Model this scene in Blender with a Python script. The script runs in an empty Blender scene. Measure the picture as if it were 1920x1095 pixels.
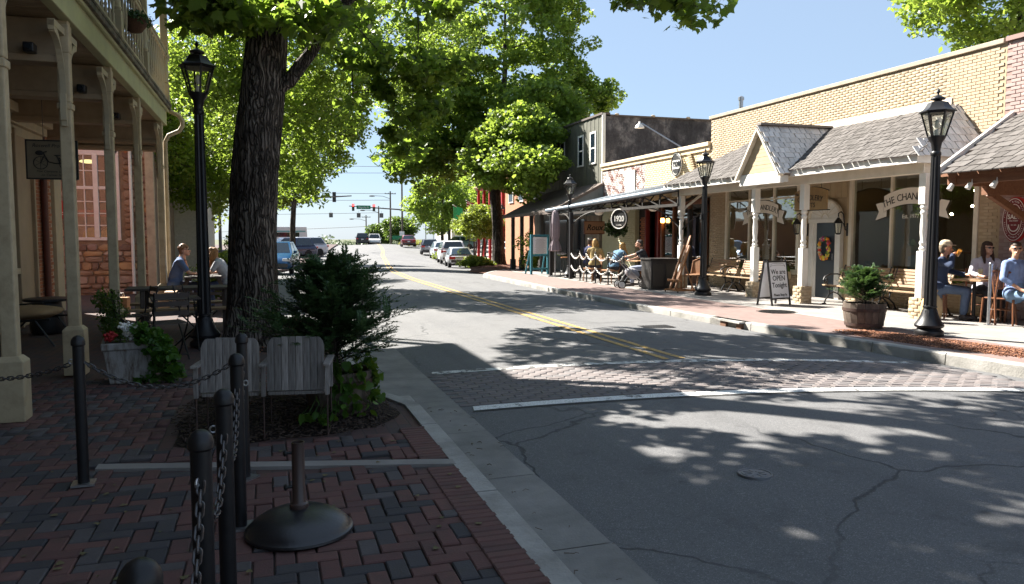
import bpy, bmesh, math, random
import numpy as np
from mathutils import Vector, Matrix, Euler
random.seed(7); RNG = np.random.default_rng(11)
R = math.radians; PI = math.pi
SC = bpy.context.scene; COL = SC.collection

# ------------------------------------------------------------------ camera
cam_d = bpy.data.cameras.new('camera'); cam = bpy.data.objects.new('camera', cam_d); COL.objects.link(cam)
CAMP = Vector((0, 0, 1.55)); YAW = R(17.556); PIT = R(4.24); FPX = 1450.0
cam.location = CAMP; cam.rotation_euler = (R(90) - PIT, 0, -YAW)
cam_d.sensor_width = 36; cam_d.lens = 36 * FPX / 1920; cam_d.clip_start = .05; cam_d.clip_end = 6000
SC.camera = cam
# ------------------------------------------------------------------ sky and sun
SUN = Vector((-4.6, 6.8, 7.3)).normalized()
w = bpy.data.worlds.new('World'); SC.world = w; w.use_nodes = True
nt = w.node_tree; nt.nodes.clear()
sky = nt.nodes.new('ShaderNodeTexSky'); sky.sky_type = 'NISHITA'; sky.sun_disc = False
sky.sun_elevation = math.asin(SUN.z); sky.sun_rotation = math.atan2(SUN.x, SUN.y)
sky.air_density = 1.0; sky.dust_density = 0.4; sky.ozone_density = 5.0; sky.altitude = 300
bg = nt.nodes.new('ShaderNodeBackground'); bg.inputs[1].default_value = 0.062
wo = nt.nodes.new('ShaderNodeOutputWorld')
hz = nt.nodes.new('ShaderNodeMixRGB'); hz.inputs[0].default_value = .78; hz.inputs[2].default_value = (1.8, 2.3, 2.95, 1)  # even pale summer haze over the whole sky
nt.links.new(sky.outputs[0], hz.inputs[1]); nt.links.new(hz.outputs[0], bg.inputs[0]); nt.links.new(bg.outputs[0], wo.inputs[0])
sl = bpy.data.lights.new('sun', 'SUN'); sl.energy = 5.0; sl.angle = R(.53); sl.color = (1, .95, .87)
so = bpy.data.objects.new('sun', sl); COL.objects.link(so)
so.rotation_euler = (-SUN).to_track_quat('-Z', 'Y').to_euler(); so.location = (-20, 30, 40)
SC.view_settings.view_transform = 'Standard'; SC.view_settings.look = 'None'
SC.view_settings.exposure = 2.15; SC.view_settings.gamma = 1.0; SC.view_settings.use_curve_mapping = False
SC.cycles.max_bounces = 8; SC.cycles.transparent_max_bounces = 16; SC.cycles.use_denoising = True
SC.cycles.sample_clamp_indirect = 6; SC.cycles.caustics_reflective = False; SC.cycles.caustics_refractive = False

# ------------------------------------------------------------------ helpers
def inview(p, m=60):
    d = Vector(p) - CAMP; c, s = math.cos(YAW), math.sin(YAW)
    x, y, z = c*d.x - s*d.y, s*d.x + c*d.y, d.z
    f = y*math.cos(PIT) - z*math.sin(PIT); u = y*math.sin(PIT) + z*math.cos(PIT)
    if f < .3: return None
    px, py = 960 + FPX*x/f, 547.5 - FPX*u/f
    return f if -m < px < 1920+m and -m < py < 1095+m else None
def gz(y):
    return float(np.interp(y, [-50, 30, 40, 52, 62, 80, 95, 107, 118, 180, 400], [0, 0, -.2, -.48, -.5, -.25, 0, .13, .15, -3, -7]))
CL = [(4.9, -60), (4.9, 28), (5.35, 34), (6.5, 43), (8.8, 60), (10.3, 72.6), (12.0, 84), (14.2, 102), (16.3, 120), (21, 160), (50, 400)]
def cx(y): return float(np.interp(y, [p[1] for p in CL], [p[0] for p in CL]))

class MB:
    def __init__(s): s.v = []; s.f = []; s.m = []; s.cm = 0
    def add(s, vs, fs):
        o = len(s.v); s.v += [tuple(p) for p in vs]
        for f in fs: s.f.append(tuple(i+o for i in f)); s.m.append(s.cm)
        return s
    def box(s, c, d, rz=0, M=None):
        x, y, z = d[0]/2, d[1]/2, d[2]/2
        vs = [Vector(p) for p in ((-x,-y,-z),(x,-y,-z),(x,y,-z),(-x,y,-z),(-x,-y,z),(x,-y,z),(x,y,z),(-x,y,z))]
        T = Matrix.Translation(c) @ (M if M is not None else Matrix.Rotation(rz, 4, 'Z'))
        return s.add([T @ p for p in vs], [(0,3,2,1),(4,5,6,7),(0,1,5,4),(1,2,6,5),(2,3,7,6),(3,0,4,7)])
    def bb(s, a, b):
        return s.box([(a[i]+b[i])/2 for i in range(3)], [abs(b[i]-a[i]) for i in range(3)])
    def beam(s, a, b, w, h, up=(0,0,1)):
        a, b = Vector(a), Vector(b); d = (b-a); L = d.length; d.normalize(); up = Vector(up)
        if abs(d.dot(up)) > .98: up = Vector((1,0,0))
        sd = d.cross(up).normalized(); u2 = sd.cross(d)
        M = Matrix((sd, d, u2)).transposed().to_4x4()
        return s.box((a+b)/2, (w, L, h), M=M)
    def cyl(s, a, b, r0, r1=None, n=12, cap=True):
        return s.tube([a, b], [r0, r0 if r1 is None else r1], n, cap)
    def tube(s, P, rr, n=8, cap=True, closed=False):
        P = [Vector(p) for p in P]; k = len(P)
        if not hasattr(rr, '__len__'): rr = [rr]*k
        o = len(s.v); prev = None
        for i in range(k):
            if closed: t = P[(i+1) % k]-P[i-1]
            else: t = P[min(i+1,k-1)]-P[max(i-1,0)]
            if t.length < 1e-9: t = Vector((0,0,1))
            t.normalize()
            if prev is None:
                a = Vector((0,0,1)) if abs(t.z) < .9 else Vector((1,0,0)); u = t.cross(a).normalized()
            else:
                u = (prev - t*prev.dot(t))
                u = u.normalized() if u.length > 1e-6 else t.orthogonal().normalized()
            prev = u; v = t.cross(u)
            for j in range(n):
                q = 2*PI*j/n; s.v.append(tuple(P[i] + (u*math.cos(q)+v*math.sin(q))*rr[i]))
        for i in range(k if closed else k-1):
            i2 = (i+1) % k
            for j in range(n):
                s.f.append((o+i*n+j, o+i*n+(j+1)%n, o+i2*n+(j+1)%n, o+i2*n+j)); s.m.append(s.cm)
        if cap and not closed:
            s.f.append(tuple(o+j for j in range(n))[::-1]); s.m.append(s.cm)
            s.f.append(tuple(o+(k-1)*n+j for j in range(n))); s.m.append(s.cm)
        return s
    def lathe(s, prof, n=16, c=(0,0,0), rot=0, flute=0, sc=(1,1)):
        o = len(s.v); k = len(prof)
        for (r, z) in prof:
            for j in range(n):
                q = 2*PI*j/n + rot; rr = r*(1-flute*(j % 2))
                s.v.append((c[0]+rr*math.cos(q)*sc[0], c[1]+rr*math.sin(q)*sc[1], c[2]+z))
        for i in range(k-1):
            for j in range(n):
                s.f.append((o+i*n+j, o+i*n+(j+1)%n, o+(i+1)*n+(j+1)%n, o+(i+1)*n+j)); s.m.append(s.cm)
        if prof[0][0] > 1e-6: s.f.append(tuple(o+j for j in range(n))[::-1]); s.m.append(s.cm)
        if prof[-1][0] > 1e-6: s.f.append(tuple(o+(k-1)*n+j for j in range(n))); s.m.append(s.cm)
        return s
    def ell(s, c, r, n=12, k=8):
        r = (r, r, r) if not hasattr(r, '__len__') else r
        o = len(s.v)
        for i in range(1, k):
            t = PI*i/k
            for j in range(n):
                q = 2*PI*j/n
                s.v.append((c[0]+r[0]*math.sin(t)*math.cos(q), c[1]+r[1]*math.sin(t)*math.sin(q), c[2]+r[2]*math.cos(t)))
        for i in range(k-2):
            for j in range(n):
                s.f.append((o+i*n+j, o+(i+1)*n+j, o+(i+1)*n+(j+1)%n, o+i*n+(j+1)%n)); s.m.append(s.cm)
        a = len(s.v); s.v.append((c[0],c[1],c[2]+r[2])); s.v.append((c[0],c[1],c[2]-r[2]))
        for j in range(n):
            s.f.append((a, o+j, o+(j+1)%n)); s.f.append((a+1, o+(k-2)*n+(j+1)%n, o+(k-2)*n+j)); s.m += [s.cm]*2
        return s
    def caps(s, a, b, r0, r1, n=10):
        a, b = Vector(a), Vector(b); d = (b-a); L = max(d.length, 1e-5); d = d/L
        P = []; rr = []
        for t in (-1, -.8, -.45, 0): P.append(a + d*(t*r0)); rr.append(r0*math.sqrt(max(1-t*t, .01)))
        for t in (0, .45, .8, 1): P.append(b + d*(t*r1)); rr.append(r1*math.sqrt(max(1-t*t, .01)))
        return s.tube(P, rr, n)
    def prism(s, poly, O, U, V, t):
        O, U, V = Vector(O), Vector(U), Vector(V); N = U.cross(V).normalized(); n = len(poly)
        fr = [O + U*p[0] + V*p[1] for p in poly]; bk = [p + N*t for p in fr]
        return s.add(fr+bk, [tuple(range(n))[::-1], tuple(range(n, 2*n))] + [(i, (i+1)%n, n+(i+1)%n, n+i) for i in range(n)])
    def quad(s, *p): return s.add(p, [tuple(range(len(p)))])
    def mesh(s, name='m', mats=(), smooth=None):
        me = bpy.data.meshes.new(name); me.from_pydata(s.v, [], s.f)
        for m in (mats if isinstance(mats, (list, tuple)) else [mats]): me.materials.append(m)
        if any(s.m): me.polygons.foreach_set('material_index', s.m)
        if smooth is not None:
            me.polygons.foreach_set('use_smooth', [True]*len(me.polygons)); me.set_sharp_from_angle(angle=R(smooth))
        me.update(); return me
    def build(s, name, mats, parent=None, loc=None, rz=0, smooth=None, bevel=0, seg=2, label=None):
        return ob(name, s.mesh(name, mats, smooth), parent, loc, rz, bevel, seg, label)
def ob(name, me, parent=None, loc=None, rz=0, bevel=0, seg=2, label=None):
    o = bpy.data.objects.new(name, me); COL.objects.link(o); o.parent = parent
    if loc is not None: o.location = loc
    if rz: o.rotation_euler.z = rz
    if bevel:
        b = o.modifiers.new('bevel', 'BEVEL'); b.width = bevel; b.segments = seg; b.limit_method = 'ANGLE'; b.angle_limit = R(40)
    if label: o['label'] = label
    return o
def tag(o, label=None, cat=None, group=None, kind=None):
    if label: o['label'] = label
    if cat: o['category'] = cat
    if group: o['group'] = group
    if kind: o['kind'] = kind
    return o
def thing(name, label, cat, loc=(0,0,0), rz=0, group=None):
    o = bpy.data.objects.new(name, None); COL.objects.link(o); o.location = loc; o.rotation_euler = (0,0,rz); o.empty_display_size = .1
    return tag(o, label, cat, group)
def copy_tree(o, parent=None, loc=None, rz=None, label=None):
    c = o.copy(); COL.objects.link(c); c.parent = parent
    for ch in o.children: copy_tree(ch, c)
    if loc is not None: c.location = loc
    if rz is not None: c.rotation_euler[2] = rz
    if label: c['label'] = label
    return c
def npmesh(name, V, F, mat, rnd=None, k=None):
    """V (n,3), F (m,k) numpy -> mesh with optional per-face float attribute"""
    me = bpy.data.meshes.new(name); V = np.asarray(V, np.float32); F = np.asarray(F, np.int32); m, k = F.shape
    me.vertices.add(len(V)); me.vertices.foreach_set('co', V.ravel())
    me.loops.add(m*k); me.loops.foreach_set('vertex_index', F.ravel())
    me.polygons.add(m); me.polygons.foreach_set('loop_start', np.arange(m, dtype=np.int32)*k)
    me.update(calc_edges=True); me.materials.append(mat)
    if rnd is not None:
        a = me.attributes.new('rnd', 'FLOAT', 'FACE'); a.data.foreach_set('value', np.asarray(rnd, np.float32))
    return me
def setrnd(me, val):
    a = me.attributes.new('rnd', 'FLOAT', 'FACE'); a.data.foreach_set('value', np.full(len(me.polygons), val, np.float32))

# ------------------------------------------------------------------ materials
class NT:
    def __init__(s, name):
        s.mat = bpy.data.materials.new(name); s.mat.use_nodes = True; s.t = s.mat.node_tree
        s.b = s.t.nodes['Principled BSDF']; s.out = s.t.nodes['Material Output']; s._tc = None
    def n(s, typ, **kw):
        x = s.t.nodes.new('ShaderNode'+typ)
        for k, v in kw.items():
            if k.startswith('i_'):
                key = k[2:]; key = int(key) if key.isdigit() else key
                x.inputs[key].default_value = v
            else: setattr(x, k, v)
        return x
    def l(s, a, b): s.t.links.new(a, b)
    def tc(s, which='Object'):
        if s._tc is None: s._tc = s.n('TexCoord')
        return s._tc.outputs[which]
    def noise(s, scale, detail=4, rough=.6, vec=None, stretch=None):
        x = s.n('TexNoise', i_Scale=scale, i_Detail=detail, i_Roughness=rough); v = vec or s.tc()
        if stretch:
            mp = s.n('Mapping'); mp.inputs['Scale'].default_value = stretch; s.l(v, mp.inputs[0]); v = mp.outputs[0]
        s.l(v, x.inputs['Vector']); return x.outputs['Fac']
    def ramp(s, fac, stops, interp='LINEAR'):
        x = s.n('ValToRGB'); x.color_ramp.interpolation = interp; e = x.color_ramp.elements
        while len(e) < len(stops): e.new(.5)
        for q, (p, c) in zip(e, stops):
            q.position = p; q.color = (*c, 1) if len(c) == 3 else c
        s.l(fac, x.inputs[0]); return x.outputs[0]
    def mix(s, fac, a, b, bl='MIX'):
        x = s.n('MixRGB', blend_type=bl)
        for i, q in ((0, fac), (1, a), (2, b)):
            if isinstance(q, (int, float)): x.inputs[i].default_value = q
            elif isinstance(q, tuple): x.inputs[i].default_value = (*q, 1)
            else: s.l(q, x.inputs[i])
        return x.outputs[0]
    def math(s, op, a, b=0.0, clamp=False):
        x = s.n('Math', operation=op, use_clamp=clamp)
        for i, q in ((0, a), (1, b)):
            if isinstance(q, (int, float)): x.inputs[i].default_value = q
            else: s.l(q, x.inputs[i])
        return x.outputs[0]
    def bump(s, h, strength=.3, dist=.01, nrm=None):
        x = s.n('Bump', i_Strength=strength, i_Distance=dist); s.l(h, x.inputs['Height'])
        if nrm is not None: s.l(nrm, x.inputs['Normal'])
        s.l(x.outputs[0], s.b.inputs['Normal']); return x.outputs[0]
    def col(s, c):
        if isinstance(c, tuple): s.b.inputs['Base Color'].default_value = (*c, 1)
        else: s.l(c, s.b.inputs['Base Color'])
    def set(s, rough=None, metal=None, spec=None, **k):
        if rough is not None: s.b.inputs['Roughness'].default_value = rough
        if metal is not None: s.b.inputs['Metallic'].default_value = metal
        if spec is not None: s.b.inputs['Specular IOR Level'].default_value = spec
        return s
def mul(c, k): return tuple(min(1, x*k) for x in c)
def mat(name, c, r=.6, metal=0, c2=None, ns=6, bump=0, bs=60, spec=.4, rnd=0, stretch=None, lo=.35, hi=.7, attr=False):
    t = NT(name); t.set(r, metal, spec)
    col = c
    if c2: col = t.mix(t.ramp(t.noise(ns, 6, .65, stretch=stretch), [(lo, (0,0,0)), (hi, (1,1,1))]), c, c2)
    if rnd or attr:
        f = t.n('Attribute', attribute_name='rnd').outputs['Fac'] if attr else t.n('ObjectInfo').outputs['Random']
        k = t.ramp(f, [(0, (1-rnd,)*3), (1, (1+rnd,)*3)]) if False else t.math('ADD', t.math('MULTIPLY', f, 2*rnd), 1-rnd)
        g = t.n('CombineColor')
        for i in range(3): t.l(k, g.inputs[i])
        col = t.mix(1.0, col, g.outputs[0], 'MULTIPLY')
    t.col(col)
    if bump: t.bump(t.noise(bs, 5, .6, stretch=stretch), bump, .01)
    return t.mat
def rampmat(name, stops, r=.8, bump=.3, bs=80, ns=9, wear=.35, attr=True, dirt=(.05,.045,.04), streak=0):
    """colour of each piece picked from a ramp by its 'rnd' attribute"""
    t = NT(name); t.set(r, 0, .3)
    f = t.n('Attribute', attribute_name='rnd').outputs['Fac']
    c = t.ramp(f, stops, 'LINEAR')
    c = t.mix(t.math('MULTIPLY', t.ramp(t.noise(ns, 6, .7, t.n('NewGeometry').outputs['Position']), [(.45, (0,0,0)), (.75, (1,1,1))]), wear), c, dirt)
    if streak: c = t.mix(t.math('MULTIPLY', t.ramp(t.noise(1.1, 6, .7, t.n('NewGeometry').outputs['Position'], (2.2,2.2,.22)), [(.46, (0,0,0)), (.72, (1,1,1))]), streak), c, dirt)
    t.col(c)
    if bump: t.bump(t.noise(bs, 4, .6, t.n('NewGeometry').outputs['Position']), bump, .006)
    return t.mat
def leafmat(name, c1, c2, tr=(.35,.5,.05), tf=.45, r=.45):
    t = NT(name); t.set(r, 0, .35)
    f = t.n('Attribute', attribute_name='rnd').outputs['Fac']
    c = t.ramp(f, [(0, c1), (.7, c2), (1, mul(c2, 1.35))]); t.col(c)
    tl = t.n('BsdfTranslucent'); t.l(t.mix(.5, c, tr), tl.inputs[0])
    mx = t.n('MixShader'); mx.inputs[0].default_value = tf
    t.l(t.b.outputs[0], mx.inputs[1]); t.l(tl.outputs[0], mx.inputs[2]); t.l(mx.outputs[0], t.out.inputs[0])
    return t.mat
def glassmat(name, tint=(.75,.8,.78), r=.02, boost=1.0):
    t = NT(name); tr = t.n('BsdfTransparent'); tr.inputs[0].default_value = (*tint, 1)
    gl = t.n('BsdfGlossy'); gl.inputs['Roughness'].default_value = r; gl.inputs[0].default_value = (.9,.93,.95,1)
    fr = t.n('Fresnel', i_IOR=1.5); mx = t.n('MixShader'); t.l(t.math('ADD', t.math('MULTIPLY', t.n('NewGeometry').outputs['Backfacing'], 1/1.5-1.5), 1.5), fr.inputs['IOR'])
    t.l(t.math('MULTIPLY', fr.outputs[0], boost, True), mx.inputs[0]); t.l(tr.outputs[0], mx.inputs[1]); t.l(gl.outputs[0], mx.inputs[2])
    t.l(mx.outputs[0], t.out.inputs[0]); return t.mat
def emit(name, c, s):
    t = NT(name); t.col(c); t.b.inputs['Emission Color'].default_value = (*c, 1); t.b.inputs['Emission Strength'].default_value = s; return t.mat

M = {}
M['cream'] = mat('cream_paint', (.42,.34,.21), .55, c2=(.33,.29,.20), ns=5, bump=.12, bs=30)
M['creamold'] = mat('weathered_cream_paint', (.43,.345,.215), .6, c2=(.30,.235,.14), ns=7, bump=.2, bs=30, lo=.45, hi=.75)
M['fascia'] = mat('fascia_paint', (.44,.43,.23), .5, c2=(.35,.34,.20), ns=3, bump=.1, bs=20)
M['ceil'] = mat('ceiling_paint', (.33,.25,.16), .6, c2=(.25,.18,.11), ns=4, bump=.1, rnd=.12)
M['tan'] = mat('tan_paint', (.34,.25,.15), .55, c2=(.28,.21,.13), ns=3)
M['white'] = mat('white_paint', (.75,.73,.69), .45, c2=(.66,.64,.58), ns=4, bump=.06, bs=25)
M['offwhite'] = mat('offwhite_trim', (.68,.62,.52), .5, c2=(.58,.53,.43), ns=4, bump=.06)
M['black'] = mat('black_metal', (.006,.006,.007), .42, .0, c2=(.014,.013,.014), ns=12, bump=.1, bs=60, spec=.4)
M['iron'] = mat('wrought_iron', (.012,.012,.012), .5, .2, spec=.5)
M['steel'] = mat('galvanised_steel', (.45,.46,.48), .35, .9, c2=(.3,.3,.3), ns=30)
M['chain'] = mat('chain_steel', (.12,.12,.125), .45, .7, c2=(.06,.045,.035), ns=40)
M['chainw'] = mat('pale_chain', (.5,.48,.45), .5, .3)
M['concrete'] = mat('concrete', (.27,.25,.23), .85, c2=(.19,.175,.16), ns=2.2, bump=.35, bs=70)
M['gutter'] = mat('gutter_concrete', (.23,.22,.205), .9, c2=(.13,.125,.115), ns=2.2, bump=.4, bs=70)
M['kerb'] = mat('kerb_stone', (.34,.325,.30), .85, c2=(.14,.135,.12), ns=1.6, bump=.6, bs=35, lo=.42, hi=.72)
M['wood'] = mat('bench_wood', (.36,.24,.14), .65, c2=(.24,.16,.09), ns=4, stretch=(1,12,12), bump=.2, bs=20, rnd=.15)
M['greywood'] = mat('weathered_grey_wood', (.31,.285,.26), .8, c2=(.10,.085,.075), ns=7, stretch=(12,12,.7), bump=.6, bs=22, rnd=.3)
M['brownwood'] = mat('stained_wood', (.20,.08,.035), .45, c2=(.12,.045,.02), ns=4, stretch=(8,8,1.5), bump=.1)
M['easel'] = mat('easel_wood', (.36,.17,.07), .5, c2=(.25,.11,.045), ns=4, stretch=(6,6,1))
M['timber'] = mat('timber_stain', (.22,.10,.05), .6, c2=(.14,.06,.03), ns=4, stretch=(6,1,6))
M['barrel'] = mat('barrel_stave', (.14,.105,.08), .8, c2=(.06,.045,.035), ns=5, stretch=(9,9,1), bump=.4, bs=18, rnd=.2)
M['hoop'] = mat('rusty_hoop', (.10,.06,.045), .6, .5, c2=(.05,.04,.04), ns=20)
M['dark'] = mat('dark_interior', (.02,.018,.016), .8)
M['gl'] = glassmat('window_glass', (.72,.76,.74), .012, 3.0)
M['lampglass'] = glassmat('lamp_glass', (.93,.93,.86), .06, 1.6)
M['lens'] = mat('headlamp_lens', (.7,.72,.75), .1, 0, spec=.8)
M['tail'] = mat('tail_lamp', (.35,.01,.01), .2, 0, spec=.6)
M['rubber'] = mat('rubber', (.015,.015,.015), .8)
M['rim'] = mat('wheel_rim', (.45,.46,.48), .3, .8)
M['carglass'] = mat('car_glass', (.012,.02,.028), .06, 0, spec=.9)
M['plate'] = mat('licence_plate', (.55,.56,.58), .4)
M['soil'] = mat('soil', (.035,.024,.017), .95, c2=(.06,.04,.026), ns=20, bump=.8, bs=50)
M['red'] = mat('red_paint', (.36,.02,.02), .5, c2=(.28,.015,.018), ns=3)
# ------------------------------------------------------------------ ground, road, pavements
def asphalt():
    t = NT('asphalt'); t.set(.82, 0, .35); P = t.n('NewGeometry').outputs['Position']
    c = t.ramp(t.noise(.35, 5, .6, P), [(.3, (.10,.10,.103)), (.7, (.14,.138,.136))])
    c = t.mix(t.ramp(t.noise(130, 3, .6, P), [(.54, (0,0,0)), (.66, (1,1,1))]), c, (.24,.24,.24))
    c = t.mix(t.math('MULTIPLY', t.ramp(t.noise(420, 2, .5, P), [(.3, (1,1,1)), (.45, (0,0,0))]), .6), c, (.035,.035,.037))
    # long tyre-polished streaks along the road
    c = t.mix(t.math('MULTIPLY', t.ramp(t.noise(1.4, 4, .6, P, (1.6,.04,1)), [(.5, (0,0,0)), (.75, (1,1,1))]), .4), c, (.07,.07,.073))
    c = t.mix(t.math('MULTIPLY', t.ramp(t.noise(45, 4, .7, P), [(.45, (0,0,0)), (.7, (1,1,1))]), .5), c, (.06,.06,.062))
    c = t.mix(t.math('MULTIPLY', t.ramp(t.noise(2.6, 5, .65, P), [(.56, (0,0,0)), (.7, (1,1,1))]), .45), c, (.055,.053,.052))
    vs_ = t.n('TexVoronoi', i_Scale=3.2); t.l(P, vs_.inputs['Vector']); c = t.mix(t.math('MULTIPLY', t.ramp(vs_.outputs['Distance'], [(.05, (1,1,1)), (.14, (0,0,0))]), t.ramp(t.noise(.5, 2, .5, P), [(.45, (0,0,0)), (.65, (.6,.6,.6))])), c, (.03,.03,.03))
    # cracks
    dis = t.n('VectorMath', operation='ADD'); nz = t.n('TexNoise', i_Scale=1.6, i_Detail=9); t.l(P, nz.inputs['Vector'])
    sc = t.n('VectorMath', operation='SCALE'); t.l(nz.outputs['Color'], sc.inputs[0]); sc.inputs['Scale'].default_value = .55
    t.l(P, dis.inputs[0]); t.l(sc.outputs[0], dis.inputs[1])
    vo = t.n('TexVoronoi', feature='DISTANCE_TO_EDGE', i_Scale=.42); t.l(dis.outputs[0], vo.inputs['Vector'])
    cr = t.ramp(vo.outputs['Distance'], [(0, (1,1,1)), (.003, (1,1,1)), (.0065, (0,0,0))])
    msk = t.ramp(t.noise(.22, 2, .5, P), [(.42, (0,0,0)), (.5, (1,1,1))])
    v2 = t.n('TexVoronoi', feature='DISTANCE_TO_EDGE', i_Scale=2.3); t.l(dis.outputs[0], v2.inputs['Vector'])
    cr2 = t.math('MULTIPLY', t.ramp(v2.outputs['Distance'], [(0, (1,1,1)), (.012, (.8,.8,.8)), (.028, (0,0,0))]), t.ramp(t.noise(.3, 3, .6, P), [(.56, (0,0,0)), (.64, (.8,.8,.8))]))
    cr = t.math('MAXIMUM', t.math('MULTIPLY', cr, msk), cr2); c = t.mix(t.math('MULTIPLY', cr, .8), c, (.03,.03,.031)); t.col(c)
    h = t.math('SUBTRACT', t.noise(320, 3, .7, P), t.math('MULTIPLY', cr, 2.0)); t.bump(h, .45, .006)
    return t.mat
def brickpave(name, c1, c2, mortar, sx=.2, sy=.1):
    t = NT(name); t.set(.85, 0, .25); P = t.n('NewGeometry').outputs['Position']
    mp = t.n('Mapping'); mp.inputs['Rotation'].default_value = (0,0,R(90)); t.l(P, mp.inputs[0])
    b = t.n('TexBrick'); t.l(mp.outputs[0], b.inputs['Vector']); b.inputs['Scale'].default_value = 1
    b.inputs['Brick Width'].default_value = sx; b.inputs['Row Height'].default_value = sy; b.inputs['Mortar Size'].default_value = .006
    b.inputs['Color1'].default_value = (*c1,1); b.inputs['Color2'].default_value = (*c2,1); b.inputs['Mortar'].default_value = (*mortar,1); b.inputs['Bias'].default_value = 0
    c = t.mix(t.math('MULTIPLY', t.noise(3, 6, .7, P), .6), b.outputs['Color'], mul(c1, .55)); t.col(c)
    t.bump(t.math('SUBTRACT', t.math('MULTIPLY', t.noise(150, 3, .6, P), .4), b.outputs['Fac']), .5, .006); return t.mat
def paint(name, c, thr=.44):
    t = NT(name); t.set(.7, 0, .3); P = t.n('NewGeometry').outputs['Position']
    f = t.ramp(t.noise(7, 7, .75, P), [(thr-.03, (0,0,0)), (thr+.03, (1,1,1))])
    f2 = t.ramp(t.noise(90, 3, .6, P), [(.35, (.2,.2,.2)), (.5, (1,1,1))])
    t.col(t.mix(t.math('MULTIPLY', f, f2), (.11,.108,.105), c)); t.bump(t.noise(300, 3, .7, P), .3, .004); return t.mat
M['asphalt'] = asphalt()
M['pavefar'] = brickpave('brick_paving_left', (.115,.065,.055), (.07,.06,.06), (.06,.05,.045))
M['paveright'] = brickpave('brick_paving_right', (.25,.175,.155), (.20,.14,.125), (.2,.165,.15))
M['whiteline'] = paint('white_road_paint', (.72,.72,.7), .42)
M['yellow'] = paint('yellow_road_paint', (.50,.31,.08), .45)
M['paver'] = rampmat('clay_paver', [(0, (.11,.056,.05)), (.35, (.135,.07,.06)), (.62, (.10,.053,.05)), (.67, (.05,.047,.05)), (.87, (.068,.063,.066)), (1, (.11,.095,.093))], .9, .6, 90, 6, .65, dirt=(.06,.052,.045))
M['xpaver'] = rampmat('crosswalk_paver', [(0, (.145,.125,.12)), (.5, (.175,.152,.147)), (1, (.135,.127,.127))], .85, .5, 120, 14, .35)
def mulchmat(name, a, b, c):
    t = NT(name); t.set(.95, 0, .2); P = t.n('NewGeometry').outputs['Position']
    v = t.n('TexVoronoi', i_Scale=38); t.l(P, v.inputs['Vector'])
    t.col(t.mix(t.ramp(v.outputs['Distance'], [(.15, (0,0,0)), (.5, (1,1,1))]), t.mix(t.noise(60, 3, .6, P), a, b), c)); t.bump(v.outputs['Distance'], .9, .03); return t.mat
M['mulch'] = mulchmat('dark_mulch', (.05,.032,.022), (.09,.06,.042), (.015,.01,.008))
M['mulchred'] = mulchmat('red_mulch', (.26,.11,.06), (.34,.18,.11), (.07,.03,.02))

# terrain sheet
ys = [-300,-60,-20,0,20,30,40,52,62,72,80,95,107,118,130,150,180,230,300,400,700,1500,3000]
xs = [-2500,-800,-200,-60,-20,0,20,60,200,800,2500]
V = [(x, y, gz(y)-.25 + (0 if y < 400 else -.012*(y-400)*.3)) for y in ys for x in xs]
F = [(j*11+i, j*11+i+1, j*11+12+i, j*11+11+i) for j in range(len(ys)-1) for i in range(10)]
M['grass'] = mat('rough_grass', (.055,.075,.025), .95, c2=(.10,.09,.045), ns=.6)
b = MB(); b.add(V, F); tag(b.build('ground', M['grass']), kind='structure')
# road
def zr(x, y):
    o = (x-cx(y)); return gz(y) - .012 - .1*min(abs(o)/3.2, 1.25)**2
sts = list(np.arange(-40, 34, 2)) + list(np.arange(34, 130, 3)) + list(range(132, 400, 12))
offs = [-14,-9,-6.5,-4.5,-3.27,-2.5,-1.7,-.8,0,.8,1.7,2.5,3.3,4.5,6.5,9,14]
V = [(cx(y)+o, y, zr(cx(y)+o, y)) for y in sts for o in offs]; n = len(offs)
F = [(j*n+i, j*n+i+1, (j+1)*n+i+1, (j+1)*n+i) for j in range(len(sts)-1) for i in range(n-1)]
b = MB(); b.add(V, F); road = tag(b.build('road', M['asphalt'], smooth=60), kind='structure')
def strip(name, pts, wdt, m, lift=.005):
    """flat painted strip along ground points following the road surface"""
    b = MB(); P = [Vector((p[0], p[1], 0)) for p in pts]; vs = []
    for i, p in enumerate(P):
        d = (P[min(i+1, len(P)-1)] - P[max(i-1, 0)]).normalized(); nrm = Vector((d.y, -d.x, 0))
        for s in (-1, 1):
            q = p + nrm*s*wdt/2; vs.append((q.x, q.y, zr(q.x, q.y)+lift))
    b.add(vs, [(2*i, 2*i+1, 2*i+3, 2*i+2) for i in range(len(P)-1)]); return b.build(name, m, road)
YL = [8.6] + list(np.arange(9.5, 120, 1.5))
for s in (-.11, .11): strip('yellow_line', [(cx(y)-.03+s, y) for y in YL], .095, M['yellow'])
XA = lambda x: 8.99-.187*(x-1.78)
XB = lambda x: 7.04-.178*(x-1.8)
strip('crosswalk_line', [(x, XA(x)) for x in np.arange(1.84, 8.1, .3)], .17, paint('faded_white_paint', (.62,.62,.6), .49))
strip('crosswalk_line', [(x, XB(x)) for x in np.arange(1.84, 8.6, .3)], .17, M['whiteline'])
strip('asphalt_seam', [(x, XB(x)-.13) for x in np.arange(1.8, 8.6, .3)], .02, M['dark'], .004)
b = MB(); c0 = (3.07, 4.33, zr(3.07, 4.33)+.006)
b.lathe([(.0, .004), (.085, .004), (.09, .0), (.1, .0), (.104, .005), (.112, .005), (.116, -.01)][::-1], 28, c0)
for a in range(8): b.box((c0[0]+.05*math.cos(a*PI/4), c0[1]+.05*math.sin(a*PI/4), c0[2]+.005), (.05,.012,.004), a*PI/4)
tag(b.build('manhole_cover', mat('worn_iron', (.12,.12,.125), .5, .4), smooth=30), 'small round iron manhole cover sunk in the asphalt', 'manhole cover')
b = MB(); 
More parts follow.
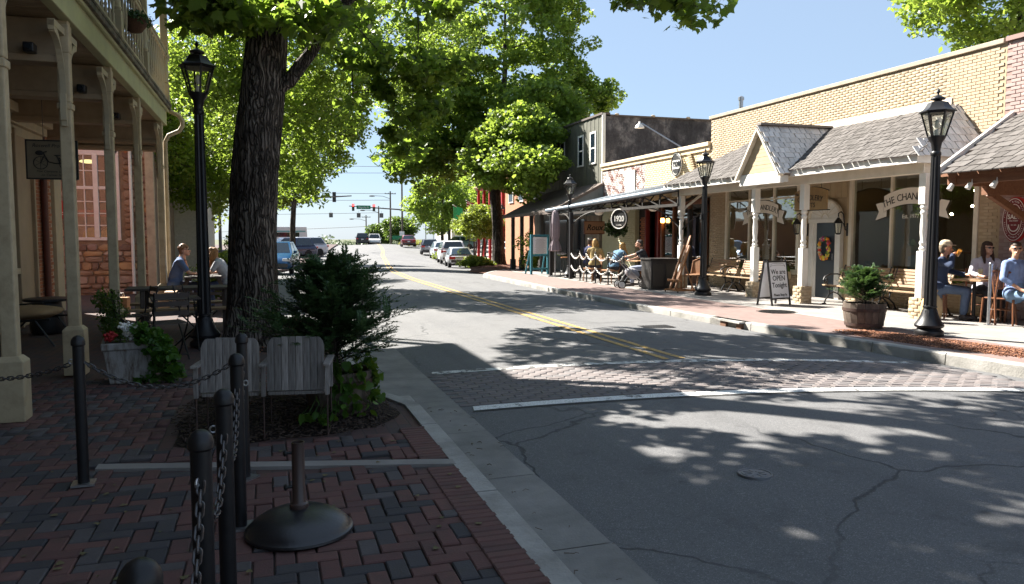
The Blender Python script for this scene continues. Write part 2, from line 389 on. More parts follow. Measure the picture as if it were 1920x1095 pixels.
for i in range(11): b.box((6.1+i*.05, 11.9, zr(6.4, 11.9)+.008), (.022, .3, .008))
b.bb((6.05, 11.72, zr(6.4,11.9)+.002), (6.66, 12.08, zr(6.4,11.9)+.005)); tag(b.build('drain_grate', M['iron']), 'small iron drain grate in the far traffic lane', 'drain grate')

# edges of the carriageway
LK = [(-40, 1.36), (7.2, 1.33), (7.5, 1.06), (11, 1.02), (13, .1), (16, -.45), (28, -.6), (34, -.25), (43, .9), (60, 3.1), (84, 6.2), (102, 8.4), (120, 10.5)]
RK = [(-40, 9.4), (3, 8.75), (6.7, 8.4), (9.7, 8.07), (11.8, 7.88), (15, 7.7), (20, 7.72), (29, 7.97), (31.5, 9.0), (34, 10.3), (40, 11.6), (46, 12.9), (60, 15.2), (84, 18.4), (102, 20.4), (120, 22)]
def lk(y): return float(np.interp(y, [p[0] for p in LK], [p[1] for p in LK]))
def rk(y): return float(np.interp(y, [p[0] for p in RK], [p[1] for p in RK]))
def slab(name, f0, f1, ys, m, z, parent=None, sk=True):
    b = MB(); vs = []
    for y in ys:
        a, c = f0(y), f1(y); vs += [(a, y, gz(y)+z), (c, y, gz(y)+z), (a, y, gz(y)-.3), (c, y, gz(y)-.3)]
    k = len(ys)
    for i in range(k-1):
        o = 4*i; b.f += [(o, o+1, o+5, o+4), (o+2, o, o+4, o+6), (o+1, o+3, o+7, o+5)]; b.m += [0]*3
    b.v = vs; o = b.build(name, m, parent)
    if parent is None: tag(o, kind='structure')
    return o
SY = list(np.arange(-40, 2, 3)) + list(np.arange(2, 34, .75)) + list(np.arange(34, 121, 3))
sw_l = slab('pavement_left', lambda y: -30, lambda y: lk(y)-.14, SY, M['pavefar'], -.022)
sw_r = slab('pavement_right', lambda y: rk(y)+.16, lambda y: 60, SY, M['concrete'], .02)
slab('brick_band', lambda y: rk(y)+.165, lambda y: max(9.75, rk(y)+1.5), [y for y in SY if y > 2 and y < 60], M['paveright'], .025, sw_r)
b = MB(); b.bb((9.76, 2, .0), (9.86, 31, .028)); b.build('edging_strip', M['kerb'], sw_r)
# kerb stones
def kerb(par, f, y0, y1, wd, side, ztop, step, zlo=-.25):
    y = y0
    while y < y1:
        e = y+step*random.uniform(.9, 1.1); b = MB(); N = 4; vs = []
        for i in range(N+1):
            t = y+.008+(e-y-.016)*i/N; x0 = f(t); x1 = x0+wd*side; g = gz(t)
            vs += [(x0, t, g+zlo), (x0+.012*side, t, g+ztop-.02), (x0+.03*side, t, g+ztop), (x1, t, g+ztop), (x1, t, g+zlo)]
        b.v = vs
        for i in range(N):
            for j in range(4): b.f.append((5*i+j, 5*i+j+1, 5*i+6+j, 5*i+5+j)); b.m.append(0)
        b.f += [(0,4,3,2,1), tuple(5*N+j for j in range(5))]; b.m += [0,0]
        b.build('kerb_stone', M['kerb'], par, bevel=.0); y = e
kerb(sw_l, lk, 1.2, 7.2, .158, -1, .0, 1.7); kerb(sw_l, lk, 7.52, 34, .135, -1, -.05, 2.2)
b = MB(); b.bb((1.02,7.22,-.2),(1.32,7.5,-.03)); b.build('kerb_stone', M['kerb'], sw_l, bevel=.02)
kerb(sw_r, rk, 2.5, 11.55, .16, 1, .03, 1.25); kerb(sw_r, rk, 12.25, 44, .16, 1, .03, 1.8)
b = MB(); b.bb((7.8,11.56,.0),(8.06,12.24,.03)); b.bb((7.98,11.56,-.2),(8.06,12.24,0)); b.build('drain_lintel', M['kerb'], sw_r)
b = MB(); b.bb((7.83,12.02,-.14),(7.97,12.2,-.001)); b.bb((7.85,11.58,-.14),(7.97,11.72,-.001)); b.build('storm_drain_block', mat('rusty_drain', (.16,.08,.045), .8, c2=(.09,.045,.03)), sw_r)
b = MB()
for i, y in enumerate(np.arange(1.2, 11.2, 1.25)):
    b = MB(); a, c = lk(y), 1.735; y2 = y+1.242; N=3; vs=[]
    for q in range(N+1):
        t = y+(y2-y)*q/N
        for x in (lk(t), 1.735 + random.uniform(-.006,.006)): vs.append((x, t, -.105+.012*(x-1.3)))
    b.add(vs, [(2*q, 2*q+1, 2*q+3, 2*q+2) for q in range(N)]); b.build('gutter_slab', M['gutter'], sw_l)

# pavers as real blocks: the 300 that show largest singly, the rest joined
def blockmeshes(lx, ly, h, m, K=8, ch=.006, jit=True):
    out = []
    for k in range(K):
        b = MB(); x, y = lx/2, ly/2; z0, z1 = -h, 0
        vs = [(-x,-y,z0),(x,-y,z0),(x,y,z0),(-x,y,z0),(-x,-y,z1-ch),(x,-y,z1-ch),(x,y,z1-ch),(-x,y,z1-ch),(-x+ch,-y+ch,z1),(x-ch,-y+ch,z1),(x-ch,y-ch,z1),(-x+ch,y-ch,z1)]
        b.add(vs, [(0,1,5,4),(1,2,6,5),(2,3,7,6),(3,0,4,7),(4,5,9,8),(5,6,10,9),(6,7,11,10),(7,4,8,11),(8,9,10,11)])
        me = b.mesh('block', m); setrnd(me, (k+.5)/K); out.append(me)
    return out
def place_blocks(name, items, lx, ly, h, m, parent, nind=300, base=None, ch=.006):
    """items: (pos Vector, 3x3 or angle, rnd). Nearest in-view ones become objects, the rest one joined mesh."""
    ms = blockmeshes(lx, ly, h, m, ch=ch); K = len(ms)
    vis = sorted([(d, i) for i, it in enumerate(items) for d in [inview(it[0], 0)] if d], key=lambda q: q[0])
    ind = set(i for d, i in vis[:nind]); rest = []
    for i, (p, rot, rv) in enumerate(items):
        Mx = rot.to_4x4() if isinstance(rot, Matrix) else Matrix.Rotation(rot, 4, 'Z')
        if i in ind:
            o = bpy.data.objects.new(name, ms[min(K-1, int(rv*K))]); COL.objects.link(o); o.parent = parent
            o.matrix_local = Matrix.Translation(p) @ Mx
        else: rest.append((p, Mx, rv))
    if rest:
        src = ms[0]; vv = np.array([v.co[:] for v in src.vertices]); ff = np.array([p.vertices[:] for p in src.polygons])
        nv, nf = len(vv), len(ff); V = np.zeros((len(rest)*nv, 3)); F = np.zeros((len(rest)*nf, 4), int); rn = np.zeros(len(rest)*nf)
        for i, (p, Mx, rv) in enumerate(rest):
            A = np.array(Mx.to_3x3()); V[i*nv:(i+1)*nv] = vv @ A.T + np.array(p); F[i*nf:(i+1)*nf] = ff+i*nv; rn[i*nf:(i+1)*nf] = rv
        tag(ob(name+'s_beyond', npmesh(name, V, F, m, rn), parent), kind='stuff')
def strip_y(x): return 5.66 - .26*(x+1.04)
items = []; a = .1
for ix in range(-42, 10):
    for iy in range(20, 92):
        d = (ix-iy) % 4
        if d == 0: c = ((ix+1)*a, (iy+.5)*a, 0)
        elif d == 3: c = ((ix+.5)*a, (iy+1)*a, PI/2)
        else: continue
        if c[0] > 1.03: continue
        if abs(c[1]-strip_y(c[0])) < .13 and c[0] > -1.15: continue
        if 5.95 < c[1] < 8.2 and -.85 < c[0] < 1.3: continue
        rv = random.random()
        if c[1] > strip_y(c[0]): rv = rv*.5 + (.5 if random.random() < .6 else 0)
        M3 = Euler((random.uniform(-.012,.012), random.uniform(-.012,.012), c[2]+random.uniform(-.012,.012))).to_matrix()
        items.append((Vector((c[0], c[1], random.uniform(-.007,.002) - (.008 if c[0] > .88 else 0))), M3, rv))
place_blocks('paver', items, .192, .092, .05, M['paver'], sw_l, 290)
items = []; y = 1.6
while y < 6.1:
    if abs(y-strip_y(1.1)) > .12: items.append((Vector((1.085, y, random.uniform(-.003,.001))), Euler((0,random.uniform(-.01,.01),random.uniform(-.015,.015))).to_matrix(), random.random()*.55))
    y += .066
place_blocks('edge_paver', items, .205, .059, .05, M['paver'], sw_l, 60)
b = MB(); b.add([(-1.12, strip_y(-1.12)-.06, .002),(1.19, strip_y(1.19)-.06, .002),(1.19, strip_y(1.19)+.06, .002),(-1.12, strip_y(-1.12)+.06, .002),
   (-1.12, strip_y(-1.12)-.06, -.04),(1.19, strip_y(1.19)-.06, -.04),(1.19, strip_y(1.19)+.06, -.04),(-1.12, strip_y(-1.12)+.06, -.04)], [(0,1,2,3),(4,5,1,0),(5,6,2,1),(7,3,2,6),(4,0,3,7)])
b.build('concrete_strip', M['concrete'], sw_l)
items = []; r = 0; y = .16
while y < 1.82:
    x = 1.84 + (.1 if r % 2 else 0)
    while x < 8.1:
        yy = XB(x)+y
        items.append((Vector((x, yy, zr(x, yy)+.008+random.uniform(-.003,.002))), Euler((0, .06*(1 if x > 4.9 else -1), -.18+random.uniform(-.012,.012))).to_matrix(), random.random())); x += .2
    y += .1; r += 1
place_blocks('crosswalk_paver', items, .192, .092, .04, M['xpaver'], road, 290)

# mulch beds
def mound(name, cx_, cy_, rx, ry, h, m, label, rot=0, seed=0, z=0, chips=600, chipm=None):
    rg = random.Random(seed); b = MB(); n, k = 40, 9; vs = []
    for i in range(k+1):
        t = i/k
        for j in range(n):
            q = 2*PI*j/n; e = 1+.09*math.sin(3*q+seed)+.05*math.sin(7*q+2*seed)
            sq = 1/max(abs(math.cos(q))**1, abs(math.sin(q))**1)**.55
            x, y = rx*t*math.cos(q)*e*sq, ry*t*math.sin(q)*e*sq
            x, y = x*math.cos(rot)-y*math.sin(rot), x*math.sin(rot)+y*math.cos(rot)
            vs.append((cx_+x, cy_+y, z + h*(1-t**2.2) + (rg.uniform(-.012,.012) if i < k else -.02)))
    b.add(vs, [(i*n+j, i*n+(j+1)%n, (i+1)*n+(j+1)%n, (i+1)*n+j) for i in range(k) for j in range(n)])
    o = tag(b.build(name, m, smooth=80), kind='structure')
    c = MB()
    for i in range(chips):
        t = math.sqrt(rg.random())*1.03; q = rg.uniform(0, 2*PI); sq = 1/max(abs(math.cos(q)), abs(math.sin(q)))**.55
        x, y = rx*t*math.cos(q)*sq, ry*t*math.sin(q)*sq; x, y = x*math.cos(rot)-y*math.sin(rot), x*math.sin(rot)+y*math.cos(rot)
        c.box((cx_+x, cy_+y, z+max(0, h*(1-t**2.2))+.006), (rg.uniform(.02,.06), rg.uniform(.006,.014), .006), M=Euler((rg.uniform(-.4,.4), rg.uniform(-.4,.4), rg.uniform(0,6))).to_matrix().to_4x4())
    tag(c.build('mulch_chips', chipm or m, o), kind='stuff'); return o
chipd = mat('dark_bark_chip', (.075,.05,.036), .9, c2=(.03,.02,.015), ns=9); chipr = mat('red_bark_chip', (.33,.15,.08), .9, c2=(.18,.075,.04), ns=9)
mound('mulch_bed', .12, 7.05, .88, .98, .07, M['mulch'], '', seed=2, chips=1500, chipm=chipd)
mound('mulch_bed', .2, 12.6, .75, 2.0, .05, M['mulch'], '', seed=4, chips=700, chipm=chipr)
mound('mulch_bed', 9.0, 8.5, .42, 1.7, .05, M['mulchred'], '', rot=.16, seed=5, z=.02, chips=1300, chipm=chipr)
mound('mulch_bed', 10.9, 37.5, 1.2, 5, .12, M['mulchred'], '', rot=-.32, seed=6, z=-.12, chips=300, chipm=chipr)
# fallen twigs and leaf litter in the gutter
b = MB(); rg = random.Random(4)
for i in range(40):
    x, y = rg.uniform(1.4, 1.75), rg.uniform(2.6, 7.5); L = rg.uniform(.012, .06); q = rg.uniform(0, 6); z = -.095
    b.tube([(x, y, z), (x+L*.5*math.cos(q), y+L*.5*math.sin(q), z+.006), (x+L*math.cos(q+.5), y+L*math.sin(q+.5), z)], rg.uniform(.001,.0025), 4)
tag(b.build('gutter_litter', mat('dry_twig', (.09,.06,.04), .9)), 'scattered dry twigs and leaf bits along the left gutter', 'twigs', kind='stuff')

b = MB(); rg = random.Random(9)
for i in range(120):
    x, y = rg.uniform(-2.2, 1.1), rg.uniform(2.3, 6.2); q = rg.uniform(0, 6.3); s = rg.uniform(.008, .028); z = .004
    b.add([(x+s*math.cos(q+a)*(1 if k % 2 else .55), y+s*math.sin(q+a)*(1 if k % 2 else .55), z+rg.uniform(0,.006)) for k, a in enumerate(np.linspace(0, 2*PI, 8)[:-1])], [tuple(range(7))])
tag(b.build('leaf_litter', mat('dry_leaf', (.16,.12,.06), .9, c2=(.06,.075,.025), ns=3)), 'scattered leaf bits on the brick paving', 'leaves', kind='stuff')
# ------------------------------------------------------------------ wall builders
def frame3(U, N):
    U, N = Vector(U).normalized(), Vector(N).normalized(); V = N.cross(U); return U, V, N
def bricks(parent, O, U, N, wid, hei, m, bw=.203, bh=.068, holes=(), nind=0, name='brick', proud=.012, clip=None, gap=.011):
    """courses of bricks standing proud of the wall plane through O"""
    U = Vector(U).normalized(); N = Vector(N).normalized(); Vv = Vector((0,0,1)); O = Vector(O)
    rot = Matrix((U, Vv, N)).transposed()
    if rot.determinant() < 0: rot = Matrix((-U, Vv, N)).transposed()
    items = []; r = 0; v = bh/2
    while v < hei:
        u = (0 if r % 2 else bw/2)
        while u <= wid+.01:
            ok = not any(h[0]-.05 < u < h[1]+.05 and h[2]-.03 < v < h[3]+.03 for h in holes) and bw*.3 < u < wid-bw*.3
            if ok and (clip is None or clip(u, v)):
                p = O + U*u + Vv*v + N*(proud+random.uniform(-.002,.003)); items.append((p, rot, random.random()))
            u += bw
        v += bh; r += 1
    place_blocks(name, items, bw-gap, bh-gap, .03, m, parent, nind, ch=.003)
def shingles(parent, O, U, V, wid, slope, m, clip=None, sw=.14, ex=.17, nind=300, name='shingle', th=.014):
    U = Vector(U).normalized(); V = Vector(V).normalized(); N = U.cross(V); O = Vector(O); items = []
    if N.z < 0: N = -N
    v = 0; r = 0
    T = V*1.0 - N*.05; T.normalize(); N2 = U.cross(T)
    if N2.z < 0: N2 = -N2
    rot = Matrix((U, T, N2)).transposed()
    if rot.determinant() < 0: rot = Matrix((-U, T, N2)).transposed()
    while v < slope:
        u = sw*(.5 if r % 2 else 0)
        while u < wid:
            if clip is None or clip(u, v):
                items.append((O + U*(u+random.uniform(-.012,.012)) + V*(v+ex*.4+random.uniform(-.012,.012)) + N*(.024+random.uniform(0,.008)), rot, random.random()))
            u += sw
        v += ex; r += 1
    place_blocks(name, items, sw-.012, ex*1.25, th, m, parent, nind, ch=.002)
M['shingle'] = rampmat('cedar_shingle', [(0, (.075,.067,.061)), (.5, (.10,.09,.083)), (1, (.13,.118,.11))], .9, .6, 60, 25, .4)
M['shinglelit'] = rampmat('lit_slope_shingle', [(0, (.5,.48,.46)), (.5, (.6,.58,.56)), (1, (.68,.66,.64))], .8, .4, 60, 25, .15)  # brightness of sunlit hip end and gable slope put into the shingle colour
M['ybrick'] = rampmat('yellow_brick', [(0, (.415,.32,.215)), (.5, (.44,.345,.235)), (1, (.465,.37,.255))], .75, .3, 90, 6, .15, dirt=(.27,.19,.11), streak=.4)
M['ymortar'] = mat('yellow_mortar', (.385,.30,.195), .9, c2=(.345,.265,.17), ns=5)
M['mbrick'] = rampmat('mauve_brick', [(0, (.31,.225,.205)), (1, (.36,.265,.24))], .7, .25, 90, 6, .1)
M['mmortar'] = mat('mauve_mortar', (.29,.195,.17), .9)
M['rbrick'] = rampmat('old_red_brick', [(0, (.30,.115,.055)), (.5, (.38,.16,.075)), (1, (.24,.095,.05))], .85, .4, 90, 12, .3)
M['rmortar'] = mat('lime_mortar', (.48,.40,.30), .9, c2=(.33,.27,.2), ns=8)

# ------------------------------------------------------------------ porch building on the left
PX = -2.05; PY = [7.35, 9.6, 12.0, 14.5, 17.4]; WX = -4.05; YE = 17.9
pb = thing('porch_building', 'two storey cream porch building with balcony railing along the left pavement', 'building', (0,0,0))
# walls
b = MB(); b.bb((WX-9, -14, -.1), (WX, 14.9, 4.1)); b.bb((WX-9, 14.9, -.1), (WX-.02, YE-.02, 4.1)); b.build('wall', [M['tan']], pb)
b = MB(); b.bb((WX-9, -14, 4.1), (WX-.02, YE-.02, 7.3)); b.build('upper_wall', mat('dark_brown_siding', (.085,.055,.04), .8, c2=(.06,.04,.03), ns=3), pb)
b = MB(); b.bb((WX-9, YE-.018, -.1), (WX-.06, YE+.004, 7.25)); b.build('end_wall', mat('end_wall_brick', (.24,.095,.055), .85, c2=(.17,.07,.045), ns=6), pb)
bw_ = MB(); bw_.bb((WX-.018, 15.75, 0), (WX+.0, YE, 3.7)); mw = bw_.build('brick_panel', M['rmortar'], pb)
bricks(mw, (WX, 15.75, 0), (0,1,0), (1,0,0), 17.4-15.75, 3.7, M['rbrick'], nind=200)
b = MB(); b.cyl((WX+.08, 16.6, 0), (WX+.08, 16.6, 3.6), .06, n=10); b.build('rust_pipe', mat('rust_pipe', (.12,.035,.02), .6, c2=(.07,.025,.015)), pb, smooth=40)
b = MB(); b.bb((WX, 14.75, 0), (WX+.1, 15.7, 3.55)); b.bb((WX, 14.66, 0), (WX+.16, 14.75, 3.3)); b.bb((WX,15.66,0),(WX+.16,15.74,3.1)); b.build('pilaster', M['tan'], pb, bevel=.01)
b = MB(); b.bb((WX, 17.4, 0), (WX+.07, YE+.03, 3.6)); b.build('corner_board', M['cream'], pb, bevel=.008)
for y0, y1 in ((12.2, 14.6), (8.2, 11.4), (3.6, 7.0)):
    fr = MB(); t = .1
    fr.bb((WX, y0, 1.0), (WX+.09, y0+t, 3.1)); fr.bb((WX, y1-t, 1.0), (WX+.09, y1, 3.1)); fr.bb((WX, y0+t, 3.0), (WX+.088, y1-t, 3.1)); fr.bb((WX, y0+t, 1.9), (WX+.07, y1-t, 1.97))
    fr.bb((WX, (y0+y1)/2-.03, 1.0), (WX+.07, (y0+y1)/2+.03, 3.0)); wf = fr.build('window', M['cream'], pb, bevel=.006)
    s = MB(); s.bb((WX, y0-.05, .9), (WX+.16, y1+.05, 1.0)); s.build('sill', M['cream'], wf, bevel=.008)
    g = MB(); g.bb((WX+.015, y0+t, 1.0), (WX+.025, y1-t, 3.0)); g.build('pane', M['carglass'], wf)
b = MB()
for k, (dx, z0, z1) in enumerate([(.12, 3.2, 3.36), (.2, 3.36, 3.5), (.3, 3.5, 3.66)]): b.bb((WX, 3, z0), (WX+dx, 16.5, z1))
b.build('wall_cornice', M['cream'], pb, bevel=.012)
# posts with plinth and curved brackets
def bracket(s):
    # curved scroll bracket in the YZ plane, s=-1 towards the camera
    n = 10; out = []; 
    for i in range(n+1):
        q = PI/2*i/n; out.append((s*(.07+.42*(1-math.cos(q))), 3.0+.62*math.sin(q) + .0))
    inn = [(s*(.07+.42*(1-math.cos(PI/2*i/n))+.0) , 3.0+.62*math.sin(PI/2*i/n)+ .11*(1-.3*i/n)+ .0) for i in range(n+1)]
    low = [(s*.07, 2.92), (s*.13, 2.92), (s*.14, 2.98)] 
    return out, inn, low
def bracket_mesh(s):
    b = MB(); n = 12; t = .028
    for i in range(n):
        q0, q1 = PI/2*i/n, PI/2*(i+1)/n; A = []
        for q in (q0, q1):
            y = .075+.40*(1-math.cos(q)); z = 3.02+.62*math.sin(q); wv = .05+.02*math.sin(6*q)
            A += [(y, z-wv*.3), (y+wv*math.sin(PI/2-q)*.2-wv*.0, z+wv*.9)]
        p = [A[0], A[2], A[3], A[1]]
        b.add([(-t, s*y, z) for y, z in p]+[(t, s*y, z) for y, z in p], [(0,1,2,3)[::s], (7,6,5,4)[::s], (0,4,5,1)[::s], (1,5,6,2)[::s], (2,6,7,3)[::s], (3,7,4,0)[::s]])
    b.bb((-t, s*.07, 2.78), (t, s*.125, 3.06)); b.bb((-t, s*.07, 2.72), (t, s*.10, 2.79)); b.bb((-t, s*.44, 3.64), (t, s*.5, 3.74)); b.bb((-t-.004, s*.07, 3.68), (t+.004, s*.5, 3.75))
    return b.mesh('bracket', M['cream'], 40)
bms = {s: bracket_mesh(s) for s in (-1, 1)}
for i, y in enumerate(PY + [4.9, 2.4]):
    b = MB(); b.bb((PX-.06, y-.06, .0), (PX+.06, y+.06, 2.98)); b.bb((PX-.062, y-.062, 2.98), (PX+.062, y+.062, 3.85)); b.bb((PX-.074, y-.074, 2.9), (PX+.074, y+.074, 2.97)); b.bb((PX-.07, y-.07, 3.5), (PX+.07, y+.07, 3.8))
    p = b.build('porch_post', M['creamold'], pb, bevel=.012)
    q = MB(); q.bb((PX-.108, y-.108, 0), (PX+.108, y+.108, .5)); q.add([(PX-.108,y-.108,.5),(PX+.108,y-.108,.5),(PX+.108,y+.108,.5),(PX-.108,y+.108,.5),(PX-.07,y-.07,.545),(PX+.07,y-.07,.545),(PX+.07,y+.07,.545),(PX-.07,y+.07,.545)], [(0,1,5,4),(1,2,6,5),(2,3,7,6),(3,0,4,7),(4,5,6,7)])
    q.build('plinth', M['creamold'], p, bevel=.008)
    for s in (-1, 1):
        if i == 4 and s == 1: continue
        ob('bracket', bms[s], p, (PX, y, 0))
    c = MB(); c.bb((WX, y-.11, 3.42), (PX-.03, y+.11, 3.84)); c.bb((WX, y-.14, 3.38), (PX-.04, y+.14, 3.46)); c.build('cross_beam', M['ceil'], pb, bevel=.01)
b = MB(); b.bb((WX, YE-.25, 3.32), (PX-.06, YE-.02, 3.84)); b.bb((WX, YE-.3, 3.28), (PX-.06, YE, 3.36)); b.build('end_beam', M['ceil'], pb, bevel=.01)
# ceiling boards
bm_ = MB(); bm_.bb((WX+.02, -.046, 3.85), (PX-.02, .046, 3.872)); bm_ = bm_.mesh('board', M['ceil'])
for k in range(150): ob('ceiling_board', bm_, pb, (random.uniform(-.003,.003), 3+.0995*k, random.uniform(-.003,.003)))
b = MB(); b.bb((WX, -8, 3.88), (PX, YE, 4.18)); b.build('floor_deck', M['ceil'], pb)
b = MB(); b.bb((PX-.02, -8, 3.84), (PX+.1, YE+.02, 4.17)); b.bb((PX+.1, -8, 4.12), (PX+.15, YE+.06, 4.17)); b.build('fascia', M['fascia'], pb, bevel=.01)
b = MB(); b.bb((PX-.3, -8, 4.17), (PX+.19, YE+.1, 4.24)); b.bb((PX-.3, -8, 4.24), (PX+.2, YE+.07, 4.28)); b.build('balcony_edge', mat('mossy_edge', (.20,.17,.12), .8, c2=(.05,.045,.035), ns=4, bump=.4, lo=.35, hi=.6), pb, bevel=.01)
# balcony railing
pr = [(.022,0),(.022,.12),(.016,.14),(.024,.17),(.014,.2),(.024,.34),(.026,.44),(.016,.6),(.013,.66),(.022,.7),(.016,.72),(.022,.74),(.022,.86)]
bal = MB(); bal.lathe([(r, z) for r, z in pr], 8); bal = bal.mesh('baluster', M['cream'], 40)
for y in np.arange(8.4, YE-.1, .255):
    if min(abs(y-p) for p in PY) > .12: ob('baluster', bal, pb, (PX+.155, y, 4.32))
b = MB(); b.bb((PX+.125, -6, 4.3), (PX+.185, YE, 4.335)); b.build('bottom_rail', M['cream'], pb, bevel=.008)
b = MB(); b.bb((PX+.12, -6, 5.16), (PX+.19, YE, 5.22)); b.bb((PX+.1, -6, 5.22), (PX+.21, YE, 5.26)); b.build('top_rail', M['cream'], pb, bevel=.01)
b = MB(); b.bb((PX-.35, -6, 5.0), (PX-.29, 12.5, 5.05)); 
for i, y in enumerate(PY+[4.9]):
    b = MB(); b.bb((PX+.09, y-.065, 4.26), (PX+.22, y+.065, 4.62)); b.lathe([(.05,4.62),(.068,4.66),(.05,4.7),(.066,4.85),(.05,5.0),(.068,5.06),(.06,5.12)], 14, (PX+.155, y, 0)); b.bb((PX+.09, y-.065, 5.12), (PX+.22, y+.065, 7.04))
    b.build('balcony_post', M['cream'], pb, smooth=35, bevel=.006)
# upper wall windows + roof
b = MB(); b.add([(WX-.5,-14,7.05),(PX+.12,-14,7.05),(PX+.12,YE,7.05),(WX-.5,YE,7.05),(WX-.5,-14,7.2),(PX+.12,-14,7.2),(PX+.12,YE,7.2),(WX-.5,YE,7.2)], [(0,3,2,1),(4,5,6,7),(0,1,5,4),(1,2,6,5),(2,3,7,6),(3,0,4,7)]); b.bb((WX-9,-14,7.3),(WX-.4,YE,7.45))
b.build('roof', M['ceil'], pb)
b = MB(); P = [(PX+.06, YE+.06, 7.0), (PX+.06, YE+.06, 4.75), (PX+.06, YE+.06, 4.35), (PX+.14, YE+.06, 4.16), (PX+.34, YE+.06, 4.06), (PX+.4, YE+.06, 3.95), (PX+.4, YE+.06, 3.85), (PX+.33, YE+.06, 3.74), (PX+.12, YE+.06, 3.64), (PX+.05, YE+.06, 3.5), (PX+.05, YE+.06, .1)]
b.tube(P, .045, 8); b.build('downspout', M['creamold'], pb, smooth=50)
# things hanging from the porch
def text(name, s, size, m, parent, loc, rot, ext=.003, align='CENTER', shear=0, sx=1, spacing=1, bold=0):
    cu = bpy.data.curves.new(name, 'FONT'); cu.body = s; cu.size = size; cu.extrude = ext; cu.align_x = align; cu.align_y = 'CENTER'; cu.shear = shear; cu.space_character = spacing; cu.offset = bold; cu.resolution_u = 3
    t = bpy.data.objects.new('tmp', cu); COL.objects.link(t); bpy.context.view_layer.update()
    me = bpy.data.meshes.new_from_object(t.evaluated_get(bpy.context.evaluated_depsgraph_get())); bpy.data.objects.remove(t); bpy.data.curves.remove(cu)
    me.materials.clear(); me.materials.append(m); o = ob(name, me, parent, loc); o.rotation_euler = rot; o.scale = (sx, 1, 1); return o
FX = (R(90), 0, -R(90)); FY = (R(90), 0, 0)   # facing the street from the right / facing the camera
M['ink'] = mat('black_ink', (.012,.011,.01), .6); M['signcream'] = mat('sign_cream', (.18,.145,.09), .6, c2=(.14,.11,.07), ns=4)
sg = thing('hanging_sign', 'square cream bicycle sign hanging on wires under the porch ceiling', 'sign', (-2.8, 12.2, 2.33))
b = MB(); b.bb((-.3,-.012,0),(.3,.012,.5)); b.build('board', M['signcream'], sg)
b = MB(); b.bb((-.32,-.018,-.02),(-.3,.018,.52)); b.bb((.3,-.018,-.02),(.32,.018,.52)); b.bb((-.3,-.018,-.02),(.3,.018,0)); b.bb((-.3,-.018,.5),(.3,.018,.52)); b.build('frame', M['iron'], sg)
for x in (-.1, .22):
    b = MB(); b.cyl((x,0,.52),(x,0,1.5),.004,n=5); b.build('wire', M['iron'], sg)
text('lettering', 'Roswell Provisions', .068, M['ink'], sg, (.02,-.016,.44), FY, .001, shear=.3)
text('lettering', 'Fine Company Lounging', .044, M['ink'], sg, (.02,-.016,.09), FY, .001, shear=.3)
text('lettering', 'on Canton Street', .045, M['ink'], sg, (.02,-.016,.04), FY, .001, shear=.3)
b = MB()
for cx_ in (-.14, .17):
    b.tube([(cx_+.085*math.cos(q), -.016, .205+.085*math.sin(q)) for q in np.linspace(0, 2*PI, 25)[:-1]], .005, 5, closed=True)
    for q in np.arange(0, PI, PI/3): b.cyl((cx_+.08*math.cos(q+.5),-.016,.205+.08*math.sin(q+.5)), (cx_-.08*math.cos(q+.5),-.016,.205-.08*math.sin(q+.5)), .0022, n=4)
for P in ([(-.14,.205),(-.09,.31),(-.1,.35)], [(-.1,.33),(-.04,.22),(.04,.2),(.1,.2)], [(.1,.2),(.06,.3),(.03,.31),(.1,.31)], [(.17,.205),(.1,.2)], [(.17,.205),(.08,.28)], [(-.1,.35),(-.06,.36)]): b.tube([(x,-.016,z) for x, z in P], .008, 5)
b.ell((-.15,-.018,.34), (.05,.008,.035)); b.ell((.15,-.018,.31), (.05,.008,.025)); b.build('bicycle_drawing', M['ink'], sg)
fl = thing('flood_lamp', 'twin lit floodlight bulbs fixed to the porch cross beam', 'lamp', (-3.05, 12.75, 3.62))
b = MB(); b.lathe([(.05,.15),(.05,.2)], 12, (0,0,0)); b.cyl((0,0,.16),(-.04,-.02,.08),.02,n=8); b.cyl((0,0,.16),(.06,-.02,.08),.02,n=8); b.build('mount', M['creamold'], fl)
for x, s in ((-.08,-1),(.1,.3)):
    b = MB(); b.tube([(x*.4,-.01,.1),(x*.9,-.06,.04),(x*1.2,-.1,0)], [.03,.035,.055], 12); h = b.build('housing', M['creamold'], fl, smooth=40)
    b = MB(); b.ell((x*1.25,-.105,-.005), (.045,.03,.045)); b.build('bulb', emit('warm_bulb', (1,.62,.15), 6), h, smooth=80)
for i, y in enumerate((9.6, 12.0, 14.5)):
    cb = thing('porch_camera', ['small black camera on the nearest porch beam', 'small black camera on the middle porch beam', 'small black camera on the far porch beam'][i], 'camera', (-2.32, y-.12, 3.5), group='cameras on the porch beams')
    b = MB(); b.bb((-.05,-.16,-.05),(.05,0,.05)); b.build('body', M['black'], cb, bevel=.012)
    b = MB(); b.cyl((0,-.16,0),(0,-.19,0),.03,n=10); b.build('lens', M['carglass'], cb)
gl_ = thing('gooseneck_lamp', 'pale gooseneck lamp hanging at the left edge under the porch', 'lamp', (-3.2, 10.6, 3.15))
b = MB(); b.tube([(.0,.1,.55),(.02,.05,.5),(.25,-.05,.35)], .012, 6); b.build('arm', M['steel'], gl_, smooth=40)
b = MB(); b.lathe([(.07,0),(.06,.05),(.03,.11),(.02,.2)], 14); b.tube([(0,0,.2),(0,.05,.4),(0,.1,.55)], .01, 6); b.build('shade', M['steel'], gl_, smooth=40)
hb = thing('hanging_basket', 'brown coir hanging basket with dark foliage outside the balcony rail', 'hanging basket', (-1.82, 13.0, 4.72))
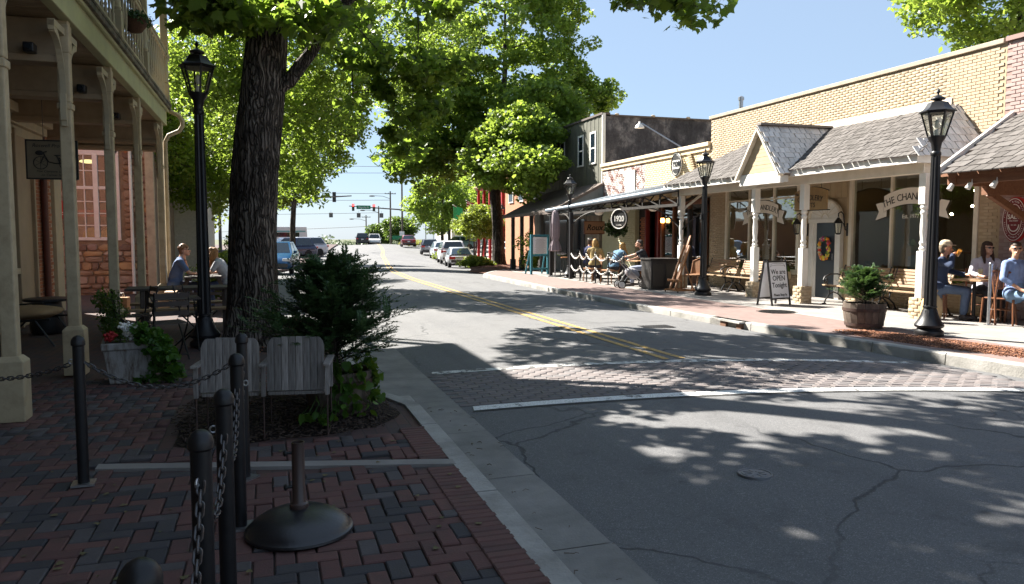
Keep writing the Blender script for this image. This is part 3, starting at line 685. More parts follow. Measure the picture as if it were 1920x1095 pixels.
b = MB(); b.lathe([(.02,-.16),(.1,-.14),(.16,-.06),(.19,.03),(.185,.05)], 18); b.build('coir_liner', mat('coir', (.10,.05,.025), .95, c2=(.05,.025,.015), ns=30, bump=.6), hb, smooth=60)
for q in range(3):
    b = MB(); b.cyl((.17*math.cos(q*2.1), .17*math.sin(q*2.1), .04), (0,0,.7), .004, n=4); b.build('chain_hanger', M['iron'], hb)

# ------------------------------------------------------------------ stone building
sb = thing('stone_building', 'rubble stone building with tall white arched window behind the porch', 'building', (0, 22.5, 0))
b = MB(); b.bb((-12,.02,-.2),(-4.76,.5,5.2)); b.bb((-3.64,.02,-.2),(-2.82,.5,5.2)); b.bb((-4.76,.02,-.2),(-3.64,.5,1.4)); b.bb((-4.76,.02,3.98),(-3.64,.5,5.2)); b.bb((-12,.5,-.2),(-2.82,.9,1.3)); b.bb((-12,6,-.2),(-2.82,6.3,5.2)); b.bb((-2.9,.5,-.2),(-2.82,6,5.2)); b.bb((-12,.5,5.1),(-2.82,6,5.2)); b.bb((-12,.5,-.2),(-11.8,6,5.1))
b.build('wall', mat('stone_mortar', (.30,.22,.16), .95, c2=(.20,.14,.10), ns=5, bump=.4), sb)
M['stone'] = rampmat('field_stone', [(0,(.26,.17,.12)),(.25,(.36,.25,.175)),(.45,(.2,.13,.10)),(.65,(.46,.29,.15)),(.8,(.30,.2,.17)),(1,(.48,.36,.28))], .95, .9, 22, 5, .45)
rg = random.Random(3); z = .02; stones = []
while z < 5.1:
    h = rg.uniform(.09, .24); x = -7.0 + rg.uniform(0,.2)
    while x < -2.85:
        wd = rg.uniform(.14, .5); x1 = min(x+wd, -2.84)
        if z+h > 1.36 and z < 4.22:
            if x < -4.84 < x1: x1 = -4.84
            elif -4.85 < x < -3.56: x1 = -3.56
        if x1-x > .08 and not (x1 > -4.84 and x < -3.56 and z+h > 1.36 and z < 4.22): stones.append((x, x1, z, min(z+h, 5.15)))
        x = x1
    z += h
for (x0, x1, z0, z1) in stones:
    b = MB(); n = 9; ccx, ccz, hx, hz = (x0+x1)/2, (z0+z1)/2, (x1-x0)/2-.003, (z1-z0)/2-.003; ring = []; top = []
    for j in range(n):
        q = 2*PI*j/n + rg.uniform(-.2,.2); k = 1/max(abs(math.cos(q)), abs(math.sin(q)))**.85*rg.uniform(.94,1.04)
        dx, dz = math.cos(q)*hx*min(k,1.3), math.sin(q)*hz*min(k,1.3); ring.append((ccx+dx, .03, ccz+dz)); top.append((ccx+dx*.88, -rg.uniform(.012,.045), ccz+dz*.84))
    b.add(ring+top+[(ccx, -rg.uniform(.03,.06), ccz)], [(j, (j+1)%n, n+(j+1)%n, n+j) for j in range(n)] + [(n+j, n+(j+1)%n, 2*n) for j in range(n)])
    me = b.mesh('stone', M['stone'], 40); setrnd(me, rg.random()); ob('stone', me, sb)
for r_, rr in enumerate((.66, .78)):
    for j in range(19):
        q = R(35) + R(110)*j/18; b = MB(); cxx, czz = -4.2+1.0*rr/.66*.92*math.cos(q), 3.28+rr*1.15*math.sin(q)
        b.box((cxx, .0, czz), (.062,.1,.1), M=Matrix.Rotation(-(q-PI/2), 4, 'Y')); me = b.mesh('arch_brick', M['rbrick']); setrnd(me, rg.random()); ob('arch_brick', me, sb)
wn = MB(); wx0, wx1 = -4.76, -3.64
def arc(u): return 3.72+.22*math.sin(PI*min(max((u-wx0)/(wx1-wx0),0),1))
wn.bb((wx0,-.02,1.4),(wx0+.09,.06,3.74)); wn.bb((wx1-.09,-.02,1.4),(wx1,.06,3.74)); wn.bb((wx0+.09,-.02,1.4),(wx1-.09,.06,1.48)); wn.bb((-4.26,-.03,1.48),(-4.14,.06,3.62)); wn.bb((wx0+.09,-.015,2.72),(-4.26,.05,2.8)); wn.bb((-4.14,-.015,2.72),(wx1-.09,.05,2.8))
pl = [(wx0+.09, 3.6)]+[(wx1-.09, 3.6)]+[(u, arc(u)) for u in np.linspace(wx1, wx0, 9)]
wn.prism([(p[0], p[1]) for p in pl], (0,.055,0), (1,0,0), (0,0,1), .075)
sw_ = wn.build('window', mat('pinkish_white_paint', (.78,.72,.70), .5, c2=(.66,.6,.58), ns=5), sb, bevel=.008)
b = MB()
for (a0, a1) in ((wx0+.09,-4.26),(-4.14,wx1-.09)):
    m_ = (a0+a1)/2; b.bb((m_-.014,0,1.48),(m_+.014,.035,2.72)); b.bb((m_-.014,0,2.8),(m_+.014,.035,3.6))
    for zz in (1.79,2.1,2.41): b.bb((a0,.002,zz-.013),(a1,.033,zz+.013))
    b.bb((a0,.002,3.19),(a1,.033,3.215))
b.build('glazing_bar', sw_.data.materials[0], sw_)
g = MB(); g.bb((wx0+.05,.04,1.45),(wx1-.05,.045,3.65)); g.build('pane', M['gl'], sw_)
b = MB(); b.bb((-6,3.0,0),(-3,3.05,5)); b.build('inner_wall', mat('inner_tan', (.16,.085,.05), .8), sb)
rc = mat('red_cloth', (.5,.03,.03), .7); yc = mat('yellow_plastic', (.75,.5,.02), .4)
b = MB(); b.bb((-4.72,.1,2.02),(-3.68,.14,2.2)); b.build('red_banner', rc, sb)
for x in (-4.35,-3.95):
    b = MB(); b.ell((x,.2,1.5), (.24,.08,.24)); b.bb((x-.03,.18,1.0),(x+.03,.22,1.4)); b.build('yellow_chair_back', yc, sb, smooth=60)
b = MB(); b.ell((-4.5,.8,3.5), (.22,.22,.05)); b.build('ceiling_lamp', emit('shop_lamp', (1,.8,.35), .7), sb)
b = MB(); b.cyl((-3.36,-.09,.0),(-3.36,-.09,4.9),.04,n=10); b.build('downpipe', M['white'], sb, smooth=40)
b = MB(); b.bb((-3.02,-.08,-.1),(-2.8,.03,4.9)); b.build('stucco_pier', mat('stucco_cream', (.50,.42,.30), .9, c2=(.36,.3,.22), ns=5, bump=.5, bs=50), sb, bevel=.02)
b = MB(); b.prism([(-.45,0),(.3,0),(.25,.3),(.05,.55),(-.2,.62),(-.4,.5)], (-5.05,-.2,1.95), (1,0,0), (0,0,1), .05); rs = b.build('wall_sign', M['red'], sb)
text('lettering', 'oo', .16, M['white'], rs, (-4.98,-.256,2.1), FY, .002)
b = MB(); b.bb((-12,-.25,5.2),(-2.65,6.6,5.36)); b.build('roof', mat('dark_roof', (.1,.09,.085), .9), sb)

# ------------------------------------------------------------------ grey stucco building beyond
st = thing('stucco_building', 'pale grey rough stucco gable building beyond the stone one', 'building', (0, 27, 0))
b = MB(); b.prism([(-9,-.2),(-2.05,-.2),(-2.05,3.95),(-5.5,7.2),(-9,3.95)], (0,0,0), (1,0,0), (0,0,1), -7); b.build('wall', mat('grey_stucco', (.6,.57,.52), .95, c2=(.47,.44,.4), ns=14, bump=.8, bs=45), st)
b = MB()
for s, (xa, xb) in enumerate(((-1.8,-5.5),(-9.25,-5.5))): b.beam((xa,3.5,3.85),(xb,3.5,7.33),7.6,.12, up=(0,0,1)) if False else b.add([(xa,-.25,3.82),(xb,-.25,7.3),(xb,7.3,7.3),(xa,7.3,3.82),(xa,-.25,3.95),(xb,-.25,7.45),(xb,7.3,7.45),(xa,7.3,3.95)], [(0,1,2,3),(4,7,6,5),(0,4,5,1),(1,5,6,2),(2,6,7,3),(3,7,4,0)])
b.build('roof', mat('roof_felt', (.2,.18,.17), .9), st)
b = MB(); b.bb((-2.1,-.05,-.1),(-1.98,.02,3.9)); b.build('corner_trim', M['white'], st)
# ------------------------------------------------------------------ yellow brick gift shop
FXX = 12.8
ch = thing('gift_shop', 'yellow brick shop with shingled awning, gabled entrance and white posts', 'building', (0,0,0))
b = MB()  # wall shell with openings
b.bb((FXX, 10.86, 3.0), (FXX+.3, 20.6, 5.0)); b.bb((FXX, 10.86, -.1), (FXX+.3, 11.3, 3.0)); b.bb((FXX, 19.75, -.1), (FXX+.3, 20.6, 3.0)); b.bb((FXX, 11.3, -.1), (FXX+.3, 14.72, .5)); b.bb((FXX, 16.45, -.1), (FXX+.3, 19.75, .55))
b.bb((20, 10.86, -.1), (20.3, 20.6, 5.0)); b.bb((FXX+.3, 20.4, -.1), (20, 20.6, 5.0)); b.bb((FXX+.3, 10.86, -.1), (20, 11.0, 5.0)); b.bb((FXX+.3,11,4.6),(20,20.4,4.7))
wl = b.build('wall', M['ymortar'], ch)
bricks(wl, (FXX, 20.6, -.02), (0,-1,0), (-1,0,0), 9.74, 5.0, M['ybrick'], bw=.192, bh=.06, gap=.009, holes=[(.85,4.15,.55,3.0),(4.1,5.9,-.1,3.0),(5.88,9.3,.5,3.0)], nind=300, clip=lambda u, v: v > 3.0 or u < .86 or u > 9.26 or v < .56)
bricks(wl, (FXX+.01, 20.6, 4.0), (1,0,0), (0,1,0), 3.0, 1.0, M['ybrick'])
b = MB(); b.bb((FXX-.05, 10.9, 5.0), (FXX+.36, 20.68, 5.09)); b.build('coping', mat('stone_coping', (.42,.35,.26), .85, c2=(.28,.23,.18), ns=5, bump=.3), ch, bevel=.01)
b = MB(); b.cyl((13.4,20.0,5.0),(13.4,20.0,5.55),.06,n=12); b.lathe([(.06,5.5),(.085,5.5),(.085,5.58),(.02,5.62)], 12, (13.4,20.0,0)); b.build('vent_pipe', M['steel'], ch, smooth=40)
# awning
EX, EZ, TZ = 11.1, 3.0, 4.05; Y0, Y1 = 11.1, 20.3; RH = .8; LH = 1.6
b = MB(); A = (EX,Y0,EZ); B = (EX,Y1,EZ); C = (FXX,Y1-LH,TZ); D = (FXX,Y0+RH,TZ); E1 = (FXX,Y0,EZ); E2 = (FXX,Y1,EZ)
b.add([A,B,C,D,E1,E2], [(0,1,2,3)[::-1],(0,3,4),(1,5,2),(0,4,5,1)]); aw = b.build('awning', mat('roof_deck', (.12,.1,.085), .9), ch)
L = Y1-Y0; sl_ = math.hypot(FXX-EX, TZ-EZ)
def clipmain(u, v):
    t = v/sl_; y = Y0+u
    if abs(y-15.4) < .78*(1-max(0, (EZ+t*(TZ-EZ)-2.95))/1.07)-.05: return False
    return t*RH-.03 < u < L-t*LH
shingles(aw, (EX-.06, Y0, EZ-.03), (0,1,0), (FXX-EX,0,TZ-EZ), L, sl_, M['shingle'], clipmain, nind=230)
hs = math.hypot(RH, TZ-EZ)
shingles(aw, (EX-.02, Y0-.06, EZ-.03), (1,0,0), (0,RH,TZ-EZ), FXX-EX, hs, M['shinglelit'], lambda u, v: u > (v/hs)*(FXX-EX)-.05, nind=60, ex=.19)
b = MB(); b.bb((EX-.04, Y0-.03, 2.83), (EX, 14.58, 2.99)); b.bb((EX-.04, 16.22, 2.83), (EX, Y1+.03, 2.99)); b.bb((EX, Y0-.03, 2.83), (FXX, Y0+.01, 2.99)); b.bb((EX,Y1-.01,2.83),(FXX,Y1+.03,2.99)); b.build('fascia', M['white'], ch, bevel=.006)
b = MB(); b.bb((EX+.002, Y0+.012, 2.84), (FXX, Y1-.012, 2.90)); b.build('soffit', M['offwhite'], ch)
b = MB(); b.bb((11.3, Y0+.05, 2.66), (11.5, Y1-.05, 2.84)); b.build('awning_beam', M['offwhite'], ch, bevel=.008)
b = MB(); b.add([(FXX-.004,12.0,TZ-.06),(FXX-.004,18.5,TZ-.06),(FXX-.004,18.3,TZ+.16),(FXX-.004,12.0,TZ+.16),(FXX-.03,12.0,TZ-.06),(FXX-.03,18.5,TZ-.06),(FXX-.03,18.3,TZ+.16),(FXX-.03,12.0,TZ+.16)], [(4,7,6,5),(0,1,2,3),(3,2,6,7),(0,3,7,4),(1,5,6,2)]); b.build('flashing', mat('limewash', (.72,.63,.52), .8, c2=(.6,.52,.42), ns=5), ch)
# gabled entrance roof
GX, GA, GH, GB = 10.88, 15.4, .82, 2.95; AP = 4.03
for s in (-1, 1):
    b = MB(); th = .07
    P = [(GX-.05, GA, AP+.02), (FXX, GA, AP+.02), (FXX, GA+s*GH, GB-.02), (GX-.05, GA+s*GH, GB-.02)]
    Q = [(x, y, z-th) for x, y, z in P]; b.add(P+Q, [(0,1,2,3)[::s],(4,5,6,7)[::-s],(0,4,5,1)[::s],(1,5,6,2)[::s],(2,6,7,3)[::s],(3,7,4,0)[::s]])
    gp = b.build('gable_roof', mat('roof_board', (.2,.16,.13), .9), ch)
    gs = math.hypot(GH, AP-GB)
    shingles(gp, (GX-.06, GA+s*(GH+.02), GB-.04), (1,0,0), (0,-s*GH,AP-GB), FXX-GX, gs, M['shinglelit'] if s < 0 else M['shingle'], lambda u, v: (GB+v/gs*(AP-GB)) > EZ+(GX-.06+u-EX)/(FXX-EX)*(TZ-EZ)-.06, nind=70 if s < 0 else 10, ex=.155)
    b = MB(); b.beam((GX-.07, GA, AP-.06), (GX-.07, GA+s*GH, GB-.09), .05, .14, up=(1,0,0)); b.build('rake_board', M['offwhite'], ch)
b = MB(); b.beam((GX-.08, GA, AP+.05), (FXX, GA, AP+.05), .16, .05); b.build('ridge_cap', M['hoop'] if False else mat('ridge_wood', (.2,.17,.15), .9), ch)
k = 0; z = GB+.02
while z < AP-.12:
    hw = (AP-.06-z)/(AP-GB)*GH-.05; hw2 = (AP-.06-z-.085)/(AP-GB)*GH-.05
    if hw2 > .02:
        b = MB(); b.prism([(-hw,0),(hw,0),(hw2,.085),(-hw2,.085)], (GX+.0+.004*(k%2), GA, z), (0,-1,0), (0,0,1), .03); b.build('gable_board', mat('yellow_board', (.46,.355,.22), .6, c2=(.40,.305,.185), ns=4) if k == 0 else bpy.data.materials['yellow_board'], ch)
    z += .089; k += 1
b = MB(); b.bb((GX-.04, GA-GH+.05, 2.7), (GX+.06, GA+GH-.05, 2.96)); b.bb((GX+.06, GA-GH+.05, 2.72), (EX-.04, GA-GH+.12, 2.95)); b.bb((GX+.06, GA+GH-.12, 2.72), (EX-.04, GA+GH-.05, 2.95)); b.build('gable_fascia', M['white'], ch, bevel=.008)
# posts
def shop_post(y, pl=True):
    b = MB(); X_ = 11.4; z0 = .4 if pl else .0
    b.bb((X_-.075,y-.075,z0),(X_+.075,y+.075,1.25)); b.lathe([(.05,1.25),(.075,1.3),(.05,1.34),(.07,1.4),(.048,1.45),(.062,1.6),(.062,1.75),(.05,1.9),(.07,1.95),(.05,2.0),(.075,2.04),(.06,2.1)], 14, (X_,y,0)); b.bb((X_-.075,y-.075,2.1),(X_+.075,y+.075,2.66))
    p = b.build('awning_post', M['white'], ch, smooth=30, bevel=.006)
    if pl:
        c = MB(); c.bb((X_-.14,y-.14,-.02),(X_+.14,y+.14,.4)); q = c.build('plinth', M['ymortar'], p)
        for N, U, O in (((-1,0,0),(0,-1,0),(X_-.14,y+.14,0)), ((0,-1,0),(1,0,0),(X_-.14,y-.14,0))): bricks(q, O, U, N, .28, .4, M['ybrick'], bw=.14, nind=0)
for y in (19.85, 16.3, 14.5, 11.2): shop_post(y)
b = MB(); b.beam((11.45,19.8,2.3),(12.0,19.8,2.7),.06,.06); b.build('awning_brace', M['white'], ch)
# shop windows
def shopwin(y0, y1, z0, z1, muls, trans=None):
    f = MB(); X_ = FXX
    f.bb((X_-.03,y0,z0),(X_+.09,y0+.1,z1)); f.bb((X_-.03,y1-.1,z0),(X_+.09,y1,z1)); f.bb((X_-.03,y0+.1,z1-.09),(X_+.088,y1-.1,z1)); f.bb((X_-.06,y0-.02,z0-.06),(X_+.1,y1+.02,z0)); f.bb((X_-.03,y0+.1,z0),(X_+.088,y1-.1,z0+.06))
    for m_ in muls: f.bb((X_-.02,m_-.03,z0+.06),(X_+.07,m_+.03,z1-.09))
    w_ = f.build('shop_window', M['offwhite'], ch, bevel=.006)
    if trans:
        t = MB(); t.bb((X_-.01,y0+.1,trans-.02),(X_+.05,y1-.1,trans+.02)); t.build('transom_bar', M['offwhite'], w_)
    e = [y0+.1]+[q for m_ in muls for q in (m_-.03, m_+.03)]+[y1-.1]
    for i in range(0, len(e), 2):
        g = MB(); g.bb((X_+.03,e[i],z0+.06),(X_+.036,e[i+1],z1-.09)); g.build('pane', M['gl'], w_)
    return w_
w1 = shopwin(16.45, 19.75, .6, 2.98, (17.5, 18.6), 2.5); w2 = shopwin(11.3, 14.7, .55, 2.98, (13.45,))
# door bay
yb = bpy.data.materials['yellow_board']
for i in range(9):
    y = 14.72+.192*i
    if True:
        b = MB(); lo = 2.42 if 14.95 < y+.09 < 16.2 else .0; b.bb((FXX+.1, y+.006, lo), (FXX+.13, y+.188, 3.0)); b.build('bay_board', yb, ch)
b = MB(); b.bb((FXX+.132,14.72,0),(FXX+.15,16.45,3.0)); b.build('bay_backing', M['ymortar'], ch)
dr = MB()
for y0, y1 in ((15.02,15.16),(15.98,16.12)): dr.bb((FXX+.02,y0,0),(FXX+.13,y1,1.86))
for y0, y1 in ((15.16,15.24),(15.9,15.98)): dr.bb((FXX+.06,y0,0),(FXX+.125,y1,1.84))
dr.bb((FXX+.01,15.0,1.84),(FXX+.13,16.14,1.93)); dd = dr.build('door_surround', M['white'], ch, bevel=.006)
b = MB(); n = 20; pts = [(.58*math.cos(PI*i/n), .46*math.sin(PI*i/n)) for i in range(n+1)]
b.prism(pts, (FXX+.09,15.57,1.93), (0,-1,0), (0,0,1), .05); fo = b.build('fanlight', M['white'], dd)
b = MB(); P = [(FXX+.03, 15.57-.55*math.cos(PI*i/n), 1.94+.44*math.sin(PI*i/n)) for i in range(n+1)]; b.tube(P, .04, 6)
for i in range(1, 8): 
    q = PI*i/8; b.beam((FXX+.035,15.57-.12*math.cos(q),1.95+.1*math.sin(q)), (FXX+.035,15.57-.5*math.cos(q),1.94+.4*math.sin(q)), .014,.01)
b.tube([(FXX+.035, 15.57-.12*math.cos(PI*i/8), 1.95+.1*math.sin(PI*i/8)) for i in range(9)], .012, 5); b.build('fan_moulding', M['offwhite'], fo, smooth=40)
b = MB(); b.bb((FXX+.08,15.24,.02),(FXX+.11,15.9,1.83)); do = b.build('door', mat('dark_door', (.03,.045,.06), .35, spec=.6), dd)
b = MB(); b.cyl((FXX+.06,15.31,.95),(FXX+.06,15.31,1.1),.012,n=8); b.build('door_handle', M['steel'], do)
wrm = [mat('bloom_%d' % i, c, .7) for i, c in enumerate([(.6,.06,.03),(.7,.25,.02),(.7,.55,.08),(.55,.5,.35),(.45,.08,.2),(.12,.2,.04)])]
wr = thing('flower_wreath', 'oval wreath of red, yellow and cream flowers on the shop door', 'wreath', (FXX+.05, 15.55, 1.22))
for k in range(46):
    q = k*2*PI/23+random.uniform(-.1,.1); rr = 1+random.uniform(-.12,.12); b = MB(); s = random.uniform(.035,.06)
    for j in range(5): b.ell((-.03+random.uniform(-.02,.01), .17*rr*math.cos(q)+s*.5*math.cos(j*1.26), .25*rr*math.sin(q)+s*.5*math.sin(j*1.26)), (s*.5,s*.55,s*.55), 6, 4)
    b.build('flower', random.choice(wrm), wr, smooth=60)
def lantern(y, z, lab):
    t = thing('wall_lantern', lab, 'lantern', (FXX, y, z), group='lanterns beside the shop door')
    b = MB(); b.tube([(.1,0,.0),(.0,0,.05),(-.03,0,.2),(-.06,0,.4),(-.13,0,.46),(-.2,0,.42),(-.2,0,.34)], .014, 6); b.tube([(.08,0,.1),(-.03,0,.12),(-.06,0,.2)], .01, 5); b.bb((.07,-.05,-.1),(.11,.05,.2)); b.build('arm', M['iron'], t, smooth=50)
    b = MB(); b.lathe([(.02,.33),(.1,.22),(.11,.19),(.03,.19)][::-1], 6, (-.2,0,0)); b.build('cap', M['iron'], t)
    b = MB()
    for j in range(6): q = j*PI/3; b.cyl((-.2+.09*math.cos(q), .09*math.sin(q), .19), (-.2+.06*math.cos(q), .06*math.sin(q), -.04), .007, n=4)
    b.lathe([(.03,-.07),(.065,-.05),(.065,-.03)], 6, (-.2,0,0)); b.build('cage', M['iron'], t)
    b = MB(); b.lathe([(.058,-.03),(.085,.18)], 6, (-.2,0,0)); b.build('glass', M['lampglass'], t); return t
lantern(14.83, 1.62, 'black scroll arm lantern right of the shop door'); lantern(16.3, 1.62, 'black scroll arm lantern left of the shop door')
text('house_number', '9\n5\n0', .13, M['ink'], ch, (FXX+.09, 16.28, 1.25), FX, .004)
# ribbon signs in the windows
CW = {' ': .3, 'I': .3, 'L': .5, 'E': .55, 'T': .58, 'R': .62, 'H': .68, 'A': .66, 'C': .66, 'N': .7, 'D': .68, 'Y': .62, '1': .4, '&': .62, '.': .25, 'S': .55, 'O': .7, 'G': .7, 'F': .53, 'M': .8, 'W': .9, 'P': .58, '*': .4}
def arc_text(s, size, Rr, O, U, V, m, parent, rot, a0=0, flip=False, ext=.002, sx=1.0):
    tot = sum(CW.get(c, .6)*size*sx for c in s); acc = -tot/2; U, V = Vector(U), Vector(V)
    for c in s:
        wd = CW.get(c, .6)*size*sx; t = (acc+wd/2)/Rr; acc += wd
        if c == ' ': continue
        if flip: q = -PI/2 + a0 + t; tilt = t + a0
        else: q = PI/2 + a0 - t; tilt = -t + a0
        p = Vector(O) + U*Rr*math.cos(q) + V*Rr*math.sin(q)
        o = text('letter', c, size, m, parent, p, rot, ext, sx=sx)
        o.rotation_euler = (Euler(rot).to_matrix() @ Matrix.Rotation(tilt, 3, 'Z')).to_euler()
def ribbon(yc, zc, half, hgt, label, s, size, cam_in):
    U, Vv = Vector((0,-1,0)), Vector((0,0,1)); O = Vector((FXX+.015, yc, 0)); Rr = half*2.0; zc0 = zc-Rr
    n = 14; a = math.asin(half*.8/Rr); pts = []
    for i in range(n+1): q = -a+2*a*i/n; pts.append((Rr*math.sin(q), zc0+Rr*math.cos(q)+hgt/2-(0)))
    for i in range(n+1): q = a-2*a*i/n; pts.append((Rr*math.sin(q), zc0+Rr*math.cos(q)-hgt/2))
    b = MB(); b.prism(pts, O+Vector((-.028,0,0)), U, Vv, .008); par = b.build('ribbon_sign', mat('ribbon_white', (.72,.68,.62), .6) if 'ribbon_white' not in bpy.data.materials else bpy.data.materials['ribbon_white'], ch)
    zz = zc0+Rr*math.cos(a)
    for s_ in (-1, 1):
        x0, x1 = s_*half*.72, s_*half*1.08; zt = zz-.1
        p = [(x0, zt+hgt/2), (x1, zt+hgt/2-.06), (s_*half*.98, zt-.06), (x1, zt-hgt/2-.08), (x0, zt-hgt/2-.0)]
        if s_ < 0: p = p[::-1]
        b = MB(); b.prism(p[::-1], O+Vector((-.012,0,0)), U, Vv, .006); b.build('ribbon_tail', bpy.data.materials['ribbon_white'], par)
        b = MB(); b.tube([tuple(O+Vector((-.016,0,0))+U*x+Vv*z) for x, z in p], .006, 4, closed=True); b.build('ribbon_edge', M['ink'], par)
    b = MB(); b.tube([tuple(O+Vector((-.032,0,0))+U*x+Vv*z) for x, z in pts], .006, 4, closed=True); b.build('ribbon_edge', M['ink'], par)
    arc_text(s, size, Rr, O+Vector((-.04,0,zc0-.02)), U, Vv, M['ink'], par, FX, sx=.95)
ribbon(12.93, 2.36, .9, .34, '', 'THE CHANDLERY', .21, 0); ribbon(17.98, 2.3, .86, .33, '', 'THE CHANDLERY', .2, 0)
text('lettering', 'Est. 1977', .12, M['white'], w2, (FXX-.0, 12.93, 1.93), FX, .002)
hsn = thing('hanging_board', 'wooden gift shop board hanging behind the entrance posts', 'sign', (12.0, 15.0, 2.12))
b = MB(); n = 8; pts = [(-.55,0),(.55,0),(.55,.42)]+[(.55-1.1*i/n, .42+.1*math.sin(PI*i/n)) for i in range(1,n)]+[(-.55,.42)]; b.prism(pts, (-.02,0,0), (0,-1,0), (0,0,1), .04); b.build('board', mat('sign_ochre', (.33,.22,.10), .6, c2=(.26,.17,.08), ns=5), hsn)
b = MB(); b.tube([(0,-x,z+.0) for x, z in pts[2:]], .018, 6); b.bb((-.03,-.57,-.02),(.03,.57,.0)); b.build('frame', M['iron'], hsn)
arc_text('CHANDLERY', .17, 1.9, (-.07,0,-1.63), (0,-1,0), (0,0,1), M['ink'], hsn, FX, sx=.9); text('lettering', 'GIFTS', .15, M['ink'], hsn, (-.07,0,.1), FX, .002)
text('lettering', 'The', .09, M['ink'], hsn, (-.07,.46,.36), FX, .002, shear=.3)
for y in (-.3,.3):
    b = MB(); b.cyl((0,y,.45),(0,y,.75),.006,n=5); b.build('hanger', M['iron'], hsn)
# what stands inside
b = MB(); b.bb((13.1,10.9,-.05),(20,20.4,.02)); b.build('shop_floor', mat('shop_floor', (.16,.10,.06), .6), ch)
shc = [mat('goods_%d' % i, c, .7) for i, c in enumerate([(.5,.45,.38),(.35,.08,.08),(.12,.2,.14),(.5,.4,.2),(.2,.3,.42),(.6,.55,.5)])]
for i in range(46):
    y = random.uniform(11.5,14.5) if i % 2 else random.uniform(16.7,19.5); x = random.uniform(13.3,15.6); b = MB(); h = random.uniform(.15,.5)
    r = random.uniform(.05,.16); z = random.choice([.5,.5,.75,1.15])
    if i % 3 == 0: b.lathe([(r*.6,0),(r,.1*h),(r*.9,.6*h),(r*.4,.8*h),(r*.55,h)], 10, (x,y,z))
    elif i % 3 == 1: b.box((x,y,z+h/2), (r*2,r*1.6,h), random.random()); b.box((x,y,z+h*1.02), (r*1.6,r*1.2,.04), random.random())
    else: b.lathe([(r*.3,0),(r*.25,h*.5),(r,h*.55),(r*.5,h)], 12, (x,y,z))
    b.build('display_item', random.choice(shc), ch)
for (y0, y1, x0, z) in ((11.5,14.5,13.25,.5),(16.7,19.5,13.25,.5),(11.6,14.4,14.6,.75),(16.8,19.4,14.6,.75),(12,14.4,15.3,1.15)):
    b = MB(); b.bb((x0,y0,z-.04),(x0+.7,y1,z)); b.bb((x0+.02,y0,0),(x0+.07,y0+.05,z-.04)); b.bb((x0+.02,y1-.05,0),(x0+.07,y1,z-.04)); b.bb((x0+.6,y0,0),(x0+.65,y0+.05,z-.04)); b.bb((x0+.6,y1-.05,0),(x0+.65,y1,z-.04)); b.build('display_table', M['brownwood'], ch)
b = MB(); b.bb((13.6,11.5,.55),(13.63,12.1,1.72)); b.build('blue_panel', mat('blue_panel', (.25,.42,.45), .6, c2=(.18,.32,.3), ns=4, stretch=(1,6,1)), ch)
for i, (x, y, z) in enumerate(((13.6,12.0,2.1),(13.9,12.3,1.95),(14.2,12.7,2.15),(14.0,11.8,1.8),(14.4,13.4,2.0),(13.8,17.2,2.2),(14.2,18.0,2.1),(15.5,12.5,2.5),(15.8,18.5,2.5),(16.5,14,2.6),(13.7,18.9,2.3),(14.6,13.0,2.5))):
    b = MB(); b.ell((x,y,z), .03, 8, 6); sb_ = b.build('string_bulb', bpy.data.materials.get('string_bulb') or emit('string_bulb', (1,.72,.42), 32), ch); b = MB(); b.cyl((x,y,z+.03),(x,y,4.58),.003,n=4); b.build('cord', M['iron'], sb_)
# window boxes with blooms
lf_box = leafmat('box_leaf', (.05,.09,.02), (.10,.16,.03))
for i, (yc, hl) in enumerate(((18.1,1.5),(13.0,1.55))):
    bx_ = thing('window_box', ['flower box under the left shop window', 'flower box under the right shop window'][i], 'flower box', (FXX-.22, yc, .42), group='window boxes')
    b = MB(); b.bb((-.12,-hl,0),(.12,hl,.2)); b.build('trough', yb, bx_, bevel=.008)
    for k in range(60):
        y = random.uniform(-hl,hl); b = MB(); s = random.uniform(.03,.055)
        if k % 3 == 0:
            for j in range(4): b.ell((random.uniform(-.08,.05), y+random.uniform(-.04,.04), .24+random.uniform(0,.13)), s*.8, 6, 4)
            b.build('blossom', wrm[random.choice([2,3,3,4,0])], bx_, smooth=60)
        else:
            for j in range(9):
                p = Vector((random.uniform(-.1,.08), y+random.uniform(-.08,.08), .18)); d = Vector((random.uniform(-.6,.3), random.uniform(-.6,.6), random.uniform(.4,1))).normalized()*random.uniform(.08,.2); q = d.cross(Vector((1,.3,0))).normalized()*.025
                b.quad(p, p+d*.5+q, p+d, p+d*.5-q)
            me = b.mesh('leaf_tuft', lf_box); setrnd(me, random.random()); ob('leaf_tuft', me, bx_)

# ------------------------------------------------------------------ mauve brick restaurant at the right edge
sf = thing('mauve_restaurant', 'mauve painted brick restaurant with shingled lean-to roof at right edge', 'building', (0,0,0))
b = MB(); b.bb((FXX+.004, 2, -.1), (FXX+6, 10.86, 5.02)); wl = b.build('wall', M['mmortar'], sf)
bricks(wl, (FXX+.004, 10.86, -.02), (0,-1,0), (-1,0,0), 2.0, 5.0, M['mbrick'], nind=260)
b = MB(); b.bb((FXX-.06, 9.95, 0), (FXX+.02, 10.12, 2.5)); b.bb((FXX-.04, 8.2, .9), (FXX+.02, 9.95, 2.4)); b.build('door_frame', M['timber'], sf, bevel=.006)
b = MB(); b.bb((FXX-.05, 2, 5.02),(FXX+.3,10.86,5.1)); b.build('coping', M['mmortar'], sf)
SX, SZ, SY, WZ = 10.75, 2.58, 10.25, 3.68
dv = Vector((FXX-SX, .4, WZ-SZ)); sl2 = dv.length
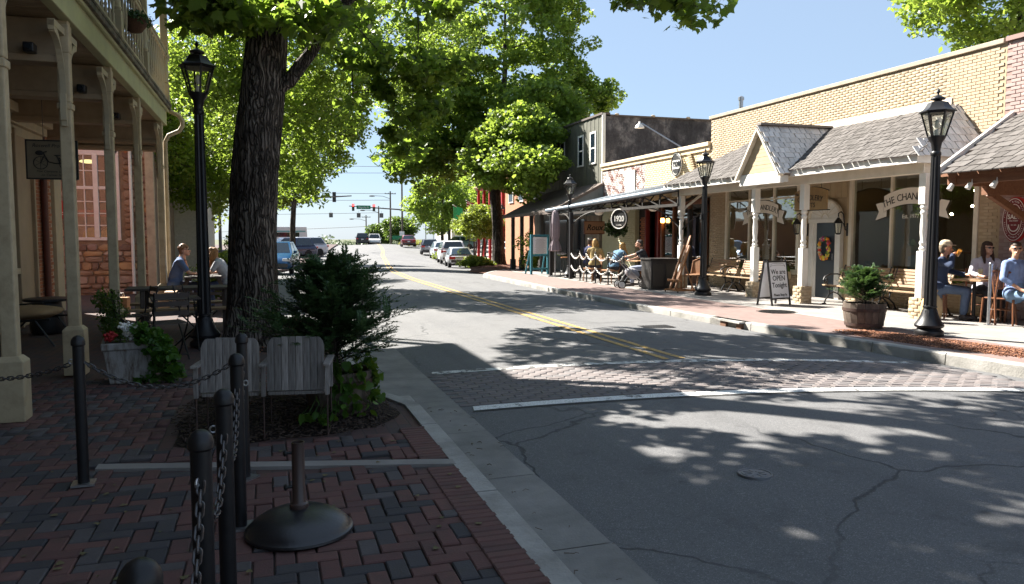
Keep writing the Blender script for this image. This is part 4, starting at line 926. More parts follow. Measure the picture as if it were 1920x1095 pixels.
b = MB(); P = [(SX,SY,SZ),(SX,4,SZ),(FXX,4,WZ),(FXX,SY+.4,WZ)]; Q = [(x,y,z-.07) for x,y,z in P]; b.add(P+Q, [(0,3,2,1),(4,5,6,7),(0,1,5,4),(1,2,6,5),(2,3,7,6),(3,0,4,7)]); rf = b.build('lean_to_roof', M['timber'], sf)
shingles(rf, (SX-.04, 5.5, SZ-.02), (0,1,0), (FXX-SX,0,WZ-SZ), SY+.4-5.5, math.hypot(FXX-SX, WZ-SZ), M['shingle'], lambda u, v: 5.5+u < SY-.02+.4*v/sl2, sw=.19, ex=.22, nind=120, th=.02)
b = MB(); b.beam((SX-.03,SY+.03,SZ+.02),(FXX,SY+.43,WZ+.02),.05,.12); b.build('rake_board', M['white'], sf)
b = MB(); b.bb((SX+.12,3,SZ-.2),(SX+.24,SY-.02,SZ-.06)); b.build('eave_beam', M['timber'], sf)
b = MB(); b.bb((SX+.1,SY-.2,SZ-.22),(FXX,SY-.08,SZ-.06)); b.bb((11.5,SY-.22,2.1),(11.62,SY-.06,SZ-.22)) if False else None; b.bb((11.55,SY-.2,2.22),(FXX,SY-.08,2.36)); b.build('tie_beam', M['timber'], sf)
b = MB(); b.beam((11.7,10.15,2.25),(12.72,10.15,1.75),.1,.11); b.bb((12.68,10.09,1.5),(FXX-.0,10.21,2.25)); b.build('bracket', M['timber'], sf, bevel=.008)
b = MB(); b.bb((12.45,10.62,3.3),(12.78,10.86,3.46)); b.bb((12.6,10.68,2.9),(12.76,10.8,3.3)); b.build('outlooker', M['brownwood'], sf)
for i, y in enumerate((10.1, 9.75, 9.3)):
    t = thing('spotlight', ['small white spotlight at the roof corner', 'small white spotlight second along the eave', 'small white spotlight third along the eave'][i], 'spotlight', (SX+.1, y, SZ-.2), group='eave spotlights')
    b = MB(); b.cyl((0,0,0),(-.05,.02,-.09),.035,.045,10); b.build('lamp_can', M['white'], t, smooth=40); b = MB(); b.cyl((.02,0,.0),(.04,0,.1),.015,n=6); b.build('stem', M['white'], t)
ov = thing('oval_sign', 'dark red oval restaurant sign with white lettering on mauve wall', 'sign', (FXX-.03, 10.5, 1.82))
def ovalp(a, c, n=40): return [(a*math.cos(2*PI*i/n), c*math.sin(2*PI*i/n)) for i in range(n)]
M['maroon'] = mat('maroon', (.16,.015,.02), .45); M['redge'] = mat('red_edge', (.45,.02,.02), .4)
b = MB(); b.prism(ovalp(.245,.40), (.01,0,0), (0,-1,0), (0,0,1), .06); b.build('rim', M['redge'], ov)
b = MB(); b.prism(ovalp(.235,.388), (-.05,0,0), (0,-1,0), (0,0,1), .012); b.build('face', M['maroon'], ov)
for a, c in ((.222,.37),(.145,.27)):
    b = MB(); b.tube([(-.064,-x,z) for x, z in ovalp(a,c)], .006, 4, closed=True); b.build('ring', M['white'], ov)
text('lettering', 'SALT', .115, M['white'], ov, (-.068,0,.045), FX, .002, sx=.95, bold=.002); text('lettering', 'FACTORY', .038, M['white'], ov, (-.068,0,-.025), FX, .002); text('lettering', 'EST. 2008', .026, M['white'], ov, (-.068,0,-.1), FX, .002)
b = MB(); b.tube([(-.066,.09*s,-.06-.1*abs(s)+.1) if False else (-.066, -.1*math.cos(q), -.09+.12*math.sin(q)) for s in (1,) for q in np.linspace(PI,2*PI,14)], .01, 5); b.build('laurel', M['white'], ov)
def ring_text(s, a0, a1, m, size):
    for i, c in enumerate(s):
        if c == ' ': continue
        q = a0+(a1-a0)*i/(len(s)-1); o = text('letter', c, size, m, ov, (-.066, -.185*math.cos(q), .32*math.sin(q)), FX, .001)
        tn = math.atan2(math.sin(q)/.32, math.cos(q)/.185) - PI/2 if a1 < a0 else math.atan2(math.sin(q)/.32, math.cos(q)/.185)+PI/2
        o.rotation_euler = (Euler(FX).to_matrix() @ Matrix.Rotation(tn, 3, 'Z')).to_euler()
ring_text('FINE ALES & GOOD SPIRITS', R(172), R(8), M['white'], .04); ring_text('ROSWELL HISTORIC DISTRICT', R(190), R(350), M['white'], .034)
# ------------------------------------------------------------------ cream cafe with metal canopy
cf = thing('canopy_cafe', 'low cream brick cafe with blue grey metal canopy and patchy old brick', 'building', (0,0,0))
def oldbrick():
    t = NT('patchy_brick'); t.set(.85, 0, .3); P = t.n('NewGeometry').outputs['Position']
    f = t.n('Attribute', attribute_name='rnd').outputs['Fac']
    clean = t.ramp(f, [(0,(.66,.50,.29)),(1,(.72,.57,.36))]); red = t.ramp(f, [(0,(.12,.05,.045)),(.5,(.2,.08,.06)),(1,(.10,.07,.075))])
    pale = t.mix(t.ramp(t.noise(3.5,6,.7,P), [(.42,(0,0,0)),(.55,(1,1,1))]), red, (.62,.56,.52))
    sx = t.n('SeparateXYZ'); t.l(P, sx.inputs[0])
    g = t.math('ADD', sx.outputs[1], t.math('MULTIPLY', t.noise(1.2,3,.5,P), .5))
    t.col(t.mix(t.ramp(t.math('MULTIPLY', t.math('SUBTRACT', g, 24.9), 1.0), [(.2,(0,0,0)),(.25,(1,1,1))]), clean, pale)); t.bump(t.noise(60,4,.6,P), .4, .008); return t.mat
M['oldbrick'] = oldbrick()
b = MB(); b.bb((FXX+.01, 20.61, 2.7), (FXX+.35, 28.5, 4.1)); b.bb((FXX+.35,20.61,3.4),(20,28.5,3.5)); b.bb((16.5,20.61,-.1),(16.7,28.5,3.4)); wl = b.build('wall', mat('cream_mortar', (.5,.38,.24), .9, c2=(.36,.28,.2), ns=4), cf)
bricks(wl, (FXX+.01, 28.5, 2.72), (0,-1,0), (-1,0,0), 7.88, 1.36, M['oldbrick'], nind=0, bw=.215)
b = MB(); b.bb((FXX-.10,20.62,4.22),(FXX+.4,28.55,4.34)); b.bb((FXX-.05,20.62,4.08),(FXX+.34,28.52,4.22)); b.build('cornice', mat('cream_cornice', (.68,.53,.34), .7, c2=(.42,.34,.24), ns=2.5, lo=.5, hi=.75), cf, bevel=.012)
b = MB(); b.bb((FXX-.0,25.6,3.1),(FXX-.04,26.35,3.9)); b.build('blocked_window', mat('pale_board', (.7,.64,.52), .7), cf)
text('lettering', 'ICE', .2, M['offwhite'], cf, (FXX-.045,25.97,3.4), FX, .001)
for i in range(8):
    b = MB(); b.bb((FXX-.1, 21.35-.0+.0, 3.62+.07*i), (FXX+.01, 21.2-.09*0+.12-.045*i+.0, 3.66+.07*i)) if False else b.box((FXX-.03, 21.5+.04*i, 3.55+.075*i), (.08,.22,.05)); b.build('corbel_brick', M['ymortar'], cf)
o19 = thing('oval_wall_sign', 'tall oval black and white 1920 sign on cream wall above canopy', 'sign', (FXX-.02, 22.6, 3.83))
b = MB(); b.prism(ovalp(.33,.385), (0,0,0), (0,-1,0), (0,0,1), .04); b.build('face', M['white'], o19)
b = MB(); b.tube([(-.045,-x,z) for x, z in ovalp(.29,.345)], .018, 5, closed=True); b.build('ring', M['ink'], o19)
for s in (-1,1):
    b = MB(); pl_ = [(.27*math.cos(q)*.92, s*(.32*math.sin(q)*.95)) for q in np.linspace(R(28),R(152),12)]; b.prism(pl_ if s < 0 else pl_[::-1], (-.046,0,0), (0,-1,0), (0,0,1), -.006); b.build('segment', M['ink'], o19)
text('lettering', '1920', .24, M['ink'], o19, (-.05,0,0), FX, .003, sx=.95, bold=.006)
al = thing('arm_lamp', 'white dish lamp on a long pale arm above the cafe parapet', 'lamp', (FXX+.1, 22.4, 4.32))
b = MB(); b.tube([(0,0,0),(-.5,.5,.45),(-1.0,1.0,.9)], .025, 6); b.build('arm', M['steel'], al); b = MB(); b.lathe([(.16,0),(.13,.08),(.04,.16),(.03,.22)], 14, (-1.05,1.05,.75)); b.build('shade', M['white'], al, smooth=50)
# canopy
c1, c2, c3, c4 = Vector((11.2,19.7,2.84)), Vector((10.05,27.3,2.42)), Vector((FXX,28.3,2.98)), Vector((FXX,20.7,3.3))
M['canmetal'] = mat('blue_grey_metal', (.20,.25,.30), .4, .5, c2=(.28,.32,.36), ns=3); M['truss'] = mat('truss_steel', (.035,.032,.03), .7, 0, c2=(.06,.052,.045), ns=6, spec=.25)
b = MB(); up = Vector((0,0,.05)); b.add([c1,c2,c3,c4,c1+up,c2+up,c3+up,c4+up], [(0,3,2,1),(4,5,6,7),(0,1,5,4),(1,2,6,5),(2,3,7,6),(3,0,4,7)]); cp = b.build('canopy', mat('corrugated_roof', (.2,.2,.2), .6, .2, c2=(.12,.1,.09), ns=4), cf)
for i in range(26):
    t = i/25; a, d = c1.lerp(c2,t)+up*1.1, c4.lerp(c3,t)+up*1.1; b = MB(); b.beam(a,d,.035,.03); b.build('roof_seam', M['canmetal'], cp)
b = MB(); b.tube([c1+Vector((-.05,-.02,.02)), c2+Vector((-.05,.02,.02))], .07, 10); b.build('gutter', M['canmetal'], cp, smooth=50)
lo1, lo2 = Vector((11.2,19.7,2.4)), Vector((10.05,27.3,2.28))
b = MB(); b.beam(lo1,lo2,.07,.08); b.beam(c1-up*.8,c2-up*.8,.06,.06)
for i in range(9):
    t0, t1 = i/9, (i+1)/9; b.beam(lo1.lerp(lo2,t0), c1.lerp(c2,t0)-up, .035,.035); b.beam(lo1.lerp(lo2,t0), c1.lerp(c2,t1)-up, .03,.03)
b.build('front_truss', M['truss'], cf)
for t in (0.02,.33,.66,.98):
    a, d = lo1.lerp(lo2,t), Vector((FXX,0,0)); d = c4.lerp(c3,t)-Vector((0,0,.45)); b = MB(); b.beam(a,d,.06,.07); h = c1.lerp(c2,t)
    for k in range(4): b.beam(a.lerp(d,k/4), h.lerp(c4.lerp(c3,t),(k+1)/4)-up, .03,.03)
    b.build('cross_truss', M['truss'], cf)
def arcbrace(p, q, sag):
    b = MB(); p, q = Vector(p), Vector(q); b.tube([p.lerp(q,t)+Vector((0,0,sag*math.sin(PI*t))) for t in np.linspace(0,1,8)], .022, 5); b.build('curved_brace', M['truss'], cf)
arcbrace((11.4,19.95,1.75),(11.0,21.3,2.36),.16); arcbrace((10.05,24.9,1.9),(10.2,26.2,2.3),.1); arcbrace((10.05,24.9,1.9),(10.4,23.7,2.32),.1); arcbrace((11.4,19.8,1.7),(11.9,19.2,2.2),.1)
for p in ((10.03,24.95),(10.1,27.1),(12.2,20.75)):
    b = MB(); b.bb((p[0]-.055,p[1]-.055,0),(p[0]+.055,p[1]+.055,2.32)); b.build('canopy_post', M['black'], cf, bevel=.006)
for i, t in enumerate((.22,.42,.62)):
    q = lo1.lerp(lo2,t)+Vector((.35,0,-.02)); s = thing('dome_light', ['white dome lamp under canopy nearest the white post', 'white dome lamp under the canopy middle', 'white dome lamp under canopy above the round sign'][i], 'lamp', q, group='canopy dome lamps')
    b = MB(); b.lathe([(.0,-.1),(.1,-.08),(.17,0),(.17,.02)][::1], 16); b.build('bowl', M['white'], s, smooth=60); b = MB(); b.cyl((0,0,.0),(0,0,.25),.015,n=6); b.build('stem', M['black'], s)
# cafe front under the canopy
b = MB(); b.bb((FXX,27.0,0),(FXX+.2,28.5,2.72)); b.bb((FXX-.12,25.35,0),(FXX+.2,26.85,2.72)); pn = b.build('front_wall', mat('sage_wall', (.42,.42,.28), .8, c2=(.36,.36,.24), ns=5, bump=.2), cf)
bricks(pn, (FXX-.12, 26.85, 0), (0,-1,0), (-1,0,0), 1.5, 2.2, rampmat('sage_brick', [(0,(.40,.40,.27)),(1,(.48,.47,.33))], .8, .3, 80, 6, .1), nind=0, bw=.21, bh=.075)
bricks(cf, (FXX+.05, 25.3, 0), (0,-1,0), (-1,0,0), .5, 2.2, M['rbrick'], nind=0); b = MB(); b.bb((FXX+.04,24.75,0),(FXX+.2,25.35,2.7)); b.build('brick_pier', M['dark'], cf)
b = MB()
for y in (24.65,23.75): b.bb((FXX-.05,y,0),(FXX+.1,y+.1,2.5))
b.bb((FXX-.05,23.75,2.42),(FXX+.1,24.75,2.52)); M['darkred'] = mat('dark_red_paint', (.16,.02,.018), .5); df = b.build('door_frame', M['darkred'], cf)
b = MB(); b.bb((FXX+.3,23.85,.02),(FXX+.36,24.65,2.4)); b.build('red_door', M['darkred'], df)
b = MB()
for y in (20.8,21.75,22.7,23.5): b.bb((FXX-.05,y,0),(FXX+.1,y+.1,2.6))
b.bb((FXX-.05,20.8,2.5),(FXX+.1,23.6,2.66)); b.bb((FXX-.05,20.8,.55),(FXX+.1,23.6,.65)); b.bb((FXX,20.8,0),(FXX+.06,23.6,.55)); wf = b.build('window_frame', M['brownwood'], cf, bevel=.006)
for y in (20.9,21.85,22.8):
    g = MB(); g.bb((FXX+.02,y,.65),(FXX+.026,y+(.85 if y < 22 else .7),2.5)); g.build('pane', M['gl'], wf)
b = MB(); b.bb((FXX+.2,20.62,-.04),(16.5,28.4,.02)); b.build('floor', M['dark'], cf)
sc_ = thing('wall_sconce', 'lit amber wall sconce beside the red cafe door', 'lamp', (FXX-.08, 23.4, 1.95))
b = MB(); b.lathe([(.05,0),(.07,.06),(.05,.16)], 10); b.build('bulb', emit('amber_bulb', (1,.45,.1), 5), sc_); b = MB(); b.lathe([(.1,.15),(.03,.22)], 10); b.bb((-.02,-.02,.15),(.1,.02,.19)); b.build('cap', M['iron'], sc_)
rs_ = thing('round_sign', 'round black 1920 sign with white rim hanging below the canopy', 'sign', (10.75, 22.6, 2.05))
b = MB(); b.prism(ovalp(.33,.33), (.02,0,0), (0,-1,0), (0,0,1), .05); b.build('face', M['ink'], rs_)
b = MB(); b.tube([(-.035,-x,z) for x, z in ovalp(.31,.31)], .018, 5, closed=True); b.build('rim', M['white'], rs_)
text('lettering', '1920', .24, M['white'], rs_, (-.035,0,0), FX, .004, sx=.9, bold=.007); text('lettering', 'TAVERN', .06, M['white'], rs_, (-.035,0,-.2), FX, .003)
rs_.rotation_euler.z = R(24)
for y in (-.15,.15):
    b = MB(); b.cyl((0,y,.28),(0,y,.5),.008,n=5); b.build('hanger', M['iron'], rs_)
rx = thing('roux_sign', 'tan wooden restaurant name sign with dark slanted lettering', 'sign', (11.62, 26.6, 1.6))
b = MB(); b.bb((-.38,-.03,0),(.38,.03,.42)); b.build('board', mat('tan_board', (.33,.2,.12), .6), rx); b = MB(); b.bb((-.41,-.035,-.03),(.41,.02,0)); b.bb((-.41,-.035,.42),(.41,.02,.45)); b.bb((-.41,-.035,0),(-.38,.02,.42)); b.bb((.38,-.035,0),(.41,.02,.42)); b.build('frame', M['brownwood'], rx)
text('lettering', 'Roux', .3, M['ink'], rx, (0,-.033,.21), FY, .004, shear=.3, bold=.005)
b = MB(); b.cyl((-.3,0,.45),(-.3,0,.9),.008,n=5); b.cyl((.3,0,.45),(.3,0,.9),.008,n=5); b.build('hanger', M['iron'], rx)

# ------------------------------------------------------------------ grey two storey building
gb = thing('grey_siding_building', 'two storey grey green clad building with dark painted side wall', 'building', (0,0,0))
def darkwall():
    t = NT('dark_painted_brick'); t.set(.85,0,.25); P = t.n('NewGeometry').outputs['Position']
    c = t.ramp(t.noise(1.1,7,.75,P,(1,1,.7)), [(.33,(.02,.02,.023)),(.5,(.07,.066,.07)),(.64,(.24,.225,.22))]); t.col(c)
    b = t.n('TexBrick'); mp = t.n('Mapping'); mp.inputs['Rotation'].default_value = (R(90),0,0); t.l(P, mp.inputs[0]); t.l(mp.outputs[0], b.inputs['Vector']); b.inputs['Scale'].default_value = 1; b.inputs['Brick Width'].default_value = .22; b.inputs['Row Height'].default_value = .075; b.inputs['Mortar Size'].default_value = .008
    t.bump(b.outputs['Fac'], -.4, .01); return t.mat
b = MB(); b.bb((FXX+.06,28.52,-.2),(24,36.5,6.25)); b.build('wall', darkwall(), gb)
M['siding'] = mat('green_grey_siding', (.12,.12,.09), .7, c2=(.09,.09,.07), ns=4, rnd=.06)
for i in range(40):
    b = MB(); b.bb((FXX+.0+(.012 if i % 2 else 0),28.55+.2*i,2.9),(FXX+.06,28.745+.2*i,6.3)); b.build('siding_board', M['siding'], gb)
b = MB(); b.bb((FXX-.03,28.48,2.9),(FXX+.1,28.55,6.35)); b.build('corner_board', M['white'], gb)
b = MB(); b.bb((FXX-.05,28.48,6.3),(FXX+.3,36.5,6.38)); b.bb((FXX+.3,28.46,6.25),(24,28.8,6.31)); b.build('coping', mat('dark_coping', (.1,.08,.07), .8), gb)
for i in range(7):
    b = MB(); b.ell((13.4+1.6*i,28.5,6.33), (.1,.08,.05), 8, 5); b.build('parapet_tile', M['rmortar'], gb)
for y in (29.45,30.75,32.9,34.4):
    f = MB(); f.bb((FXX-.03,y-.3,4.48),(FXX+.0,y-.22,5.74)); f.bb((FXX-.03,y+.22,4.48),(FXX+.0,y+.3,5.74)); f.bb((FXX-.03,y-.22,5.66),(FXX+.0,y+.22,5.74)); f.bb((FXX-.05,y-.32,4.42),(FXX+.0,y+.32,4.48)); f.bb((FXX-.025,y-.22,5.05),(FXX,y+.22,5.1)); f_ = f.build('window', M['white'], gb)
    g = MB(); g.bb((FXX-.015,y-.22,4.48),(FXX-.008,y+.22,5.66)); g.build('pane', M['carglass'], f_)
b = MB(); P = [(10.55,28.35,2.36),(10.55,34.8,2.3),(FXX,34.8,3.44),(FXX,28.35,3.5)]; Q = [(x,y,z+.12) for x,y,z in P]; b.add(P+Q, [(0,3,2,1),(4,5,6,7),(0,1,5,4),(1,2,6,5),(2,3,7,6),(3,0,4,7)]); b.build('porch_roof', mat('old_porch_roof', (.14,.11,.09), .9, c2=(.08,.06,.05), ns=5), gb)
M['bluegrey'] = mat('blue_grey_cladding', (.15,.17,.165), .7, rnd=.08)
for i in range(11):
    x0, x1 = 10.68+.193*i, 10.68+.193*i+.187; zt = lambda x: 2.36+(x-10.55)/2.25*1.14
    b = MB(); b.prism([(x0,2.3),(x1,2.3),(x1,zt(x1)-.01),(x0,zt(x0)-.01)], (0,28.44+.012*(i%2),0), (1,0,0), (0,0,1), .03); b.build('cladding_board', M['bluegrey'], gb)
for i in range(5):
    y = 29.3+1.32*i; b = MB(); b.bb((10.92,y-.07,gz(y)-.1),(11.06,y+.07,2.4)); b.bb((10.88,y-.11,gz(y)-.05),(11.1,y+.11,gz(y)+.5)) ; b.build('porch_post', mat('dark_post', (.045,.04,.036), .7) if i == 0 else bpy.data.materials['dark_post'], gb)
b = MB(); b.bb((12.7,28.6,-.2),(12.84,36.4,2.9)); b.build('shop_front', mat('shop_front', (.30,.26,.2), .8, c2=(.1,.09,.08), ns=1.2), gb)
for y in (30,32,34):
    b = MB(); b.bb((12.66,y,.6),(12.70,y+1.2,2.2)); b.build('shop_pane', M['carglass'], gb)

# ------------------------------------------------------------------ further buildings
def simple_building(name, label, x0, x1, y0, y1, h, m, roofm, wins, wc=None, coping=True):
    z0 = gz((y0+y1)/2); t = thing(name, label, 'building', (0,0,z0))
    b = MB(); b.bb((x0,y0,-.6),(x1,y1,h)); b.build('wall', m, t)
    b = MB(); b.bb((x0-.1,y0-.05,h),(x1,y1+.05,h+.15)); b.build('roof_edge', roofm, t)
    for (y, z, wd, hh) in wins:
        f = MB(); f.bb((x0-.06,y-wd/2-.08,z-.08),(x0-.001,y+wd/2+.08,z+hh+.08)); f_ = f.build('window', wc or M['white'], t)
        g = MB(); g.bb((x0-.07,y-wd/2,z),(x0-.062,y+wd/2,z+hh)); g.build('pane', M['carglass'], f_)
    return t
simple_building('orange_brick_building', 'cream and orange brick upper storey behind the right maple', 13.2, 24, 36.6, 43, 5.8, mat('orange_brick', (.42,.2,.11), .8, c2=(.35,.16,.09), ns=5), M['offwhite'], [(38,3.6,.7,1.3),(40,3.6,.7,1.3),(41.8,3.6,.7,1.3)])
rb = simple_building('red_balcony_building', 'red building with red posts, balcony and salmon upper wall', 17.2, 28, 48, 58, 6.2, mat('salmon_wall', (.58,.22,.15), .8, c2=(.5,.19,.13), ns=3), M['red'], [(50,.9,1.2,1.6),(53,.9,1.2,1.6),(56,.9,1.2,1.6),(50.5,3.9,.8,1.3),(54,3.9,.8,1.3)], M['red'])
for i in range(7):
    y = 48.2+1.6*i; b = MB(); b.bb((15.5,y-.09,-.3),(15.68,y+.09,5.4)); b.build('red_post', M['red'], rb)
b = MB(); b.bb((15.4,48,2.75),(17.2,58,2.95)); b.bb((15.4,48,5.4),(17.2,58,5.6)); b.build('balcony_deck', M['red'], rb)
b = MB(); b.bb((15.52,48,3.75),(15.6,58,3.83)); b.build('balcony_rail', M['red'], rb)
for i in range(34):
    b = MB(); b.bb((15.54,48.1+.3*i,2.95),(15.58,48.14+.3*i,3.75)); b.build('baluster', M['red'], rb)
b = MB(); b.add([(15.2,47.8,5.6),(15.2,58.2,5.6),(19,58.2,7.2),(19,47.8,7.2)], [(0,1,2,3)]); b.add([(15.2,47.8,5.5),(15.2,58.2,5.5),(19,58.2,7.1),(19,47.8,7.1)], [(3,2,1,0)]); b.build('roof', mat('tan_roof', (.34,.22,.14), .85), rb)
simple_building('white_storefront', 'small white storefront beyond the red building', 21.5, 30, 62, 72, 4.2, M['white'], M['offwhite'], [(64,1,1.2,1.5),(67,1,1.2,1.5),(70,1,1.2,1.5)])
simple_building('distant_cream_house', 'distant cream house with pale roof among the trees', 27.5, 36, 118, 130, 4.6, M['offwhite'], M['white'], [(121,1.8,1,1.2),(125,1.8,1,1.2)])

simple_building('added_left_row', 'long low brick building added behind left trees for window reflections', -22, -9, 33, 58, 2.9, mat('left_row_brick', (.24,.12,.08), .85, c2=(.18,.09,.06), ns=4), M['offwhite'], [])  # added so the shop windows reflect a low building with sky above
simple_building('added_left_block', 'plain tan building added behind far left trees for window reflections', -16, -5.5, 62, 92, 3.2, mat('left_far_tan', (.34,.28,.2), .85, c2=(.28,.22,.16), ns=4), M['offwhite'], [])  # also added as a backdrop for the shop window reflections
# ------------------------------------------------------------------ street lamps
def make_lamp(name, label, loc, rz, h=3.66, ex=0.0):
    t = thing(name, label, 'street lamp', loc, rz, 'street lamps'); k = h/3.66
    b = MB(); b.lathe([(.2,0),(.21,.03),(.2,.07),(.17,.09),(.16,.11),(.2,.13),(.205,.16),(.185,.19),(.15,.24),(.12,.31),(.1,.38),(.085,.42)], 24, flute=.0); b.lathe([(.186,.185),(.152,.24),(.122,.31),(.102,.385)], 24, flute=.06); b.lathe([(.085,.415),(.1,.42),(.1,.445),(.078,.46)], 20); b.build('base', M['black'], t, smooth=40)
    b = MB(); b.lathe([(.09,.44),(.064,2.72)], 24, flute=.13); b.build('shaft', M['black'], t)
    b = MB(); b.lathe([(.056,2.68),(.072,2.7),(.072,2.74),(.058,2.76),(.062,2.8),(.075,2.88),(.115,2.94),(.125,2.97),(.11,2.985)], 20); b.build('collar', M['black'], t, smooth=40)
    b = MB(); n = 6
    for j in range(n):
        q = 2*PI*j/n; b.beam((.115*math.cos(q),.115*math.sin(q),2.97),(.215*math.cos(q),.215*math.sin(q),3.33),.022,.022)
    b.lathe([(.20,3.31),(.225,3.31),(.225,3.345),(.20,3.345)], 6); b.build('lantern_frame', M['black'], t)
    b = MB(); b.lathe([(.105,2.985),(.205,3.32)], 6); 
    b.f = b.f[:6]; b.m = b.m[:6]; b.build('lantern_glass', M['lampglass'], t)
    b = MB(); b.lathe([(.25,3.33),(.255,3.345),(.19,3.385),(.16,3.43),(.135,3.475),(.075,3.49),(.05,3.5),(.05,3.52)], 6); b.lathe([(.0,3.6),(.03,3.575),(.09,3.545),(.1,3.53),(.095,3.515),(.04,3.52)][::-1], 14); b.lathe([(.02,3.56),(.012,3.6),(.028,3.63),(.018,3.66),(.0,3.69)], 10); b.build('lantern_roof', M['black'], t, smooth=25)
    b = MB(); b.cyl((0,0,2.98),(0,0,3.08),.03,n=10); b.ell((0,0,3.16), (.035,.035,.07), 10, 7); b.build('bulb', M['white'], t, smooth=60)
    if ex:
        for c in t.children:
            for v in c.data.vertices:
                if v.co.z > 1.5: v.co.z += ex
    return t
L1 = make_lamp('street_lamp', 'nearest right black street lamp on red mulch before shop window', (9.54,9.2,.03), R(10))
copy_tree(L1, loc=(10.5,17.16,.02), rz=R(40), label='black street lamp beside the wooden easel')
make_lamp('street_lamp', 'dark street lamp beside the big tree on left pavement', (-.85,11.55,0), R(46), ex=.5)
copy_tree(L1, loc=(10.25,25.6,0), rz=R(20), label='street lamp rising above the cafe canopy')
copy_tree(L1, loc=(13.15,43.5,gz(43.5)), rz=R(5), label='street lamp right of the maple trunk')
copy_tree(L1, loc=(16.6,63,gz(63)+.1), rz=R(5), label='distant street lamp in front of the red building')
copy_tree(L1, loc=(19.2,84,gz(84)+.1), rz=R(5), label='farthest street lamp near the flags')
t = thing('lamp_clamp', 'steel clamp band on street lamp beside easel', 'clamp', (10.5,17.16,1.95))
b = MB(); b.lathe([(.075,-.03),(.078,0),(.075,.03)], 14); b.lathe([(.075,.09),(.078,.11),(.075,.13)], 14); b.bb((-.1,-.02,-.02),(-.06,.02,.13)); b.build('band', M['black'], t)

# ------------------------------------------------------------------ benches
def make_bench(label, loc, rz):
    t = thing('park_bench', label, 'bench', loc, rz, 'benches along the gift shop'); L = 1.45   # sits facing local -y
    for i in range(6):
        b = MB(); z = .40+.0; y = -.36+.075*i; b.bb((-L/2,y,.405-.012*i*.5),(L/2,y+.06,.435-.012*i*.5)); b.build('seat_slat', M['wood'], t, bevel=.006)
    for i in range(6):
        b = MB(); z = .50+.062*i; y = .1+.022*i; b.box((0,y,z), (L,.022,.052), M=Matrix.Rotation(R(-18),4,'X')); b.build('back_slat', M['wood'], t, bevel=.005)
    for x in (-L/2+.06, L/2-.06):
        b = MB()
        b.tube([(x,-.34,0),(x,-.30,.1),(x,-.2,.22),(x,-.22,.36),(x,-.33,.4)], .018, 6); b.tube([(x,.2,0),(x,.14,.12),(x,.02,.22),(x,.06,.38)], .018, 6); b.tube([(x,-.2,.22),(x,-.1,.26),(x,.02,.22)], .016, 6)
        b.tube([(x,-.34,.395),(x,.04,.365),(x,.1,.46),(x,.22,.86)], .017, 6); b.bb((x-.03,-.38,0),(x+.03,-.3,.02)); b.bb((x-.03,.16,0),(x+.03,.24,.02))
        b.build('leg', M['iron'], t, smooth=50)
        b = MB(); P = [(x,.14,.62),(x,.0,.66),(x,-.2,.66),(x,-.34,.6),(x,-.37,.53),(x,-.33,.48),(x,-.27,.5),(x,-.27,.55),(x,-.31,.56)]; b.tube(P, .016, 6); b.tube([(x,-.3,.48),(x,-.24,.42),(x,-.2,.39)], .014, 6); b.build('armrest', M['iron'], t, smooth=50)
    return t
B1 = make_bench('slatted bench right of shop door beside the potted conifer', (12.1,13.55,.02), -R(90))
copy_tree(B1, loc=(12.1,12.05,.02), label='slatted bench behind the nearest right street lamp')
copy_tree(B1, loc=(12.05,17.25,.02), label='slatted bench behind the open-tonight sandwich board')
copy_tree(B1, loc=(12.05,18.9,.02), label='farthest slatted bench beside lamp and easel')
# ------------------------------------------------------------------ sandwich board
af = thing('sandwich_board', 'black framed white sandwich board reading open tonight', 'sign', (10.55,14.35,.02), R(14))
M['board'] = mat('white_board', (.68,.68,.7), .5)
for s, rr in ((1, R(9)), (-1, R(-9))):
    Mx = Matrix.Translation((0, -.2*s, 0)) @ Matrix.Rotation(-rr, 4, 'X')
    b = MB(); b.box((0,0,.55), (.56,.02,.78)); pb_ = b.build('panel', M['board'], af); pb_.matrix_local = Mx
    b = MB(); b.box((-.29,0,.5), (.03,.035,1.0)); b.box((.29,0,.5), (.03,.035,1.0)); b.box((0,0,.955), (.55,.035,.03)); b.box((0,0,.15), (.55,.035,.03)); f_ = b.build('frame', M['black'], pb_)
    if s == 1:
        for i, (tx, sz, z) in enumerate((('We are',.15,.73),('OPEN',.155,.59),('Tonight',.15,.44),('Please Stop In',.075,.23))): text('lettering', tx, sz, M['ink'], pb_, (0,-.012,z), FY, .001, bold=.002)
        b = MB(); b.tube([(x,-.012,.85+.03*math.cos(x*5)+dz) for dz in (0,) for x in np.linspace(-.2,.2,10)], .003, 4); b.tube([(x,-.012,.89+.03*math.cos(x*5)) for x in np.linspace(-.2,.2,10)], .003, 4); b.tube([(-.2,-.012,.866),(-.24,-.012,.84),(-.2,-.012,.9)], .003, 4); b.tube([(.2,-.012,.866),(.24,-.012,.84),(.2,-.012,.9)], .003, 4); b.build('ribbon_drawing', M['ink'], pb_)
